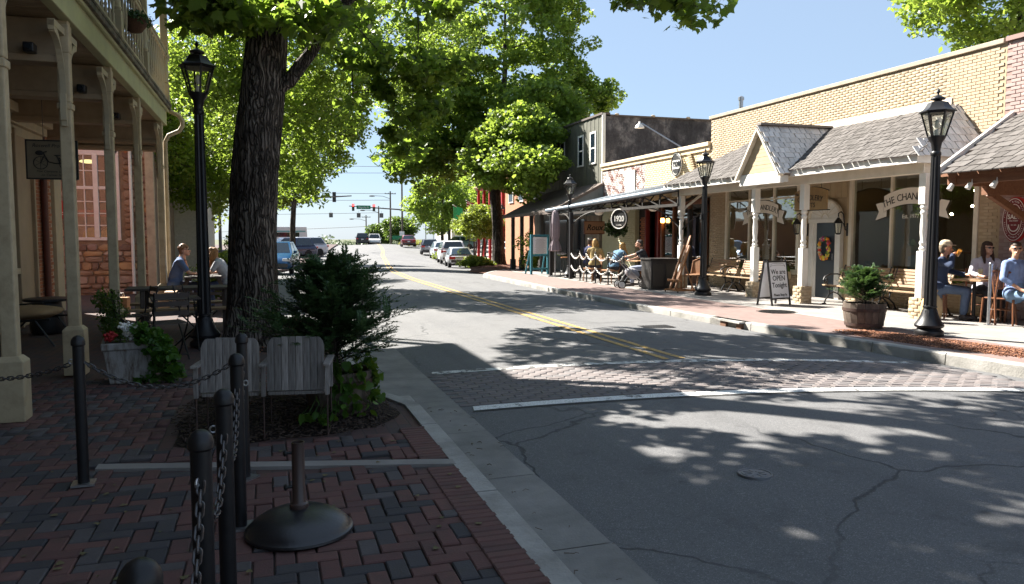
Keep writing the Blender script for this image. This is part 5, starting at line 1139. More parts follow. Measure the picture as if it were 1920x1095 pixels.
# ------------------------------------------------------------------ easel
ez = thing('easel', 'tall brown wooden studio easel standing by the pavement edge', 'easel', (10.55,18.4,.02), R(-75)); ez.scale = (.8,.8,.8)
b = MB(); b.beam((-.12,-.35,.08),(-.12,.3,1.55),.06,.07); b.beam((.12,-.35,.08),(.12,.3,1.55),.06,.07); b.beam((0,-.2,.3),(0,.45,1.85),.07,.05); b.build('mast', M['easel'], ez, bevel=.006)
b = MB(); b.bb((-.32,-.42,.04),(-.26,.4,.1)); b.bb((.26,-.42,.04),(.32,.4,.1)); b.bb((-.26,-.38,.05),(.26,-.32,.09)); b.bb((-.26,.3,.05),(.26,.36,.09)); b.build('foot_frame', M['easel'], ez, bevel=.006)
for x in (-.28,.28):
    b = MB(); b.beam((x,.35,.08),(x*.3,.1,1.0),.05,.04); b.build('brace', M['easel'], ez, bevel=.005)
b = MB(); b.bb((-.28,-.3,.36),(.28,-.16,.4)); b.bb((-.28,-.31,.4),(.28,-.29,.43)); b.build('canvas_tray', M['easel'], ez, bevel=.005)
b = MB(); b.bb((-.1,.3,1.5),(.1,.36,1.55)); b.ell((0,.46,1.87), .03, 8, 5); b.build('clamp', M['easel'], ez)
for x in (-.29,.29):
    for y in (-.38,.36):
        b = MB(); b.cyl((x-.015,y,.02),(x+.015,y,.02),.02,n=10); b.build('castor', M['rubber'], ez)
# ------------------------------------------------------------------ barrels
def barrel(parent, r0, r1, h, n=18, label=None):
    me = MB(); q = PI/n; k = 5; vs = []
    for i in range(k+1):
        z = h*i/k; rr = r0+(r1-r0)*i/k+.02*math.sin(PI*i/k)
        for (a, d) in ((-q*.96,0),(q*.96,0),(q*.96,-.03),(-q*.96,-.03)): vs.append(((rr+d)*math.cos(a),(rr+d)*math.sin(a),z))
    me.add(vs, [(4*i+j,4*i+(j+1)%4,4*i+4+(j+1)%4,4*i+4+j) for i in range(k) for j in range(4)]+[(3,2,1,0),(4*k,4*k+1,4*k+2,4*k+3)]); me = me.mesh('stave', M['barrel'])
    for j in range(n): ob('stave', me, parent, rz=2*PI*j/n).location.z = random.uniform(-.006,.006)
    for z in (.18,.75):
        rr = r0+(r1-r0)*z+.02*math.sin(PI*z)+.004; b = MB(); b.lathe([(rr-.003,h*z-.025),(rr+.003,h*z-.025),(rr+.006,h*z+.025),(rr-.003,h*z+.025)], 36); b.build('hoop', M['hoop'], parent, smooth=40)
    b = MB(); b.lathe([(.01,h-.06),(r1-.02,h-.06)][::-1], 18); b.build('soil', M['soil'], parent)
pl1 = thing('barrel_planter', 'half barrel planter with small conifer on right pavement', 'planter', (9.32,10.3,.02)); barrel(pl1, .27,.33,.42)
pl2 = thing('barrel_planter', 'half barrel planter with dark conifer beside the wooden seats', 'planter', (.56,6.75,.03)); barrel(pl2, .23,.29,.36)

# ------------------------------------------------------------------ bollards with chain
BO = [(-1.12,5.3),(-.165,5.12),(-.165,4.25),(-.18,3.27),(-.215,2.6),(-.245,1.58)]
BL = ['black bollard standing alone left of the others before the porch', 'farthest black bollard of the row at the seats', 'second black bollard from the wooden seats', 'third black bollard from the wooden seats', 'fourth black bollard with chain hanging on its face', 'nearest black bollard, only its domed cap showing']
def make_bollard(loc, label):
    t = thing('bollard', label, 'bollard', loc, random.uniform(0,6), 'bollards along the left pavement')
    b = MB(); b.cyl((0,0,0),(0,0,.84),.033,n=18); b.build('pole', M['black'], t, smooth=40)
    b = MB(); b.lathe([(.034,.83),(.041,.838),(.041,.856),(.037,.87),(.027,.884),(.014,.892),(.0,.894)], 18); b.build('cap', M['black'], t, smooth=35)
    b = MB(); b.box((0,0,.006),(.13,.13,.012)); b.build('base_plate', M['steel'], t)
    b = MB(); b.tube([(.013*math.cos(q)+.042,0,.74+.013*math.sin(q)) for q in np.linspace(0,2*PI,10)[:-1]], .004, 5, closed=True); b.build('eye', M['steel'], t)
    return t
b0 = make_bollard((*BO[0],0), BL[0]); b0.scale = (1,1,1.045)
for p, l in list(zip(BO, BL))[1:]: copy_tree(b0, loc=(*p,0), rz=random.uniform(0,6), label=l)
lk_ = MB(); P = []
for q in np.linspace(0, 2*PI, 13)[:-1]: P.append((max(-1,min(1,1.6*math.cos(q)))*.0+(.011*math.cos(q)+(.009 if math.cos(q) > 0 else -.009)), .0085*math.sin(q), 0))
lk_.tube(P, .0034, 5, closed=True); link_me = lk_.mesh('link', M['chain'], 60)
def chain(label, p, q, sag, me=link_me, pitch=.036, sc=1.3):
    p, q = Vector(p), Vector(q); t = thing('chain', label, 'chain', p, 0, 'chains between the bollards'); n = 200
    pts = [p.lerp(q, i/n) - Vector((0,0,4*sag*(i/n)*(1-i/n))) - p for i in range(n+1)]
    d = 0; k = 0; nxt = 0
    for i in range(n):
        seg = (pts[i+1]-pts[i]).length
        while nxt < d+seg:
            x = pts[i].lerp(pts[i+1], (nxt-d)/seg); dr = (pts[i+1]-pts[i]).normalized()
            up = dr.cross(Vector((0,0,1))); up = up.normalized() if up.length > .01 else Vector((1,0,0)); v = up.cross(dr)
            if k % 2: up, v = v, -up
            o = bpy.data.objects.new('link', me); COL.objects.link(o); o.parent = t
            o.matrix_local = Matrix.Translation(x) @ Matrix((dr, up, v)).transposed().to_4x4() @ Matrix.Scale(sc, 4); nxt += pitch; k += 1
        d += seg
    return t
def bt(i, dx=0, dy=0, z=.74): return (BO[i][0]+dx, BO[i][1]+dy, z)
chain('chain sagging from lone bollard to the row at the seats', bt(0,.04,0,.76), bt(1,-.04,0,.76), .16)
chain('chain sagging from lone bollard towards the porch post', (-2.2,5.9,.72), bt(0,-.04,0,.76), .1)
chain('chain between the two bollards nearest the seats', bt(1,.0,-.04), bt(2,0,.04), .24)
chain('chain between the second and third bollards from the seats', bt(2,0,-.04), bt(3,0,.04), .22)
chain('chain between the third and fourth bollards from the seats', bt(3,0,-.04), bt(4,0,.04), .2)
chain('chain between the fourth and nearest bollards', bt(4,.0,-.04,.76), bt(5,0,.04,.7), .34)
# ------------------------------------------------------------------ umbrella stand
us = thing('umbrella_stand', 'dark domed umbrella base with short empty tube on brick paving', 'umbrella stand', (.13,4.1,.002))
b = MB(); b.lathe([(.265,0),(.277,.01),(.275,.022),(.262,.03),(.256,.042),(.232,.065),(.195,.088),(.147,.108),(.09,.122),(.045,.13)], 48); b.build('dome', mat('dark_cast', (.009,.009,.011), .36, c2=(.018,.016,.018), ns=5, spec=.6, bump=.15, bs=40), us, smooth=40)
b = MB(); b.lathe([(.048,.125),(.05,.135),(.048,.15),(.036,.155),(.033,.16),(.033,.47),(.035,.47),(.035,.475),(.029,.475),(.028,.3)], 20); b.build('tube', mat('brown_tube', (.05,.03,.025), .4, spec=.5), us, smooth=40)
for z in (.24,.42):
    b = MB(); b.cyl((-.03,0,z),(-.06,0,z),.008,n=8); b.ell((-.065,0,z), (.012,.018,.018), 8, 6); b.build('thumb_screw', M['iron'], us)
# ------------------------------------------------------------------ pair of wooden seats
ws = thing('twin_wooden_seat', 'pair of joined weathered grey wooden seats seen from behind', 'seat', (-.04,6.12,.01), R(-9)); ws.scale = (.78,.84,.88)
for s, x0 in ((0,-.6),(1,.02)):
    n = 8; wd = .55
    for i in range(n):
        x = x0+wd*(i+.5)/n; zt = .87 - (.045 if i in (0,n-1) else (.008 if i in (1,n-2) else 0)); b = MB()
        w2_ = wd/n/2-.0025; pl_ = [(-w2_,.40),(w2_,.40),(w2_,zt),(-w2_,zt)]
        if i == 0: pl_ = [(-w2_,.40),(w2_,.40),(w2_,zt+.04),(w2_*.2,zt+.03),(-w2_*.6,zt),(-w2_,zt-.04)]
        if i == n-1: pl_ = [(-w2_,.40),(w2_,.40),(w2_,zt-.04),(w2_*.6,zt),(-w2_*.2,zt+.03),(-w2_,zt+.04)]
        b.prism(pl_, (0,.01,0), (1,0,0), (0,0,1), .022); o = b.build('back_slat', M['greywood'], ws, loc=(x, .0, 0), bevel=.003); o.rotation_euler = (R(-7),0,0); o.location.y = -.06+.02
    b = MB(); b.bb((x0+.01,-.0,.36),(x0+wd-.01,.5,.39)); b.build('seat_board', M['greywood'], ws, bevel=.004)
    b = MB(); b.bb((x0+.02,.012,.46),(x0+wd-.02,.04,.52)); b.bb((x0+.02,.012,.74),(x0+wd-.02,.04,.79)); o = b.build('back_rail', M['greywood'], ws, loc=(0,-.04,0)); o.rotation_euler = (R(-7),0,0)
for x in (-.63,-.005,.6):
    b = MB(); b.bb((x-.035,-.1,.62),(x+.035,.42,.645)); b.build('armrest', M['greywood'], ws, bevel=.006)
    b = MB(); b.bb((x-.02,-.06,.36),(x+.02,-.02,.62)); b.build('arm_post', M['greywood'], ws, bevel=.004); b = MB(); b.bb((x-.02,.34,.36),(x+.02,.38,.62)); b.build('arm_post', M['greywood'], ws, bevel=.004)
    b = MB(); b.cyl((x,-.05,0),(x,-.04,.38),.008,n=6); b.cyl((x,.36,0),(x,.36,.38),.008,n=6); b.cyl((x,-.05,.01),(x,.36,.01),.008,n=6); b.build('leg', M['hoop'], ws)
# ------------------------------------------------------------------ big white planter, lounge seat and tables on the left
po = thing('tapered_planter', 'flaking white tapered square planter with flowers by the porch post', 'planter', (-1.42,9.0,0), R(8))
b = MB(); b.lathe([(.26,0),(.27,.02),(.335,.36),(.36,.365),(.365,.43),(.33,.44),(.32,.40)], 4, rot=PI/4); b.build('pot', mat('flaking_white', (.30,.29,.27), .85, c2=(.09,.06,.04), ns=6, stretch=(3,3,.6), bump=.35, lo=.45, hi=.68), po, bevel=.02)
b = MB(); b.box((0,0,.40),(.46,.46,.02)); b.build('soil', M['soil'], po)
lo_ = thing('lounge_chair', 'black framed lounge chair with tan cushion and pale pillow under porch', 'chair', (-3.3,12.5,0), R(-104))
b = MB()
for x in (-.3,.3): b.tube([(x,-.45,0),(x,-.1,.34),(x,.3,.36),(x,.55,0)], .014, 6); b.tube([(x,-.45,.34),(x,.5,.38)], .014, 6); b.tube([(x,-.4,.36),(x,-.42,.52),(x,.1,.56)], .014, 6)
b.build('frame', M['iron'], lo_)
def softbox(nm, c, d, m, par, rot=(0,0,0), lev=3):
    sg = lambda v, p: math.copysign(abs(v)**p, v)
    b = MB(); b.ell((0,0,0), 1, 32, 20); th = min(range(3), key=lambda i: d[i]); vs = []
    for v in b.v:
        w = list(v); a, c_ = [i for i in range(3) if i != th]; r = math.hypot(w[a], w[c_]) or 1e-6; k = r/max(abs(w[a]), abs(w[c_]), 1e-6); f = k**.8; q = [0,0,0]; q[a] = w[a]*f*(1-.05*abs(w[c_])); q[c_] = w[c_]*f*(1-.05*abs(w[a])); q[th] = sg(w[th], .75)*(1-.55*max(0, abs(q[a])*abs(q[c_]))); vs.append(tuple(q[i]*d[i]/2 for i in range(3)))
    b.v = vs; o = b.build(nm, m, par, smooth=180); o.location = c; o.rotation_euler = rot; return o
softbox('cushion', (0,.0,.44), (.66,.9,.22), mat('tan_cushion', (.30,.20,.10), .9, c2=(.24,.155,.08), ns=4, bump=.3, bs=30), lo_, (R(3),0,0))
softbox('pillow', (.0,-.34,.72), (.5,.24,.5), mat('pale_pillow', (.5,.47,.46), .9, c2=(.42,.4,.4), ns=4, bump=.5, bs=14), lo_, (R(16),R(6),0))
st_ = thing('side_table', 'small dark side table against the porch wall', 'table', (-3.35,13.9,0))
b = MB(); b.lathe([(.32,.5),(.34,.51),(.34,.54),(.3,.55)], 20); b.build('top', M['black'], st_); b = MB(); b.lathe([(.24,0),(.26,.1),(.2,.5)], 16); b.build('drum', M['black'], st_, smooth=40)
def picnic(loc, rz, label):
    t = thing('picnic_table', label, 'table', loc, rz, 'long tables by the lamp'); m = mat('dark_plank', (.07,.055,.045), .7, c2=(.04,.03,.025), ns=4, stretch=(1,8,1)) if 'dark_plank' not in bpy.data.materials else bpy.data.materials['dark_plank']
    for i in range(4):
        b = MB(); b.bb((-.85,-.34+.172*i,.69),(.85,-.34+.172*i+.164,.725)); b.build('top_plank', m, t, bevel=.004)
    for s in (-1,1):
        b = MB(); b.bb((-.85,s*.6-.11,.4),(.85,s*.6+.11,.435)); b.build('bench_plank', M['wood'], t, bevel=.004)
        b = MB(); x = s*.6; b.beam((x,-.28,.69),(x,-.55,.0),.05,.08); b.beam((x,.28,.69),(x,.55,.0),.05,.08); b.bb((x-.025,-.66,.34),(x+.025,.66,.4)); b.bb((x-.06,-.06,0),(x+.06,.06,.69)); b.build('trestle', m, t)
    return t
pt = picnic((-1.25,13.3,0), R(4), 'dark long table with benches nearest the left street lamp'); copy_tree(pt, loc=(-1.25,17.2,0), rz=R(92), label='long table where the two left people sit')
def folding_chair(label, loc, rz):
    t = thing('folding_chair', label, 'chair', loc, rz, 'black folding chairs'); m = M['iron']
    for x in (-.2,.2):
        b = MB(); b.tube([(x,-.25,0),(x,.18,.45),(x,.27,.84)], .011, 6); b.tube([(x*.9,.28,0),(x*.9,-.22,.46)], .011, 6); b.build('leg', m, t)
    b = MB(); b.cyl((-.2,-.2,.06),(.2,-.2,.06),.008,n=5); b.cyl((-.18,.25,.06),(.18,.25,.06),.008,n=5); b.build('stretcher', m, t)
    for i in range(6):
        b = MB(); b.bb((-.2,-.2+.07*i,.445),(.2,-.15+.07*i,.458)); b.build('seat_slat', bpy.data.materials['dark_plank'], t)
    for z in (.58,.7,.8):
        b = MB(); b.box((0,.2+(z-.45)*.2,z),(.4,.014,.06)); b.build('back_slat', bpy.data.materials['dark_plank'], t)
    return t
fc = folding_chair('black folding chair with back to the picnic table', (-1.22,10.55,0), R(200)); copy_tree(fc, loc=(-.95,11.75,0), rz=R(80), label='black folding chair half hidden behind the left lamp'); copy_tree(fc, loc=(-1.75,11.55,0), rz=R(-70), label='black folding chair left of the small folding table')
ft = thing('folding_table', 'small black folding table among the folding chairs', 'table', (-1.2,11.3,0), R(10))
b = MB()
for i in range(7): b.bb((-.3,-.3+.087*i,.69),(.3,-.3+.087*i+.075,.705))
b.build('top', bpy.data.materials['dark_plank'], ft); b = MB()
for x in (-.26,.26): b.cyl((x,-.28,0),(x,.28,.69),.01,n=6); b.cyl((x,.28,0),(x,-.28,.69),.01,n=6)
b.build('leg_frame', M['iron'], ft)
bg_ = thing('paper_bag', 'brown paper shopping bag standing on sunlit paving behind porch post', 'bag', (-2.75,16.55,0), R(-10))
b = MB(); b.box((0,0,.17),(.34,.18,.34)); b.build('bag_body', mat('kraft_paper', (.45,.24,.11), .8, c2=(.38,.2,.09), ns=4), bg_, bevel=.01)
b = MB(); b.tube([(-.08,-.05,.34),(-.06,-.05,.42),(.06,-.05,.42),(.08,-.05,.34)], .006, 5); b.tube([(-.08,.05,.34),(-.06,.05,.42),(.06,.05,.42),(.08,.05,.34)], .006, 5); b.build('handle', M['white'], bg_)

# ------------------------------------------------------------------ cafe furniture on the right
def wood_chair(label, loc, rz, group='restaurant chairs'):
    t = thing('wooden_chair', label, 'chair', loc, rz, group); m = M['brownwood']
    b = MB(); b.lathe([(.0,.45),(.2,.455),(.215,.445),(.2,.43)][::-1], 16); b.build('seat', m, t, smooth=40)
    for x, y in ((-.16,-.16),(.16,-.16)):
        b = MB(); b.tube([(x,y,.44),(x*1.12,y*1.15,0)], [.02,.015], 8); b.build('leg', m, t)
    for x in (-.17,.17):
        b = MB(); b.tube([(x*1.1,.22,0),(x,.16,.45),(x*.98,.2,.7),(x*.95,.25,.9)], .018, 8); b.build('leg', m, t)
    b = MB(); b.tube([(-.162,.25,.88),(0,.29,.9),(.162,.25,.88)], .022, 8); b.tube([(-.165,.2,.62),(0,.22,.62),(.165,.2,.62)], .012, 6); b.build('back_rail', m, t)
    for k in range(5):
        x = -.1+.05*k; b = MB(); b.tube([(x*.6,.21,.62),(x,.27,.88)], [.007,.012], 6); b.build('spindle', m, t)
    b = MB(); b.tube([(.13*math.cos(q),.13*math.sin(q),.25) for q in np.linspace(0,2*PI,17)[:-1]], .008, 5, closed=True); b.build('ring_stretcher', m, t)
    return t
def cafe_table(label, loc, rz=0, s=.62):
    t = thing('cafe_table', label, 'table', loc, rz, 'restaurant tables'); b = MB(); b.bb((-s/2,-s/2,.71),(s/2,s/2,.745)); b.build('top', mat('table_wood', (.36,.22,.11), .5, c2=(.28,.16,.08), ns=4, stretch=(1,6,1)) if 'table_wood' not in bpy.data.materials else bpy.data.materials['table_wood'], t, bevel=.006)
    b = MB(); b.cyl((0,0,.02),(0,0,.71),.03,n=10); b.build('column', M['iron'], t); b = MB(); b.beam((-.25,0,.015),(.25,0,.015),.06,.03); b.beam((0,-.25,.015),(0,.25,.015),.058,.028); b.build('foot', M['iron'], t); return t
CH1 = wood_chair('brown spindle chair with its back to the street at the diners table', (11.98,10.12,.02), R(165))
copy_tree(CH1, loc=(11.72,11.2,.02), rz=R(37), label='brown chair under the man in the cap')
copy_tree(CH1, loc=(12.5,10.95,.02), rz=R(-30), label='brown chair under the woman in white')
copy_tree(CH1, loc=(12.05,9.95,.02), rz=R(5), label='brown chair under the man in the blue shirt')
tb1 = cafe_table('square wooden table between cap man and woman in white', (12.0,10.62,.02), R(10), .56); copy_tree(tb1, loc=(12.35,9.22,.02), rz=R(4), label='square wooden table in front of the blue shirt man')
def pint(loc, label, stem=False, c=(.55,.22,.03)):
    t = thing('beer_glass', label, 'glass', loc, 0, 'drinks on the tables'); b = MB()
    if stem: b.lathe([(.035,0),(.006,.01),(.006,.07),(.04,.1),(.045,.14),(.035,.2)], 14)
    else: b.lathe([(.03,0),(.04,.15)], 14)
    b.build('glass', M['lampglass'], t, smooth=50); b = MB(); b.lathe([(.036,.1),(.042,.14),(.038,.17)] if stem else [(.027,.005),(.036,.12)], 14); b.build('drink', mat('beer_%s' % label[:5], c, .2), t, smooth=50); return t
pint((12.2,9.15,.765), 'tulip beer glass on the table before the blue shirt man', True); pint((12.1,10.6,.765), 'wine glass on the table before the woman', True, (.7,.65,.4)); pint((12.4,9.1,.765), 'amber pint beside the tulip glass')
sk = thing('burlap_sack', 'tan burlap sack slumped behind the nearest right lamp', 'sack', (11.05,10.62,.02))
b = MB(); b.lathe([(.12,0),(.17,.05),(.185,.2),(.17,.36),(.12,.46),(.07,.5),(.1,.56),(.06,.6)], 14, sc=(1,.9)); sk1 = b.build('sack_body', mat('burlap', (.46,.33,.18), .95, c2=(.36,.25,.13), ns=14, bump=.9, bs=70), sk, smooth=70)
d_ = sk1.modifiers.new('d','DISPLACE'); tx = bpy.data.textures.new('lump','CLOUDS'); tx.noise_scale = .16; d_.texture = tx; d_.strength = .05
b = MB(); b.lathe([(.078,.485),(.085,.5),(.078,.515)], 12); b.build('tie_cord', M['wood'], sk)
for i, (x, y, h) in enumerate(((11.66,10.02,1.03),(11.7,9.3,.98))):
    t = thing('rail_post', ['steel fence post beside the spindle chair', 'steel chain post in front of the blue shirt man'][i], 'post', (x,y,.02), 0, 'terrace rail posts'); b = MB(); b.cyl((0,0,0),(0,0,h),.026,n=14); b.build('pole', M['steel'], t, smooth=40); b = MB(); b.lathe([(.03,h-.01),(.032,h+.01),(.02,h+.03),(0,h+.035)], 14); b.build('cap', M['steel'], t, smooth=40); b = MB(); b.lathe([(.07,0),(.07,.01)], 14); b.build('foot', M['steel'], t)
chain('steel chain hanging down the post before blue shirt man', (11.66,9.27,.96), (11.66,9.26,.3), 0, sc=1.2, pitch=.036)
# cafe chain fence
FP = [(10.02,24.9),(9.86,23.7),(9.82,23.05),(9.8,22.3),(9.87,21.5),(10.05,20.8)]
fp0 = None; link2 = MB(); link2.tube([(.026*math.cos(q)+(.012 if math.cos(q) > 0 else -.012), .02*math.sin(q), 0) for q in np.linspace(0,2*PI,11)[:-1]], .009, 5, closed=True); link2 = link2.mesh('link', M['chainw'], 60)
nm = ['at the canopy post', 'second from the canopy post', 'third from the canopy post', 'fourth from the canopy post', 'second from the stroller', 'beside the stroller']
for i, p in enumerate(FP):
    if fp0 is None:
        fp0 = thing('fence_post', 'black cafe fence post '+nm[0], 'post', (*p,.02), 0, 'cafe fence posts'); b = MB(); b.cyl((0,0,0),(0,0,.95),.02,n=10); b.build('pole', M['black'], fp0); b = MB(); b.ell((0,0,.97), .03, 10, 7); b.build('ball', M['black'], fp0, smooth=60); b = MB(); b.lathe([(.09,0),(.09,.015)], 12); b.build('foot', M['black'], fp0)
    else: copy_tree(fp0, loc=(*p,.02), label='black cafe fence post '+nm[i])
for i in range(5):
    for z, nm_ in ((.92,'upper'),(.5,'lower')):
        chain('%s pale chain swag of cafe fence, span %s' % (nm_, ['nearest the canopy post','second from canopy post','in the middle','second from the stroller','beside the stroller'][i]), (*FP[i],z), (*FP[i+1],z), .17, link2, .055, 1)
cu_ = thing('closed_umbrella', 'closed mauve patio umbrella beside the cafe fence', 'umbrella', (10.0,26.4,0))
b = MB(); prf = [(.02,2.45),(.12,2.36),(.18,1.9),(.17,1.5),(.13,1.35),(.21,1.15),(.25,.98),(.16,.95)]; b.lathe(prf[::-1], 20, flute=.22); b.build('canopy_cloth', mat('mauve_cloth', (.28,.23,.25), .9, c2=(.22,.18,.2), ns=5), cu_, smooth=60)
b = MB(); b.cyl((0,0,0),(0,0,2.5),.022,n=10); b.build('pole', M['steel'], cu_); b = MB(); b.lathe([(.26,0),(.26,.04),(.05,.08)], 18); b.build('foot', M['iron'], cu_)
mn = thing('menu_easel', 'teal framed menu board on tall stand at the cafe corner', 'sign', (10.0,28.1,0), R(8)); M['teal'] = mat('teal_paint', (.03,.15,.19), .5)
b = MB()
for x in (-.36,.36): b.bb((x-.04,-.05,0),(x+.04,.03,1.55)); b.beam((x*.9,.03,1.3),(x,.5,0),.06,.04)
b.bb((-.36,-.045,1.47),(.36,.025,1.55)); b.bb((-.36,-.045,.72),(.36,.025,.8)); b.bb((-.36,-.03,.2),(.36,.02,.27)); b.build('stand', M['teal'], mn, bevel=.008)
b = MB(); b.bb((-.3,-.05,.82),(.3,-.02,1.45)); pp = b.build('menu_sheet', M['board'], mn)
b = MB(); rg = random.Random(8)
for i in range(16): wd = rg.uniform(.15,.24); b.bb((-wd,-.053,.86+.035*i),(wd,-.0505,.866+.035*i))
b.build('menu_lines', M['ink'], pp)
hx = thing('dark_planter_box', 'large black boxy host stand between stroller and easel', 'box', (10.55,19.55,.02), R(-4)); b = MB(); b.bb((-.4,-.35,0),(.4,.35,.82)); b.bb((-.43,-.38,.82),(.43,.38,.87)); b.build('box_body', mat('black_wood', (.02,.017,.015), .6), hx, bevel=.01)
for x in (-.2,.2):
    b = MB(); b.bb((x-.16,-.365,.1),(x+.16,-.351,.72)); b.build('panel', M['brownwood'] if False else mat('black_panel', (.028,.024,.02), .5), hx)
st2 = thing('stroller', 'grey folding stroller standing at the cafe fence', 'stroller', (10.0,20.15,.02), R(80))
b = MB(); b.tube([(-.2,-.35,.1),(-.2,.1,.5),(-.2,.55,.98),(-.19,.62,1.02)], .014, 6); b.tube([(.2,-.35,.1),(.2,.1,.5),(.2,.55,.98),(.19,.62,1.02)], .014, 6); b.tube([(-.2,.35,.1),(-.2,.05,.55)], .013, 6); b.tube([(.2,.35,.1),(.2,.05,.55)], .013, 6); b.cyl((-.2,.58,1.0),(.2,.58,1.0),.014,n=6); b.build('frame', M['steel'], st2)
softbox('seat_cloth', (0,.0,.42), (.36,.42,.3), mat('grey_cloth', (.33,.31,.32), .9), st2, (R(25),0,0))
for x in (-.22,.22):
    for y, r in ((-.36,.08),(.36,.11)):
        b = MB(); b.tube([(x,y+r*math.cos(q),r+r*.0+r*math.sin(q)) for q in np.linspace(0,2*PI,17)[:-1]], .018, 6, closed=True); wv = b.build('wheel', M['rubber'], st2, smooth=60); b = MB(); b.cyl((x-.012,y,r),(x+.012,y,r),r*.75,n=12); b.build('hub', M['steel'], wv)
for i, (x, y, r) in enumerate(((10.45,22.6,0),(10.5,21.4,.2),(10.8,24.3,.1))):
    copy_tree(tb1, loc=(x+.35,y,.02), rz=r, label=['cafe table behind the chain fence middle', 'cafe table beside the stroller', 'cafe table near the canopy post'][i])
wk = mat('wicker', (.34,.17,.08), .8, c2=(.2,.1,.05), ns=40, bump=.6, bs=120)
def wicker(label, loc, rz):
    t = thing('wicker_chair', label, 'chair', loc, rz, 'wicker cafe chairs'); b = MB(); b.bb((-.22,-.22,.4),(.22,.22,.45)); b.build('seat', wk, t, bevel=.02)
    b = MB(); b.tube([(-.22,.2,.45),(-.2,.28,.8),(0,.3,.88),(.2,.28,.8),(.22,.2,.45)], .016, 6); b.add([(-.2,.22,.45),(.2,.22,.45),(.18,.28,.82),(-.18,.28,.82),(-.2,.24,.45),(.2,.24,.45),(.18,.3,.82),(-.18,.3,.82)], [(3,2,1,0),(4,5,6,7),(0,1,5,4),(2,3,7,6)]); b.build('backrest', wk, t)
    for x in (-.19,.19):
        for y in (-.19,.19):
            b = MB(); b.cyl((x,y,.4),(x*1.05,y*1.1,0),.016,n=8); b.build('leg', wk, t)
    return t
wc0 = wicker('wicker chair holding the blond woman', (10.15,23.35,.02), R(-70)); copy_tree(wc0, loc=(10.15,22.0,.02), rz=R(-80), label='empty wicker chair between the seated diners'); copy_tree(wc0, loc=(11.2,18.75,.02), rz=R(-60), label='wicker chair behind the easel')
bs0 = thing('bar_stool', 'dark metal stool nearest the closed umbrella', 'stool', (10.2,25.9,0), 0, 'bar stools by the umbrella')
b = MB()
for q in range(4): b.tube([(.13*math.cos(q*PI/2+.78),.13*math.sin(q*PI/2+.78),.72),(.2*math.cos(q*PI/2+.78),.2*math.sin(q*PI/2+.78),0)], .013, 6)
b.tube([(.17*math.cos(q),.17*math.sin(q),.25) for q in np.linspace(0,2*PI,13)[:-1]], .01, 5, closed=True); b.build('leg_frame', M['iron'], bs0); b = MB(); b.lathe([(.0,.76),(.17,.75),(.17,.72),(.0,.72)][::-1], 14); b.build('seat', M['easel'], bs0); b = MB(); b.tube([(-.15,.1,.74),(-.15,.16,1.0),(.15,.16,1.0),(.15,.1,.74)], .012, 6); b.build('back_hoop', M['iron'], bs0)
copy_tree(bs0, loc=(10.35,25.4,0), rz=.6, label='dark metal stool nearest the canopy post'); copy_tree(bs0, loc=(10.75,25.75,0), rz=1.9, label='dark metal stool behind the other two')
gr = thing('pavement_grate', 'round iron tree grate set in the right brick paving', 'grate', (9.6,12.95,.027)); b = MB()
b.lathe([(.34,0),(.34,.006),(.36,.006),(.36,0)], 28)
for i in range(9): b.bb((-.3,-.26+.062*i,.0),(.3,-.23+.062*i,.006))
b.build('bars', M['iron'], gr)
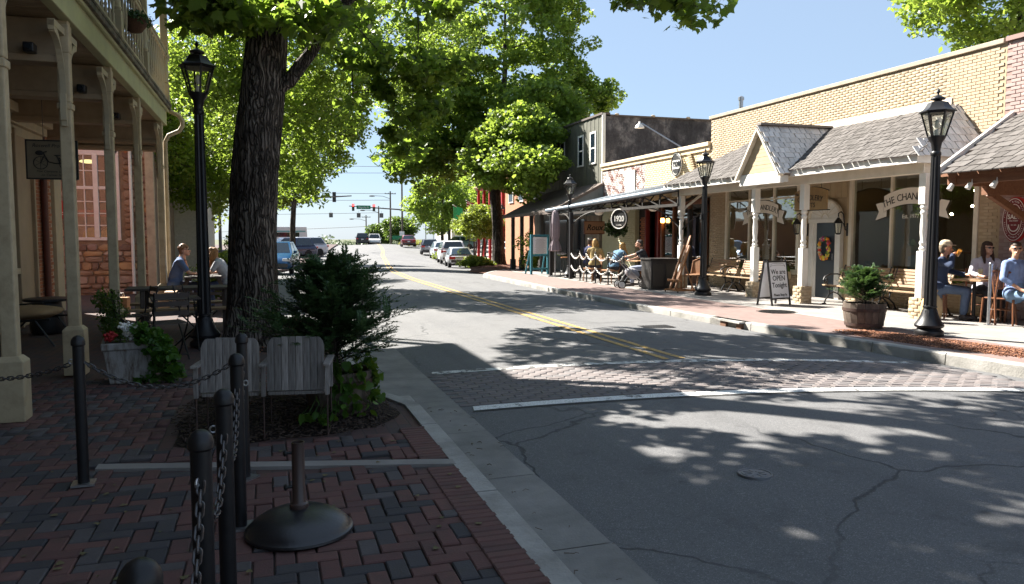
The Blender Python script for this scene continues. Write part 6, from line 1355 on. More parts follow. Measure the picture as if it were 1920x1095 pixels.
# ------------------------------------------------------------------ people
def remesh(o, vox, it=4):
    r = o.modifiers.new('r','REMESH'); r.mode = 'VOXEL'; r.voxel_size = vox; r.use_smooth_shade = True
    s = o.modifiers.new('s','SMOOTH'); s.factor = .5; s.iterations = it
    return o
def person(label, loc, rz, shirt, pants, skin, hair, arms, lean=0, hy=0, hp=0, sleeve=1.0, hairkind='short', cap=None, glasses=False, vox=.011, knee=(0,0), shoe=(.05,.035,.03), stand=False, up=0, seat=.46):
    t = thing('person', label, 'person', (loc[0],loc[1],loc[2]+seat-.46), rz)
    mk = lambda n, c, r=.8, c2=None: mat('%s_%s' % (n, label[:14]), c, r, c2=c2, ns=9, bump=.9, bs=13)
    ms, mp, mk_, mh, mo = mk('shirt', shirt, .9, mul(shirt,.8)), mk('trousers', pants, .9, mul(pants,.75)), mat('skin_'+label[:12], skin, .5, c2=mul(skin,.88), ns=10), mk('hair', hair, .6, mul(hair,.6)), mk('shoe', shoe, .5)
    A = Matrix.Translation((0,0,.55)) @ Matrix.Rotation(R(-lean),4,'X') @ Matrix.Translation((0,0,-.55))
    T = lambda p: tuple(A @ Vector(p))
    hc = Vector(T((0,.03,1.285))); Hm = Matrix.Translation(hc) @ Matrix.Rotation(R(hy),4,'Z') @ Matrix.Rotation(R(-hp),4,'X')
    h = lambda x,y,z: tuple(Hm @ Vector((x,y,z)))
    b = MB(); torso = [((-.07,0,.55),(.07,0,.55),.13,.13),((0,0,.58),(0,-.02,.76),.13,.12),((-.03,-.02,.76),(-.05,0,.98),.105,.105),((.03,-.02,.76),(.05,0,.98),.105,.105),((-.11,-.01,1.02),(.11,-.01,1.02),.075,.075),((-.17,-.01,1.04),(.17,-.01,1.04),.058,.058),((-.06,-.01,1.07),(.06,-.01,1.07),.06,.06)]
    legs = []
    for s, kx in ((-1,knee[0]),(1,knee[1])):
        kn = (s*.12+kx, .43, .52); an = (s*.12+kx*1.1, .40, .1); legs.append(((s*.09,.02,.55), kn, an, (s*.13+kx*1.2,.57,.035)))
    for a, c, r0, r1 in torso: b.caps(T(a),T(c),r0-.008,r1-.008)
    b.caps(T((0,-.01,1.06)), T((0,.015,1.2)), .054,.05)
    b.caps(h(0,-.015,.02), h(0,.015,.02), .085,.078); b.caps(h(0,0,.045), h(0,.005,-.02), .078,.07); b.caps(h(0,.035,-.06), h(0,.06,-.085), .052,.036)
    b.caps(h(0,.085,.0), h(0,.108,-.03), .012,.016); b.caps(h(-.02,.085,-.065), h(.02,.085,-.065), .012,.012)
    for s in (-1,1): b.caps(h(s*.083,-.01,.01), h(s*.085,-.015,-.025), .016,.012); b.caps(h(s*.03,.08,.028),h(s*.045,.07,.028),.014,.012)
    for hp_, kn, an, to in legs: b.caps(hp_,kn,.075,.056); b.caps(kn,an,.054,.036); b.caps((an[0],an[1]-.02,.06),to,.038,.03)
    for s, (el, wr, hd) in zip((-1,1), arms):
        sh = T((s*.185,-.01,1.04)); b.caps(sh,el,.05,.038); b.caps(el,wr,.038,.026); d = Vector(hd).normalized(); wv = Vector(wr)
        pl_ = wv+d*.075; b.caps(wr, tuple(pl_), .027,.033); sd = d.cross(Vector((0,0,1))); sd = sd.normalized() if sd.length > .1 else Vector((1,0,0)); cu = sd.cross(d)
        if cu.z > 0: cu = -cu
        for k, L in enumerate((.062,.07,.066,.05)):
            r0 = pl_+sd*(-.028+.0185*k); m1 = r0+d*L*.55+cu*.012; b.caps(tuple(r0), tuple(m1), .0095,.009); b.caps(tuple(m1), tuple(m1+d*L*.3+cu*.03), .009,.008)
        th = wv+d*.03+sd*(-.03); b.caps(tuple(th), tuple(th+d*.03-sd*.025+cu*.01), .013,.01); b.caps(tuple(th+d*.03-sd*.025+cu*.01), tuple(th+d*.06-sd*.018+cu*.02), .01,.009)
    remesh(b.build('body', mk_, t), vox, 3)
    b = MB()
    for a, c, r0, r1 in torso: b.caps(T(a),T(c),r0+.014,r1+.014)
    for s, (el, wr, hd) in zip((-1,1), arms):
        sh = Vector(T((s*.185,-.01,1.04))); e = Vector(el); w_ = Vector(wr)
        if sleeve <= .5: b.caps(tuple(sh), tuple(sh.lerp(e,.7)), .065,.058)
        else: b.caps(tuple(sh), el, .065,.055); b.caps(el, tuple(e.lerp(w_, .45 if sleeve < .9 else .95)), .055,.043)
    remesh(b.build('shirt', ms, t), vox, 3)
    b = MB(); b.caps((-.075,0,.53),(.075,0,.53),.142,.142); b.caps((0,0,.5),(0,0,.66),.14,.13)
    for hp_, kn, an, to in legs: b.caps(hp_,kn,.094,.074); b.caps(kn,(an[0],an[1],.13),.072,.058)
    remesh(b.build('trousers', mp, t), vox, 3)
    for hp_, kn, an, to in legs:
        b = MB(); b.caps((an[0],an[1]-.03,.045),to,.046,.04); b.caps((an[0],an[1]-.01,.05),(an[0],an[1],.1),.046,.042); b.box((to[0]*.5+an[0]*.5,to[1]*.5+an[1]*.5-.01,.012),(.085,.27,.024)); remesh(b.build('shoe', mo, t), .01, 2)
    b = MB()
    if hairkind != 'bald':
        b.caps(h(0,-.03,.055), h(0,.02,.06), .086,.07); b.caps(h(0,-.045,.02), h(0,-.05,-.04), .078,.06)
        for s in (-1,1): b.caps(h(s*.06,-.02,.04), h(s*.066,.0,.0), .03,.018)
        if hairkind == 'long':
            for s in (-1,1): b.caps(h(s*.065,-.01,.03), h(s*.085,.005,-.12), .035,.035); b.caps(h(s*.085,.005,-.12), h(s*.09,.05,-.26), .036,.02)
            b.caps(h(0,-.05,.0), h(0,-.075,-.25), .085,.06)
        if hairkind == 'curly':
            rg = random.Random(5)
            for k in range(40): q = rg.uniform(0,6.28); e = rg.uniform(.1,1.5); b.ell(h(.09*math.cos(q)*math.cos(e), -.02+.09*math.sin(q)*math.cos(e), .04+.085*math.sin(e)), .026, 6, 4)
    if b.v: remesh(b.build('hair', mh, t), .01, 1 if hairkind == 'curly' else 3)
    if cap:
        b = MB(); b.caps(h(0,-.025,.075), h(0,.015,.075), .09,.085); remesh(b.build('cap', mk('cap', cap, .9), t), .01, 3)
        b = MB(); P = [h(.075*math.cos(q), .05+.11*math.sin(q), .062-.012*math.sin(q)) for q in np.linspace(0,PI,10)]; n = len(P); b.add(P+[tuple(Vector(p)+Vector((0,0,.01))) for p in P], [tuple(range(n))[::-1], tuple(range(n,2*n))]+[(i,(i+1)%n,n+(i+1)%n,n+i) for i in range(n)]); b.build('cap_brim', mk('brim', mul(cap,.85), .9), t)
    if glasses:
        b = MB()
        for s in (-1,1): b.ell(h(s*.034,.083,.012), (.028,.016,.018), 8, 6); b.tube([h(s*.06,.075,.018), h(s*.082,.0,.02)], .004, 5)
        b.tube([h(-.012,.098,.016),h(.012,.098,.016)], .004, 5); b.build('sunglasses', M['carglass'], t, smooth=60)
    else:
        b = MB()
        for s in (-1,1): b.ell(h(s*.033,.083,.012), (.011,.007,.007), 8, 5)
        b.build('eyes', M['ink'], t, smooth=60)
    return t
SK = (.55,.30,.2)
person('man in tan cap and navy shirt lifting a beer', (11.75,11.13,.02), R(-143), (.03,.045,.09), (.10,.14,.22), SK, (.2,.15,.1), (((-.3,.12,.86),(-.16,.38,.8),(.5,1,.0)), ((.33,.2,.98),(.12,.2,1.17),(-.5,.4,.3))), 4, 14, 0, 1.0, 'short', (.55,.45,.32))
t = pint((0,0,0), 'amber pint held to the mouth of the man in the cap'); t.location = (11.86,10.88,1.17); t.rotation_euler = (R(35),R(-10),0)
person('dark haired woman in white top and sunglasses at table', (12.5,10.85,.02), R(152), (.62,.6,.66), (.03,.03,.035), (.58,.34,.24), (.05,.02,.01), (((-.27,.1,.82),(-.12,.36,.77),(.4,1,0)), ((.27,.1,.82),(.12,.36,.77),(-.4,1,0))), 3, 18, 0, .7, 'long', None, True)
person('man in light blue shirt, jeans and sunglasses sitting sideways', (12.03,9.85,.02), R(178), (.22,.31,.55), (.16,.25,.38), SK, (.07,.045,.03), (((-.34,.1,.86),(-.28,.42,.92),(.2,1,.1)), ((.33,.05,.8),(.2,.28,.62),(-.3,.8,-.2))), -4, -38, 0, .7, 'short', None, True, knee=(.04,.02))
person('blond woman with long hair seated by the chain fence', (10.2,23.3,.02), R(-35), (.33,.24,.1), (.04,.04,.05), SK, (.42,.26,.09), (((-.27,.12,.82),(-.1,.38,.78),(.3,1,0)), ((.27,.12,.82),(.1,.38,.78),(-.3,1,0))), 8, 0, -8, 1.0, 'long', vox=.014)
person('person in denim jacket leaning over the cafe table', (10.25,21.95,.02), R(-70), (.10,.19,.28), (.03,.03,.035), SK, (.4,.24,.08), (((-.25,.35,.8),(-.08,.5,.78),(.3,1,0)), ((.25,.35,.8),(.08,.55,.78),(-.3,1,0))), 32, 0, -15, 1.0, 'long', vox=.014)
person('person in black shirt reaching over the stroller', (10.75,20.75,.02), R(60), (.02,.022,.028), (.3,.33,.42), SK, (.03,.02,.015), (((-.26,.3,.95),(-.15,.55,.88),(.1,1,-.1)), ((.26,.25,.85),(.1,.45,.78),(-.3,1,0))), 14, 0, -12, .5, 'short', vox=.014)
person('man in dark jacket and pale cap under the canopy', (10.75,25.1,.02), R(-60), (.05,.06,.13), (.04,.04,.05), SK, (.1,.07,.05), (((-.27,.12,.82),(-.1,.38,.78),(.3,1,0)), ((.27,.12,.82),(.1,.38,.78),(-.3,1,0))), 6, 0, 0, 1.0, 'short', (.45,.42,.4), vox=.014)
person('curly haired person in blue shirt with hand at chin', (-1.83,17.25,0), R(-80), (.10,.15,.28), (.06,.07,.12), SK, (.22,.10,.04), (((-.24,.28,.82),(-.04,.2,1.12),(.2,-.1,1)), ((.27,.26,.8),(.05,.45,.76),(-.4,1,0))), 14, -6, -6, .5, 'curly', None, True, seat=.43, vox=.014)
person('person in grey shirt and headband leaning on the table', (-.76,17.25,0), R(78), (.36,.36,.38), (.08,.1,.18), SK, (.35,.17,.06), (((-.26,.3,.8),(-.1,.5,.76),(.3,1,0)), ((.27,.25,.8),(.12,.5,.74),(-.3,1,0))), 26, 0, -18, .5, 'long', None, False, seat=.43, vox=.014)

# ------------------------------------------------------------------ cars
def paintmat(n, c, metal=.3): 
    t = NT('car_'+n); t.col(c); t.set(.28, metal, .5); t.b.inputs['Coat Weight'].default_value = .8; t.b.inputs['Coat Roughness'].default_value = .08; return t.mat
def car(name, label, loc, rz, col, L=4.6, W=1.8, H=1.45, belt=.92, hood=.95, deck=.98, cab=(-1.75,-1.0,.55,1.25), wr=.32, kind='sedan', metal=.3):
    """front towards local +y; cab = rear base, rear roof, front roof, front base (y)"""
    t = thing('parked_car' if kind != 'moving' else 'car', label, 'car', loc, rz, 'cars on the street'); pm = paintmat(label[:18], col, metal); hL = L/2
    S = [(-hL,.86,.62,.42),(-hL+.06,.93,.30,deck-.12),(-hL+.3,.98,.24,deck),(cab[0],1.0,.22,deck),(cab[1],1.0,.22,belt+.02),(0,1.0,.22,belt),(cab[2],1.0,.22,belt),(cab[3],1.0,.22,hood),(hL-.5,.97,.24,hood-.1),(hL-.12,.9,.28,hood-.25),(hL,.8,.36,.55)]
    S[0] = (-hL,.88,.36,deck-.25)
    b = MB(); N = 11
    for (y, wf, zb, zt) in S:
        w_ = W/2*wf; pr = [(.0,zb),(.85,zb),(.97,zb+.1),(1,zb+(zt-zb)*.5),(.98,zt-.14),(.93,zt-.04),(.8,zt)]
        row = [(-x*w_,y,z) for x, z in pr[::-1]]+[(x*w_,y,z) for x, z in pr[1:]]; N = len(row); b.v += row
    for i in range(len(S)-1):
        for j in range(N-1): b.f.append((i*N+j,i*N+j+1,(i+1)*N+j+1,(i+1)*N+j)); b.m.append(0)
        b.f.append((i*N+N-1,i*N,(i+1)*N,(i+1)*N+N-1)); b.m.append(0)
    b.f += [tuple(range(N)), tuple(range((len(S)-1)*N,len(S)*N))[::-1]]; b.m += [0,0]; body = b.build('body', pm, t, smooth=35)
    # cabin
    wb, wt = W/2*.94, W/2*.74; z0, z1 = belt-.03, H; c = cab
    B_ = [(-wb,c[0],deck-.03),(wb,c[0],deck-.03),(wb,c[3],hood-.03),(-wb,c[3],hood-.03)]; T_ = [(-wt,c[1],z1-.03),(wt,c[1],z1-.03),(wt,c[2],z1-.02),(-wt,c[2],z1-.02)]; T2 = [(x*.9,y+(.1 if y < 0 else -.1),z1) for x, y, z in T_]
    b = MB(); b.add(B_+T_+T2, [(0,1,5,4),(1,2,6,5),(2,3,7,6),(3,0,4,7),(4,5,9,8),(5,6,10,9),(6,7,11,10),(7,4,8,11),(8,9,10,11)]); cabn = b.build('cabin', pm, t, smooth=50)
    def pane(nm, q, s=.87):
        q = [Vector(p) for p in q]; ce = sum(q, Vector())/4; n = (q[1]-q[0]).cross(q[3]-q[0]).normalized()
        if n.dot(ce-Vector((0,0,.9))) < 0: n = -n
        q = [ce+(p-ce)*s+n*.008 for p in q]; b = MB(); b.add(q, [(0,1,2,3)]); b.build(nm, M['carglass'], cabn)
    pane('rear_window', (B_[0],B_[1],T_[1],T_[0]), .84); pane('windscreen', (B_[2],B_[3],T_[3],T_[2]), .88)
    for s in (0,1):
        b0_, f0, f1, b1 = (B_[1],B_[2],T_[2],T_[1]) if s else (B_[0],B_[3],T_[3],T_[0]); b0_, f0, f1, b1 = map(Vector, (b0_,f0,f1,b1))
        pane('side_window', (b0_,b0_.lerp(f0,.5),b1.lerp(f1,.5),b1), .86); pane('side_window', (b0_.lerp(f0,.5),f0,f1,b1.lerp(f1,.5)), .86)
    for x in (-W/2+.1,W/2-.1):
        for y in (-hL+.85,hL-.9):
            b = MB(); P = [(wr*.66,-.1),(wr*.93,-.1),(wr,-.06),(wr,.06),(wr*.93,.1),(wr*.66,.1)]; b.lathe(P, 22); o = b.build('wheel', M['rubber'], t, smooth=40); o.location = (x,y,wr); o.rotation_euler = (0,R(90),0)
            b = MB(); b.lathe([(.0,.075),(wr*.2,.08),(wr*.62,.06),(wr*.68,.09),(wr*.68,-.09),(wr*.62,-.06),(.0,-.075)][::-1], 20); 
            for k in range(5): q = k*2*PI/5; s_ = 1 if x > 0 else -1; b.box((wr*.38*math.cos(q),wr*.38*math.sin(q),.085*s_), (wr*.5,.05,.02), q)
            b.build('rim', M['rim'], o, smooth=40)
            b = MB(); b.lathe([(.0,.0),(wr*1.12,.0)][::-1], 22); a_ = b.build('wheel_arch', M['rubber'], t); a_.location = (x+(.075 if x > 0 else -.075)*.35,y,wr+.03); a_.rotation_euler = (0,R(90),0)
    for s in (-1,1):
        b = MB(); b.box((s*(W/2-.2),-hL+.035,deck-.2),(.34,.1,.17)); b.build('tail_light', M['tail'], t, bevel=.02); b = MB(); b.box((s*(W/2-.24),hL-.1,hood-.3),(.34,.12,.13)); b.build('headlight', M['lens'], t, bevel=.02)
        b = MB(); b.box((s*(W/2+.06),cab[3]-.3,belt+.08),(.16,.1,.11)); b.build('mirror', pm, t, bevel=.02)
    b = MB(); b.box((0,-hL-.012,.42),(W*.86,.08,.16)); b.build('rear_bumper', mat('bumper_grey', (.05,.05,.052), .5) if 'bumper_grey' not in bpy.data.materials else bpy.data.materials['bumper_grey'], t, bevel=.02); b = MB(); b.box((0,hL-.01,.42),(W*.8,.08,.18)); b.build('front_bumper', bpy.data.materials['bumper_grey'], t, bevel=.02)
    b = MB(); b.box((0,-hL-.02,deck-.3),(.32,.02,.15)); b.build('licence_plate', M['plate'], t)
    return t
def road_rz(y): return math.atan2(-(cx(y+1)-cx(y-1))/2, 1)
def oncar(x, y): return (x, y, gz(y)-.1)
car('a','small silver fastback parked nearest beside the right maple', oncar(11.5,47.5), road_rz(48), (.62,.63,.64), 3.9,1.55,1.25,.78,.8,.82,(-1.75,-.75,.3,.85),.29, metal=.6)
car('b','white sport utility car parked behind the small silver one', oncar(13.2,57), road_rz(57), (.8,.8,.8), 4.6,1.86,1.70,1.02,1.05,1.12,(-2.1,-1.75,.5,1.3),.36, metal=0)
car('c','silver saloon parked beyond the white sport utility car', oncar(14.6,66.5), road_rz(66), (.6,.62,.66), 5.0,1.88,1.48,.95,.95,1.02,(-1.9,-1.1,.6,1.4),.33, metal=.6)
car('d','small grey hatchback parked farthest along the right kerb', oncar(15.4,76), road_rz(76), (.20,.21,.24), 4.1,1.75,1.52,.95,.95,1.0,(-1.95,-1.5,.5,1.2),.31, metal=.5)
car('e','dark red saloon driving away near the junction', (17.2,98.5,gz(98.5)-.02), road_rz(98), (.14,.01,.015), 4.7,1.82,1.47,.92,.95,.98,(-1.8,-1.05,.55,1.25),.33, kind='moving')
car('f','black sport utility car on the crest of the road', (13.6,117,gz(117)-.1), road_rz(115), (.015,.015,.018), 4.7,1.9,1.75,1.05,1.08,1.12,(-2.15,-1.8,.5,1.3),.37, kind='moving')
car('g','white pickup on the crest of the road', (15.9,121,gz(121)-.12), road_rz(118)+PI, (.6,.6,.6), 5.3,1.95,1.8,1.05,1.1,1.05,(-.6,-.4,.7,1.3),.38, kind='moving', metal=0)
car('h','dark blue sport utility car parked nose in on the left', (1.7,70,gz(70)-.1), R(105), (.012,.02,.06), 4.8,1.9,1.78,1.05,1.08,1.12,(-2.15,-1.75,.5,1.35),.37)
car('i','pale sport utility car behind the dark blue one', (3.0,74.5,gz(74.5)-.1), R(105), (.5,.52,.56), 4.7,1.88,1.75,1.05,1.08,1.12,(-2.15,-1.75,.5,1.35),.36, metal=.2)
car('j','blue car parked on the left behind the big tree', (.45,39,gz(39)-.1), road_rz(39)+PI, (.02,.10,.24), 4.5,1.8,1.5,.95,.98,1.0,(-1.85,-1.1,.6,1.35),.33)
car('k','teal car half hidden beyond the parked cars', (21.5,88,gz(88)), R(60), (.1,.16,.18), 4.5,1.8,1.48)
# ------------------------------------------------------------------ vegetation
def barkmat(name, c1, c2, c3, sc=7):
    t = NT(name); t.set(.95, 0, .15)
    n1 = t.noise(sc, 7, .7, stretch=(1.6,1.6,.22)); n2 = t.noise(2.2, 4, .6)
    v = t.n('TexVoronoi', feature='DISTANCE_TO_EDGE', i_Scale=sc*2.1); mp = t.n('Mapping'); mp.inputs['Scale'].default_value = (1.5,1.5,.085)
    nz = t.n('TexNoise', i_Scale=3.0, i_Detail=3); t.l(t.tc(), nz.inputs['Vector']); ad = t.n('VectorMath', operation='MULTIPLY_ADD'); t.l(nz.outputs['Color'], ad.inputs[0]); ad.inputs[1].default_value = (.18,.18,.18); t.l(t.tc(), ad.inputs[2])
    t.l(ad.outputs[0], mp.inputs[0]); t.l(mp.outputs[0], v.inputs['Vector'])
    fur = t.ramp(v.outputs['Distance'], [(0,(0,0,0)),(.22,(1,1,1))])
    c = t.mix(fur, c3, t.ramp(n1, [(.3,c1),(.7,c2)])); c = t.mix(t.math('MULTIPLY', t.ramp(n2, [(.5,(0,0,0)),(.62,(1,1,1))]), .65), c, c3); t.col(c)
    t.bump(t.math('ADD', t.math('MULTIPLY', fur, 1.2), t.math('MULTIPLY', n1, .6)), 1.0, .05); return t.mat
M['bark'] = barkmat('maple_bark', (.10,.08,.066), (.21,.18,.15), (.03,.024,.02)); M['bark2'] = barkmat('grey_bark', (.10,.08,.06), (.18,.15,.12), (.03,.024,.02))
MAPLE = np.array([(0,-.06),(.16,.0),(.46,.02),(.36,.22),(.56,.48),(.30,.46),(.22,.62),(.0,1.0),(-.22,.62),(-.30,.46),(-.56,.48),(-.36,.22),(-.46,.02),(-.16,0)])
OVAL = np.array([(0,0),(.22,.3),(.2,.65),(0,1),(-.2,.65),(-.22,.3)])
DIAM = np.array([(0,0),(.34,.45),(0,1),(-.34,.45)])
SIMP = np.array([(0,0),(.42,.08),(.3,.38),(.5,.6),(.0,1),(-.5,.6),(-.3,.38),(-.42,.08)])
HEART = np.array([(0,.05),(.2,-.06),(.42,.08),(.46,.35),(.25,.7),(0,1.0),(-.25,.7),(-.46,.35),(-.42,.08),(-.2,-.06)])
def leaves(name, C, size, m, parent, shape=DIAM, upb=.55, jit=.5, rnd=None, droop=.5, rng=RNG):
    C = np.asarray(C); n = len(C); k = len(shape)
    N = rng.normal(size=(n,3)); N[:,2] = np.abs(N[:,2])*.8+upb; N /= np.linalg.norm(N,axis=1)[:,None]
    D = rng.normal(size=(n,3)); D[:,2] -= droop; D -= N*np.sum(D*N,axis=1)[:,None]; D /= np.linalg.norm(D,axis=1)[:,None]+1e-9
    S = np.cross(D,N); sz = size*(1+jit*rng.uniform(-1,1,n))[:,None]
    bend = -(shape[:,1]-.3)**2*.25 - np.abs(shape[:,0])*.25
    V = (C[:,None,:] + (S*sz)[:,None,:]*shape[None,:,0,None] + (D*sz)[:,None,:]*(shape[None,:,1,None]-.2) + (N*sz)[:,None,:]*bend[None,:,None]).reshape(-1,3)
    F = np.arange(n*k).reshape(n,k); r = rng.random(n) if rnd is None else rnd
    o = ob(name, npmesh(name, V, F, m, r), parent); return tag(o, kind='stuff')
def ballpts(c, r, n, rng=RNG, shell=.5):
    d = rng.normal(size=(n,3)); d /= np.linalg.norm(d,axis=1)[:,None]; q = rng.random(n)**(1/3.)*(1-shell)+shell*rng.random(n)**.2
    return np.array(c)+d*q[:,None]*np.array(r)
def tree(name, label, trunk, radii, lobes, nclus, nleaf, lsize, lm, bm, shape=DIAM, group=None, clus_r=(.45,.8), seed=0, split=.55, extra=(), twig=.012, droop=.5, flare=True, minz=None, wob=0):
    """trunk: polyline of points; lobes: (centre, radii, weight)"""
    rng = np.random.default_rng(seed); t = thing(name, label, 'tree', trunk[0], 0, group); O = np.array(trunk[0])
    T_ = [Vector(p)-Vector(trunk[0]) for p in trunk]
    # smooth trunk with fine rings
    P = []; rr = []; K = 14
    for i in range(len(T_)-1):
        for j in range(K):
            q = j/K; P.append(T_[i].lerp(T_[i+1], q)); rr.append(radii[i]*(1-q)+radii[i+1]*q)
    P.append(T_[-1]); rr.append(radii[-1])
    b = MB(); b.tube(P, rr, 28 if radii[0] > .25 else 12)
    n = 28 if radii[0] > .25 else 12
    if flare:
        vs = []
        for i, v in enumerate(b.v):
            ring, j = divmod(i, n); q = 2*PI*j/n; z = v[2]; c = P[min(ring,len(P)-1)]
            f = 1 + .45*math.exp(-z/(radii[0]*.9))*(1+.4*math.sin(5*q+seed)) + .07*math.sin(3*q+z*.8+seed)+.05*math.sin(7*q-z*1.7) + wob*math.exp(-((z-2.5)/.5)**2)*max(0,math.sin(q+1))
            vs.append((c.x+(v[0]-c.x)*f, c.y+(v[1]-c.y)*f, z))
        b.v = vs
    b.build('trunk', bm, t, smooth=70)
    W = np.array([l[2] for l in lobes], float); W /= W.sum(); cl = []
    for i in range(nclus):
        c, r, _ = lobes[rng.choice(len(lobes), p=W)]; p = ballpts(c, r, 1, rng, .45)[0]-O
        if minz is None or p[2] > minz: cl.append(p)
    cl += [np.array(e)-O for e in extra]; cl = np.array(cl)
    nodes = [np.array(p) for p in P[int(len(P)*split):]]; nr = [r for r in rr[int(len(P)*split):]]
    order = np.argsort([min(np.linalg.norm(c-q) for q in nodes) for c in cl]); lb = MB()
    NA = np.array(nodes)
    for i in order:
        c = cl[i]; d = np.linalg.norm(NA-c,axis=1) + np.maximum(0, NA[:,2]-c[2])*.8; j = int(np.argmin(d)); a = NA[j]; L = np.linalg.norm(c-a)
        if L < .05: continue
        r0 = min(nr[j]*.62, .012+.022*L); mid = (a+c)/2 + np.array([0,0,.12*L]) + rng.normal(size=3)*.06*L
        pts = [a*(1-s)**2+2*mid*s*(1-s)+c*s*s for s in np.linspace(0,1,5)]; rs = list(np.linspace(r0, twig, 5)); lb.tube([Vector(p) for p in pts], rs, 6 if r0 > .03 else 4, False)
        NA = np.vstack([NA, pts[2:]]); nr += rs[2:]
    tag(lb.build('limbs', bm, t, smooth=60), kind='stuff')
    per = nleaf//len(cl); A = []
    for c in cl:
        r = rng.uniform(*clus_r); A.append(ballpts(c, (r,r,r*.6), per, rng, .3))
    A = np.vstack(A); leaves('crown', A, lsize, lm, t, shape, rng=rng, droop=droop)
    return t
M['leaf1'] = leafmat('maple_leaf_dark', (.045,.085,.016), (.09,.145,.028), (.4,.56,.06), .58); M['leaf2'] = leafmat('maple_leaf', (.065,.115,.02), (.135,.2,.034), (.5,.66,.08), .53); M['leafy'] = leafmat('yellowgreen_leaf', (.07,.11,.018), (.15,.19,.03), (.48,.58,.07), .46); M['leafg'] = leafmat('far_leaf', (.035,.07,.015), (.075,.12,.025), (.3,.45,.06), .35)
# the big maple on the left pavement
ex = []
for c, n_, s in (((-.5,10.9,4.5),6,.28),((-.3,11.0,4.5),5,.35),((1.0,10.6,4.0),7,.5),((1.6,10.8,3.7),7,.45),((1.55,11,3.1),5,.35),((2.0,11,4.0),5,.4),((.2,10.2,4.6),4,.4),((2.0,10.2,4.6),7,.5),((1.1,9.4,4.55),4,.4),((2.2,10.8,3.3),5,.4),((1.9,11.2,2.75),3,.3),((2.2,10.9,3.9),4,.4),((-.45,10.4,4.4),5,.28),((.6,10.9,4.3),5,.45)):
    f_ = 1.3 if c[0] > .9 else 1.0; c = np.array(c); c = np.array((0,0,1.55))+(c-np.array((0,0,1.55)))*f_
    ex += [tuple(c+RNG.normal(size=3)*s*f_*np.array((.8,.8,.45))) for k in range(n_)]
ex += [(3.95,9.0,4.75),(4.3,8.9,4.7),(4.6,8.95,4.55),(4.75,9.05,4.66),(5.0,9.0,4.58),(5.25,9.0,4.48),(5.4,8.95,4.44),(5.15,9.1,4.66),(3.7,9.1,4.85)]
tree('maple_tree', 'big dark barked maple with rough trunk on the left pavement', [(-.2,11.5,-.05),(-.18,11.5,1.5),(-.1,11.5,2.9),(.05,11.5,4.3),(.3,11.7,6.2),(.5,12,8.5),(.6,12.2,10.5)], [.34,.31,.31,.27,.22,.14,.05], [((-.5,9.2,7.4),(2.3,2.2,1.7),.62),((2.6,11.0,8.0),(2.9,2.1,2.0),.5),((1.3,16.5,7.6),(3.2,1.7,1.8),.36)], 430, 38000, .13, M['leaf1'], M['bark'], MAPLE, clus_r=(.22,.52), seed=3, split=.5, extra=ex, minz=3.9, wob=.12)
# limb to the right is a child-like branch of the maple crown: built as its own part
mt = bpy.data.objects['maple_tree']; b = MB(); b.tube([(.2,0,3.55),(.55,-.05,3.75),(.85,-.1,4.15),(1.2,-.15,4.75),(2.3,-.8,5.6),(4.2,-2.2,5.2),(5.2,-2.5,4.6)], [.13,.10,.085,.075,.06,.035,.012], 10); b.build('limb', M['bark'], mt, smooth=60)
tree('maple_tree', 'leafy maple behind the left street lamp over the side street', [(-.75,25,-.05),(-.7,25,2),(-.5,24.8,4.5),(-.2,24.6,8)], [.2,.17,.13,.05], [((-1.6,24.4,5.2),(2.0,2.2,2.9),1.0),((.9,23.8,6.9),(2.7,2.3,2.3),1.35),((.4,24.8,4.0),(1.3,1.5,1.7),.4),((3.2,24.8,7.8),(3.2,2.4,2.5),1.0),((-2.2,25,3.6),(1.2,1.5,1.2),.3)], 520, 60000, .13, M['leaf2'], M['bark2'], OVAL, 'street trees on the left', (.35,.65), 5, extra=[(1.5,24.7,2.7),(1.25,24.7,3.2),(1.7,24.8,3.6),(2.2,24.6,4.5),(2.6,24.6,4.9)])
tree('maple_tree', 'tree with two thin trunks shading the parked blue cars', [(1.35,45,gz(45)),(1.4,45,2),(1.6,45,5),(1.8,45,9)], [.17,.15,.11,.04], [((1.0,45,7.2),(4.2,3,3.4),1.0),((3.4,44.5,8.5),(2.6,2.5,2.0),.4)], 300, 34000, .18, M['leaf2'], M['bark2'], DIAM, 'street trees on the left', (.5,.9), 6)
tree('maple_tree', 'yellow green tree behind the stucco building', [(-4.2,34,-.1),(-4.1,34,3),(-3.9,34,7)], [.2,.15,.05], [((-3.2,34,5.5),(3.2,3,4.0),1.0)], 280, 34000, .16, M['leafy'], M['bark2'], DIAM, 'street trees on the left', (.5,.85), 7)
tree('maple_tree', 'farther tree on the left above the parked cars', [(.2,57,gz(57)),(.3,57,3),(.5,57,8)], [.2,.16,.05], [((.3,57,7),(4.2,3.5,4.2),1.0)], 200, 22000, .22, M['leafy'], M['bark2'], DIAM, 'street trees on the left', (.6,1.0), 8)
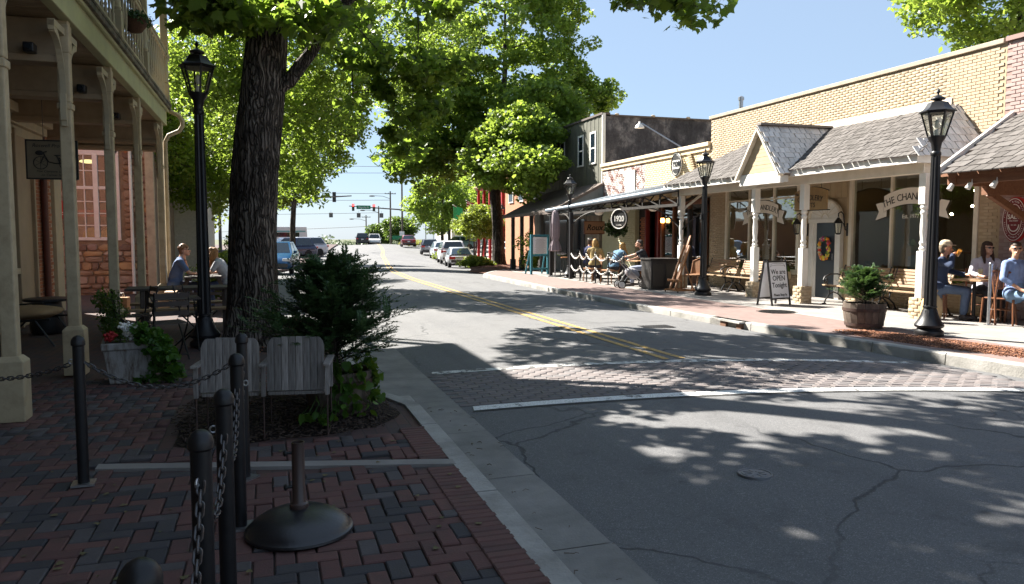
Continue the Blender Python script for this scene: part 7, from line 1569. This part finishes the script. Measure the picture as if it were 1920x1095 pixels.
# the tall maple on the right
tree('maple_tree', 'tall full maple rising above the right hand shops', [(11.6,38.8,gz(38.8)-.1),(11.5,38.8,2.0),(11.35,38.8,3.6),(11.7,38.8,6.5),(11.9,38.8,10.0),(11.9,38.8,13.5)], [.34,.28,.26,.2,.12,.04], [((11.8,38.8,10.8),(4.7,3.9,5.8),1.6),((13.3,36.5,6.0),(2.2,1.9,1.7),.3),((15.9,38.3,8.9),(2.2,1.8,1.2),.22),((8.6,38.8,7.8),(3.0,2.8,3.2),.6),((7.7,39,5.4),(2.0,2.0,1.7),.24),((10.3,33.4,4.7),(1.8,2.2,1.4),.2),((10.9,31.8,4.2),(1.5,1.8,1.1),.13),((11.3,33.6,6.0),(1.8,2.0,1.4),.24),((12.6,35.2,7.4),(2.0,2.0,1.5),.24),((10.4,35,5.4),(1.6,1.8,1.4),.2),((12,38.5,5.4),(3.2,2.4,1.4),.24)], 900, 125000, .145, M['leaf2'], M['bark'], SIMP, 'street trees on the right', (.45,.85), 9, split=.42, minz=2.6)
for i, (x, y, h, r, lab, lm) in enumerate(((18.5,84,9.5,4.0,'broad tree beyond the crape myrtles','leaf2'),(22.5,98,11,4.6,'green tree behind the red saloon','leafg'),(28.5,112,12,5.5,'tall pale tree near the far house','leafg'),(21.0,128,5.2,2.6,'low bushy tree right of the crest','leafg'),(19.6,142,4.5,2.4,'small tree just beyond the crest','leafg'),(33,92,11,5,'far tree behind the white storefront','leaf2'),(24,78,9,3.6,'tree between the red building and white storefront','leaf2'))):
    z = gz(y); tree('street_tree', lab, [(x,y,z),(x,y,z+h*.4),(x+.2,y,z+h*.8)], [.2,.14,.04], [((x,y,z+h*.58),(r,r*.9,h*.4),1)], 130, 12000, .3, M[lm], M['bark2'], DIAM, 'trees along the far street', (.7,1.2), 20+i, flare=False)
for i, (x, y) in enumerate(((12.9,47.2),(14.6,52.5),(15.9,60),(17.6,69))):
    z = gz(y)+.05; tree('crape_myrtle', ['round yellow green crape myrtle beside the small silver car', 'round crape myrtle beside the white sport utility car', 'round crape myrtle beside the silver saloon', 'farthest round crape myrtle by the kerb'][i], [(x,y,z),(x+.1,y,z+1.2),(x+.25,y,z+2.4)], [.06,.05,.02], [((x,y,z+2.7),(1.35,1.3,.95),1)], 60, 8000, .16, M['leafy'], M['bark2'], DIAM, 'crape myrtles along the kerb', (.35,.6), 40+i, flare=False)
tree('tall_tree', 'tree top rising behind the yellow gift shop roof', [(24.5,20.5,0),(24.5,20.5,6),(24.6,20.5,11)], [.3,.22,.05], [((24.2,20.6,10.2),(3.4,3.2,2.6),1),((25.8,20,12),(2.5,2.5,2.5),.5)], 230, 26000, .19, M['leaf2'], M['bark2'], DIAM, None, (.5,.9), 50)
# far wood beyond the crest
A = np.vstack([ballpts((x, 230+RNG.uniform(-12,12), -3.2+RNG.uniform(-.5,1.1)), (4.5,3,3.0+RNG.uniform(-1,1)), 420) for x in np.arange(-10,90,3.0)])
fw = leaves('far_woods', A, .75, leafmat('hazy_leaf', (.07,.10,.06), (.11,.14,.08), (.2,.25,.12), .3), None, DIAM); tag(fw, 'low hazy band of trees beyond the crest of the road', 'woods')

# conifer sprays
M['juniper'] = leafmat('juniper_needle', (.025,.06,.02), (.06,.11,.038), (.1,.18,.04), .25); M['cedar'] = leafmat('cedar_needle', (.02,.055,.018), (.05,.10,.03), (.15,.25,.05), .25)
def conifer(name, label, base, H, Rr, nb, m, seed, lean=(0,0), shape=1.0, needle=.05, spike=None):
    rng = np.random.default_rng(seed); t = thing(name, label, 'shrub', base); V = []; F = []; rn = []; stem = MB()
    stem.tube([(0,0,0),(lean[0]*.5,lean[1]*.5,H*.5),(lean[0],lean[1],H*.9)], [.02,.014,.005], 6)
    def spray(p, d, L):
        d = d/np.linalg.norm(d); s = np.cross(d,[0,0,1.]); s /= np.linalg.norm(s)+1e-6; u = np.cross(s,d)
        nn = int(L/.012)
        for k in range(nn):
            q = p+d*(L*k/nn)+np.array([0,0,-.08*L*(k/nn)**2]); ln = needle*(1-.6*k/nn)*rng.uniform(.7,1.2)
            for sg in (-1,1):
                w = d*.75+s*sg*.8+u*rng.uniform(-.35,.45); w /= np.linalg.norm(w); c = np.cross(w, u+rng.normal(size=3)*.3); c /= np.linalg.norm(c)+1e-6; c *= .0058
                o = len(V); V.extend([q-c*.5, q+w*ln*.5-c*1.2, q+w*ln, q+w*ln*.5+c*1.2]); F.append((o,o+1,o+2,o+3)); rn.append(rng.random())
    for i in range(nb):
        z = H*(.08+.86*(i/nb)**.9); ang = i*2.4+rng.uniform(-.5,.5); L = Rr*(1-(z/H)**1.5*.72)*rng.uniform(.65,1.15)*shape
        p0 = np.array([lean[0]*z/H, lean[1]*z/H, z]); d = np.array([math.cos(ang),math.sin(ang),.42+.5*z/H+rng.uniform(-.15,.15)]); d /= np.linalg.norm(d)
        pts = [p0+d*L*s+np.array([0,0,-.1*L*s*s]) for s in np.linspace(0,1,5)]; stem.tube([Vector(p) for p in pts], [.006,.005,.004,.003,.0015], 4, False)
        for k in range(9):
            s = .22+.78*k/8; p = p0+d*L*s+np.array([0,0,-.1*L*s*s]); dd = d+rng.normal(size=3)*.55; dd[2] = abs(dd[2])*.7; spray(p, dd, L*rng.uniform(.22,.42))
        spray(p0+d*L*.5, d, L*.62)
    if spike is not None:
        for (sx, sy, z0, z1) in spike:
            stem.tube([(sx*.6,sy*.6,z0),(sx,sy,z1)], [.007,.003], 5)
            for k in range(11):
                z = z0+(z1-z0)*k/11; q = k*2.4
                for e in (0,PI): spray(np.array([sx*(.6+.4*k/11),sy*(.6+.4*k/11),z]), np.array([math.cos(q*0+e),.15*math.sin(q),.55]), .13*(1.15-k/11))
    stem.build('stems', M['bark2'], t); tag(ob('foliage', npmesh('foliage', V, F, m, rn), t), kind='stuff'); return t
conifer('conifer_shrub', 'dark feathery conifer in the barrel beside the wooden seats', (.56,6.78,.36), .92, .7, 190, M['juniper'], 3, (-.05,.05), 1.0, .052, spike=[(.02,.0,.62,1.06),(.34,.05,.55,.88),(-.22,.1,.6,.95)])
conifer('conifer_shrub', 'bright green little conifer in the right half barrel', (9.32,10.3,.40), .56, .5, 85, M['cedar'], 5, (.0,0), 1.0, .06)
M['ivy'] = leafmat('ivy_leaf', (.03,.08,.012), (.07,.14,.02), (.3,.45,.04), .3)
def leafpatch(name, label, spots, size, m, base, cat='plant', stems=True, group=None):
    t = thing(name, label, cat, base, 0, group); rg = random.Random(len(spots)); ms = []
    for k in range(5):
        b = MB(); vs = [(x, y, -.35*(abs(x)**1.3)-.12*(y-.4)**2) for x, y in HEART]; b.add(vs+[(0,.4,.02)], [(i,(i+1)%10,10) for i in range(10)]); me = b.mesh('leaf', m, 60); setrnd(me, (k+.5)/5); ms.append(me)
    sm = MB()
    for p in spots:
        o = ob('leaf', rg.choice(ms), t, p); s = size*rg.uniform(.6,1.25); o.scale = (s,s,s); o.rotation_euler = (R(rg.uniform(-95,-20)), R(rg.uniform(-35,35)), rg.uniform(-1.6,1.6)); sm.tube([p, (p[0]*.8,p[1]*.8+.02,p[2]+rg.uniform(.02,.08))], .0022, 4, False)
    sm.build('stems', m, t); return t
rg = random.Random(12); sp = []
for k in range(70): q = rg.uniform(0,1); sp.append((-.22+.42*rg.random()+(.1 if q > .7 else 0), -.27-.08*rg.random(), .46-q*.42+rg.uniform(-.04,.04)))
for k in range(34): sp.append((.24+.14*rg.random(), -.15+.4*rg.random(), .42-.2*rg.random()))
for k in range(26): sp.append((-.34+.3*rg.random(), -.35-.2*rg.random(), .03+.1*rg.random()))
for k in range(70): q = rg.random(); a_ = rg.uniform(-1.9,.9); sp.append(((.27+.1*q)*math.cos(a_), (.27+.1*q)*math.sin(a_)-.02, .5-.42*q+rg.uniform(-.03,.03)))
leafpatch('trailing_ivy', 'bright ivy trailing over the barrel beside the wooden seats', sp, .075, M['ivy'], (.56,6.75,.03))
# planting in the tapered planter
pp_ = thing('potted_shrub', 'upright small leaved shrub with flowers in the white planter', 'plant', (-1.5,9.0,.42))
A = np.vstack([ballpts((RNG.normal()*.06-.08, RNG.normal()*.06, z), (.1,.1,.08), 120) for z in np.linspace(.05,.5,14)]); leaves('shrub_leaves', A, .035, leafmat('box_green', (.02,.05,.012), (.04,.08,.02)), pp_, OVAL)
b = MB(); [b.tube([(0,0,0),(RNG.normal()*.05-.06,RNG.normal()*.05,.55)], .004, 4) for k in range(8)]; b.build('stems', M['bark2'], pp_)
for k in range(14):
    b = MB(); c = (RNG.uniform(.02,.16), RNG.uniform(-.26,-.12), RNG.uniform(.06,.2))
    for j in range(6): b.ell((c[0]+RNG.normal()*.016, c[1]+RNG.normal()*.016, c[2]+RNG.normal()*.012), .014, 6, 4)
    b.build('white_flower', M['white'], pp_, smooth=60)
for k in range(5):
    b = MB(); c = (RNG.uniform(-.08,.0), RNG.uniform(-.26,-.18), RNG.uniform(.05,.14)); [b.ell((c[0]+RNG.normal()*.018, c[1]+RNG.normal()*.012, c[2]+RNG.normal()*.012), .018, 6, 4) for j in range(6)]; b.build('red_flower', M['red'], pp_, smooth=60)
tv = thing('trailing_vine', 'lush vine spilling over the side of the white planter', 'plant', (-1.2,8.85,.0)); A = np.vstack([ballpts((.05+.16*math.sin(z*7+j)+.05*j, -.05-.05*j, z+RNG.uniform(-.04,.04)), (.1,.09,.06), 46) for z in np.linspace(.05,.55,9) for j in (-1,0,1)]); leaves('vine_leaves', A, .055, leafmat('vine_green', (.03,.085,.012), (.06,.14,.02), (.25,.45,.03), .35), tv, HEART)
b = MB(); [b.tube([(-.15,0,.45),(.06+RNG.normal()*.05,-.05,.3),(.1+RNG.normal()*.1,-.08,.08)], .003, 4) for k in range(7)]; b.build('stems', M['ivy'], tv)
hbp = bpy.data.objects['hanging_basket']; A = np.vstack([ballpts((RNG.normal()*.1, RNG.normal()*.1, .06), (.12,.12,.1), 90) for k in range(12)]); leaves('basket_foliage', A, .05, M['juniper'], hbp, OVAL)
def shrub(name, label, c, r, n, size, m, group=None, shape=DIAM):
    t = thing(name, label, 'shrub', (c[0],c[1],gz(c[1])), 0, group); A = np.vstack([ballpts((RNG.normal()*r[0]*.45, RNG.normal()*r[1]*.45, abs(RNG.normal()*r[2]*.42)+r[2]*.35), (r[0]*.45,r[1]*.45,r[2]*.35), n//24) for k in range(24)]); A[:,2] = np.abs(A[:,2]); leaves('foliage', A, size, m, t, shape)
    b = MB(); [b.tube([(0,0,0),(RNG.normal()*r[0]*.4,RNG.normal()*r[1]*.4,r[2]*1.0)], .008, 4) for k in range(7)]; b.build('stems', M['bark2'], t); return t
shrub('feathery_shrub', 'pale feathery shrub between the two people at the left table', (-1.05,19.4), (.6,.5,.95), 5200, .07, M['leafy'])
shrub('clipped_shrub', 'round clipped shrub behind the leaning person', (-.75,22.6), (.42,.4,1.15), 3600, .06, M['leaf2'])
shrub('low_planting', 'low bright green planting under the right maple', (10.3,38.6), (.8,1.2,.5), 3000, .14, M['leafy']); shrub('low_planting', 'green planting beside the silver saloon', (13.9,60.5), (.8,1.2,.7), 1800, .16, M['leafy']); shrub('potted_plant', 'yellow green plant beside the teal menu board', (11.0,31.5), (.5,.6,1.1), 2600, .1, M['leafy']); shrub('low_planting', 'dry tan planting strip near the red saloon', (20.3,105), (3.5,2,.5), 1600, .25, leafmat('tan_grass', (.2,.15,.06), (.3,.22,.1)))
shrub('hanging_fern', 'dark fern hanging by the cafe door', (11.6,24.6), (.3,.3,.5), 1800, .09, M['juniper']).location.z = 1.45
b = MB(); b.lathe([(.05,.0),(.16,.04),(.2,.16),(.19,.18)], 14, (0,0,.05)); b.tube([(.0,0,.18),(0,0,.95)], .004, 4); b.build('fern_basket', M['iron'], bpy.data.objects['hanging_fern'])

# ------------------------------------------------------------------ far street furniture
M['galv'] = mat('weathered_pole', (.10,.095,.09), .8); M['wpole'] = mat('utility_pole', (.09,.075,.06), .9)
def util(label, x, y, h, arms=1, lamp=False):
    z = gz(y); t = thing('utility_pole', label, 'utility pole', (x,y,z), 0, 'utility poles along the far street'); b = MB(); b.tube([(0,0,-1),(0,0,h)], [.17,.11], 8); b.build('pole', M['wpole'], t)
    for k in range(arms):
        b = MB(); b.beam((-.9,0,h-.4-.9*k),(.9,0,h-.4-.9*k),.09,.11); b.build('cross_arm', M['wpole'], t)
        for x_ in (-.8,-.3,.3,.8):
            b = MB(); b.lathe([(.04,0),(.05,.06),(.02,.14)], 6, (x_,0,h-.35-.9*k)); b.build('insulator', M['galv'], t)
    if lamp:
        b = MB(); b.tube([(0,0,h-1.2),(-1.2,0,h-.8),(-2.6,0,h-.75)], .04, 6); b.build('lamp_arm', M['galv'], t); b = MB(); b.ell((-2.9,0,h-.8), (.5,.18,.12), 10, 6); b.build('lamp_head', M['galv'], t, smooth=60)
    return t
util('tall utility pole with short cross arms behind the blue banner', 20.1,120,12.4,2); util('utility pole with a street light arm', 18.9,124,8.6,1,True); util('farther utility pole left of the blue banner', 19.5,142,7.8,1,True); util('farthest utility pole past the crest', 19.4,160,7.5,1,True)
PW = [((20.1,120,11.9),(-60,150,16)),((20.1,120,11.0),(-60,150,13.5)),((18.9,124,8.2),(-60,140,10.4)),((18.9,124,7.2),(-60,138,8.2)),((19.5,142,6.6),(-60,170,6.0)),((19.5,142,4.2),(-60,180,1.5))]
for i, (p, q) in enumerate(PW):
    b = MB(); p, q = Vector(p), Vector(q); p.z += gz(p.y); b.tube([p.lerp(q,s)-Vector((0,0,2.2*s*(1-s))) for s in np.linspace(0,1,14)], .03, 4); tag(b.build('overhead_wire', M['wpole']), ['topmost overhead wire across the road gap','second overhead wire from the top','third overhead wire from the top','fourth overhead wire from the top','fifth overhead wire from the top','lowest overhead wire over the crest'][i], 'wire', 'overhead wires')
def signal_head(parent, x, y, z, red=True, side=-1):
    b = MB(); b.box((x,y,z),(.36,.3,1.05)); h = b.build('signal_head', mat('signal_dark', (.02,.02,.02), .5) if 'signal_dark' not in bpy.data.materials else bpy.data.materials['signal_dark'], parent)
    for k, c in enumerate(('red_lamp','amber_lamp','green_lamp')):
        m_ = bpy.data.materials.get('lit_red') or emit('lit_red', (1,.03,.03), 3); d_ = bpy.data.materials.get('dull_lamp') or mat('dull_lamp', (.05,.05,.03), .4)
        b = MB(); b.cyl((x,y+side*.15,z+.33-.33*k),(x,y+side*.19,z+.33-.33*k),.15,n=14); b.build(c, m_ if (k == 0 and red) else d_, h)
ms_ = thing('signal_mast', 'traffic signal mast arm with two red lights and green street sign', 'traffic signal', (27.5,119,gz(119)))
b = MB(); b.tube([(0,0,-1),(0,0,3.4),(-1,0,4.0),(-8,0,5.3),(-15.6,0,5.75)], [.17,.15,.14,.11,.06], 8); b.build('mast', M['galv'], ms_, smooth=50)
signal_head(ms_, -15.0,-.2,5.55); signal_head(ms_, -11.9,-.2,5.5)
b = MB(); b.bb((-14.5,-.25,5.3),(-12.4,-.2,5.85)); sg_ = b.build('street_sign', mat('sign_green', (.01,.16,.08), .5), ms_); text('lettering', 'Magnolia St', .34, M['white'], sg_, (-13.45,-.26,5.57), FY, .005)
ml = thing('signal_mast', 'traffic signal mast arm reaching from the left trees', 'traffic signal', (-4.5,84,gz(84)))
b = MB(); b.tube([(0,0,-1),(0,0,4.5),(2,0,4.95),(8,0,5.5),(13.2,0,5.85)], [.17,.15,.14,.11,.06], 8); b.build('mast', M['galv'], ml, smooth=50); signal_head(ml, 8.6,.2,5.5,False,1); signal_head(ml, 9.3,-.2,5.6,False); signal_head(ml, 11.4,.2,5.7,False,1)
b = MB(); b.bb((5.5,-.25,5.0),(8.0,-.2,5.5)); b.build('street_sign_back', M['galv'], ml)
for i, x in enumerate((9.7,14.0,17.6)):
    t = thing('hanging_signal', ['left small signal hanging on the far wire','middle small signal hanging on the far wire','right small signal hanging on the far wire'][i], 'traffic signal', (x*1.32,165,5.6), 0, 'far wire signals'); b = MB(); b.box((0,0,0),(.75,.4,.95)); b.build('housing', bpy.data.materials['signal_dark'], t); b = MB(); b.cyl((0,0,.45),(0,0,1.0),.02,n=4); b.build('hanger', M['galv'], t)
    b = MB(); b.bb((-.3,-.215,-.4),(.3,-.205,.4)); b.build('back_plate', M['galv'], t)
bn = thing('street_banner', 'blue street banner on a pole near the junction', 'banner', (21.6,112,gz(112))); b = MB(); b.cyl((.6,0,0),(.6,0,5.2),.06,n=8); b.build('pole', M['galv'], bn); b = MB(); b.bb((-.45,-.02,3.1),(.5,.02,5.0)); b.build('cloth', mat('banner_blue', (.01,.08,.32), .7), bn); b = MB(); b.prism([(-.45,3.1),(.5,3.1),(.5,3.5),(.1,3.35),(-.45,3.6)], (0,-.022,0), (1,0,0), (0,0,1), .004); b.build('cloth_wave', mat('banner_light', (.2,.4,.65), .7), bn)
def post_sign(name, label, x, y, w_, z0, z1, m):
    t = thing(name, label, 'sign', (x,y,gz(y)), 0); b = MB(); b.cyl((0,.05,-.2),(0,.05,z1),.04,n=6); b.build('post', M['galv'], t); b = MB(); b.box((0,0,(z0+z1)/2),(w_,.04,z1-z0)); b.build('plate', m, t, bevel=.01); return t
post_sign('orange_sign', 'small orange sign left of the red saloon', 19.3,108,.75,.3,1.25,mat('orange_sign', (.7,.3,.02), .6)); post_sign('green_sign', 'green sign low beside the far pole', 18.0,112,1.4,.7,1.25,bpy.data.materials['sign_green']); post_sign('white_sign', 'white board sign above the red saloon', 22.3,107,1.6,1.6,2.4,M['board']); post_sign('white_sign', 'small white sign beside the far pole', 19.2,115,.7,1.2,1.9,M['board'])
def flag(label, loc, stripes):
    t = thing('flag', label, 'flag', loc, 0, 'flags on the red building'); b = MB(); b.tube([(0,0,0),(-1.2,-.3,.7)], .025, 6); b.build('staff', M['white'], t)
    n = len(stripes)
    for i, c in enumerate(stripes):
        b = MB(); x0, x1 = -1.15+.9*0, 0; 
        P = []
        for q in np.linspace(0,1,6): P.append((-1.15+.75*q-.0, -.3+.08*math.sin(q*5), .66+.0-(i/n)*1.0-.25*q)); 
        Q = [(p[0],p[1],p[2]-1.0/n) for p in P]; b.add(P+Q, [(j,j+1,7+j,6+j) for j in range(5)]); o = b.build('flag_stripe', c, t); s = o.modifiers.new('so','SOLIDIFY'); s.thickness = .01
flag('striped national flag hanging on the red building', (15.4,56.5,3.9+gz(56)), [M['red'],M['white']]*5); flag('green flag beside the striped one', (15.2,60,3.7+gz(60)), [mat('flag_green', (.02,.3,.1), .7)]*3)
bv = thing('delivery_van', 'white van with pale stripes behind the left parked cars', 'van', (1.6,92,gz(92)-.1), R(100)); pmv = paintmat('van', (.6,.6,.58), 0)
b = MB(); b.prism([(-2.7,.35),(2.7,.35),(2.75,1.2),(2.1,1.5),(1.6,2.4),(1.3,2.6),(-2.65,2.6),(-2.72,1.2)], (-.95,0,0), (0,1,0), (0,0,1), 1.9); b.build('body', pmv, bv, bevel=.06)
b = MB(); b.bb((-.96,-2.5,2.0),(.96,1.2,2.15)); b.build('stripe', mat('van_stripe', (.12,.3,.28), .5), bv)
for x in (-.9,.9):
    b = MB(); b.bb((x-.06,-1.8,1.45),(x+.06,1.4,1.95)); b.build('side_window', M['carglass'], bv)
    for y in (-1.8,1.8): b = MB(); b.cyl((x-.1,y,.36),(x+.1,y,.36),.36,n=18); b.build('wheel', M['rubber'], bv, smooth=40)
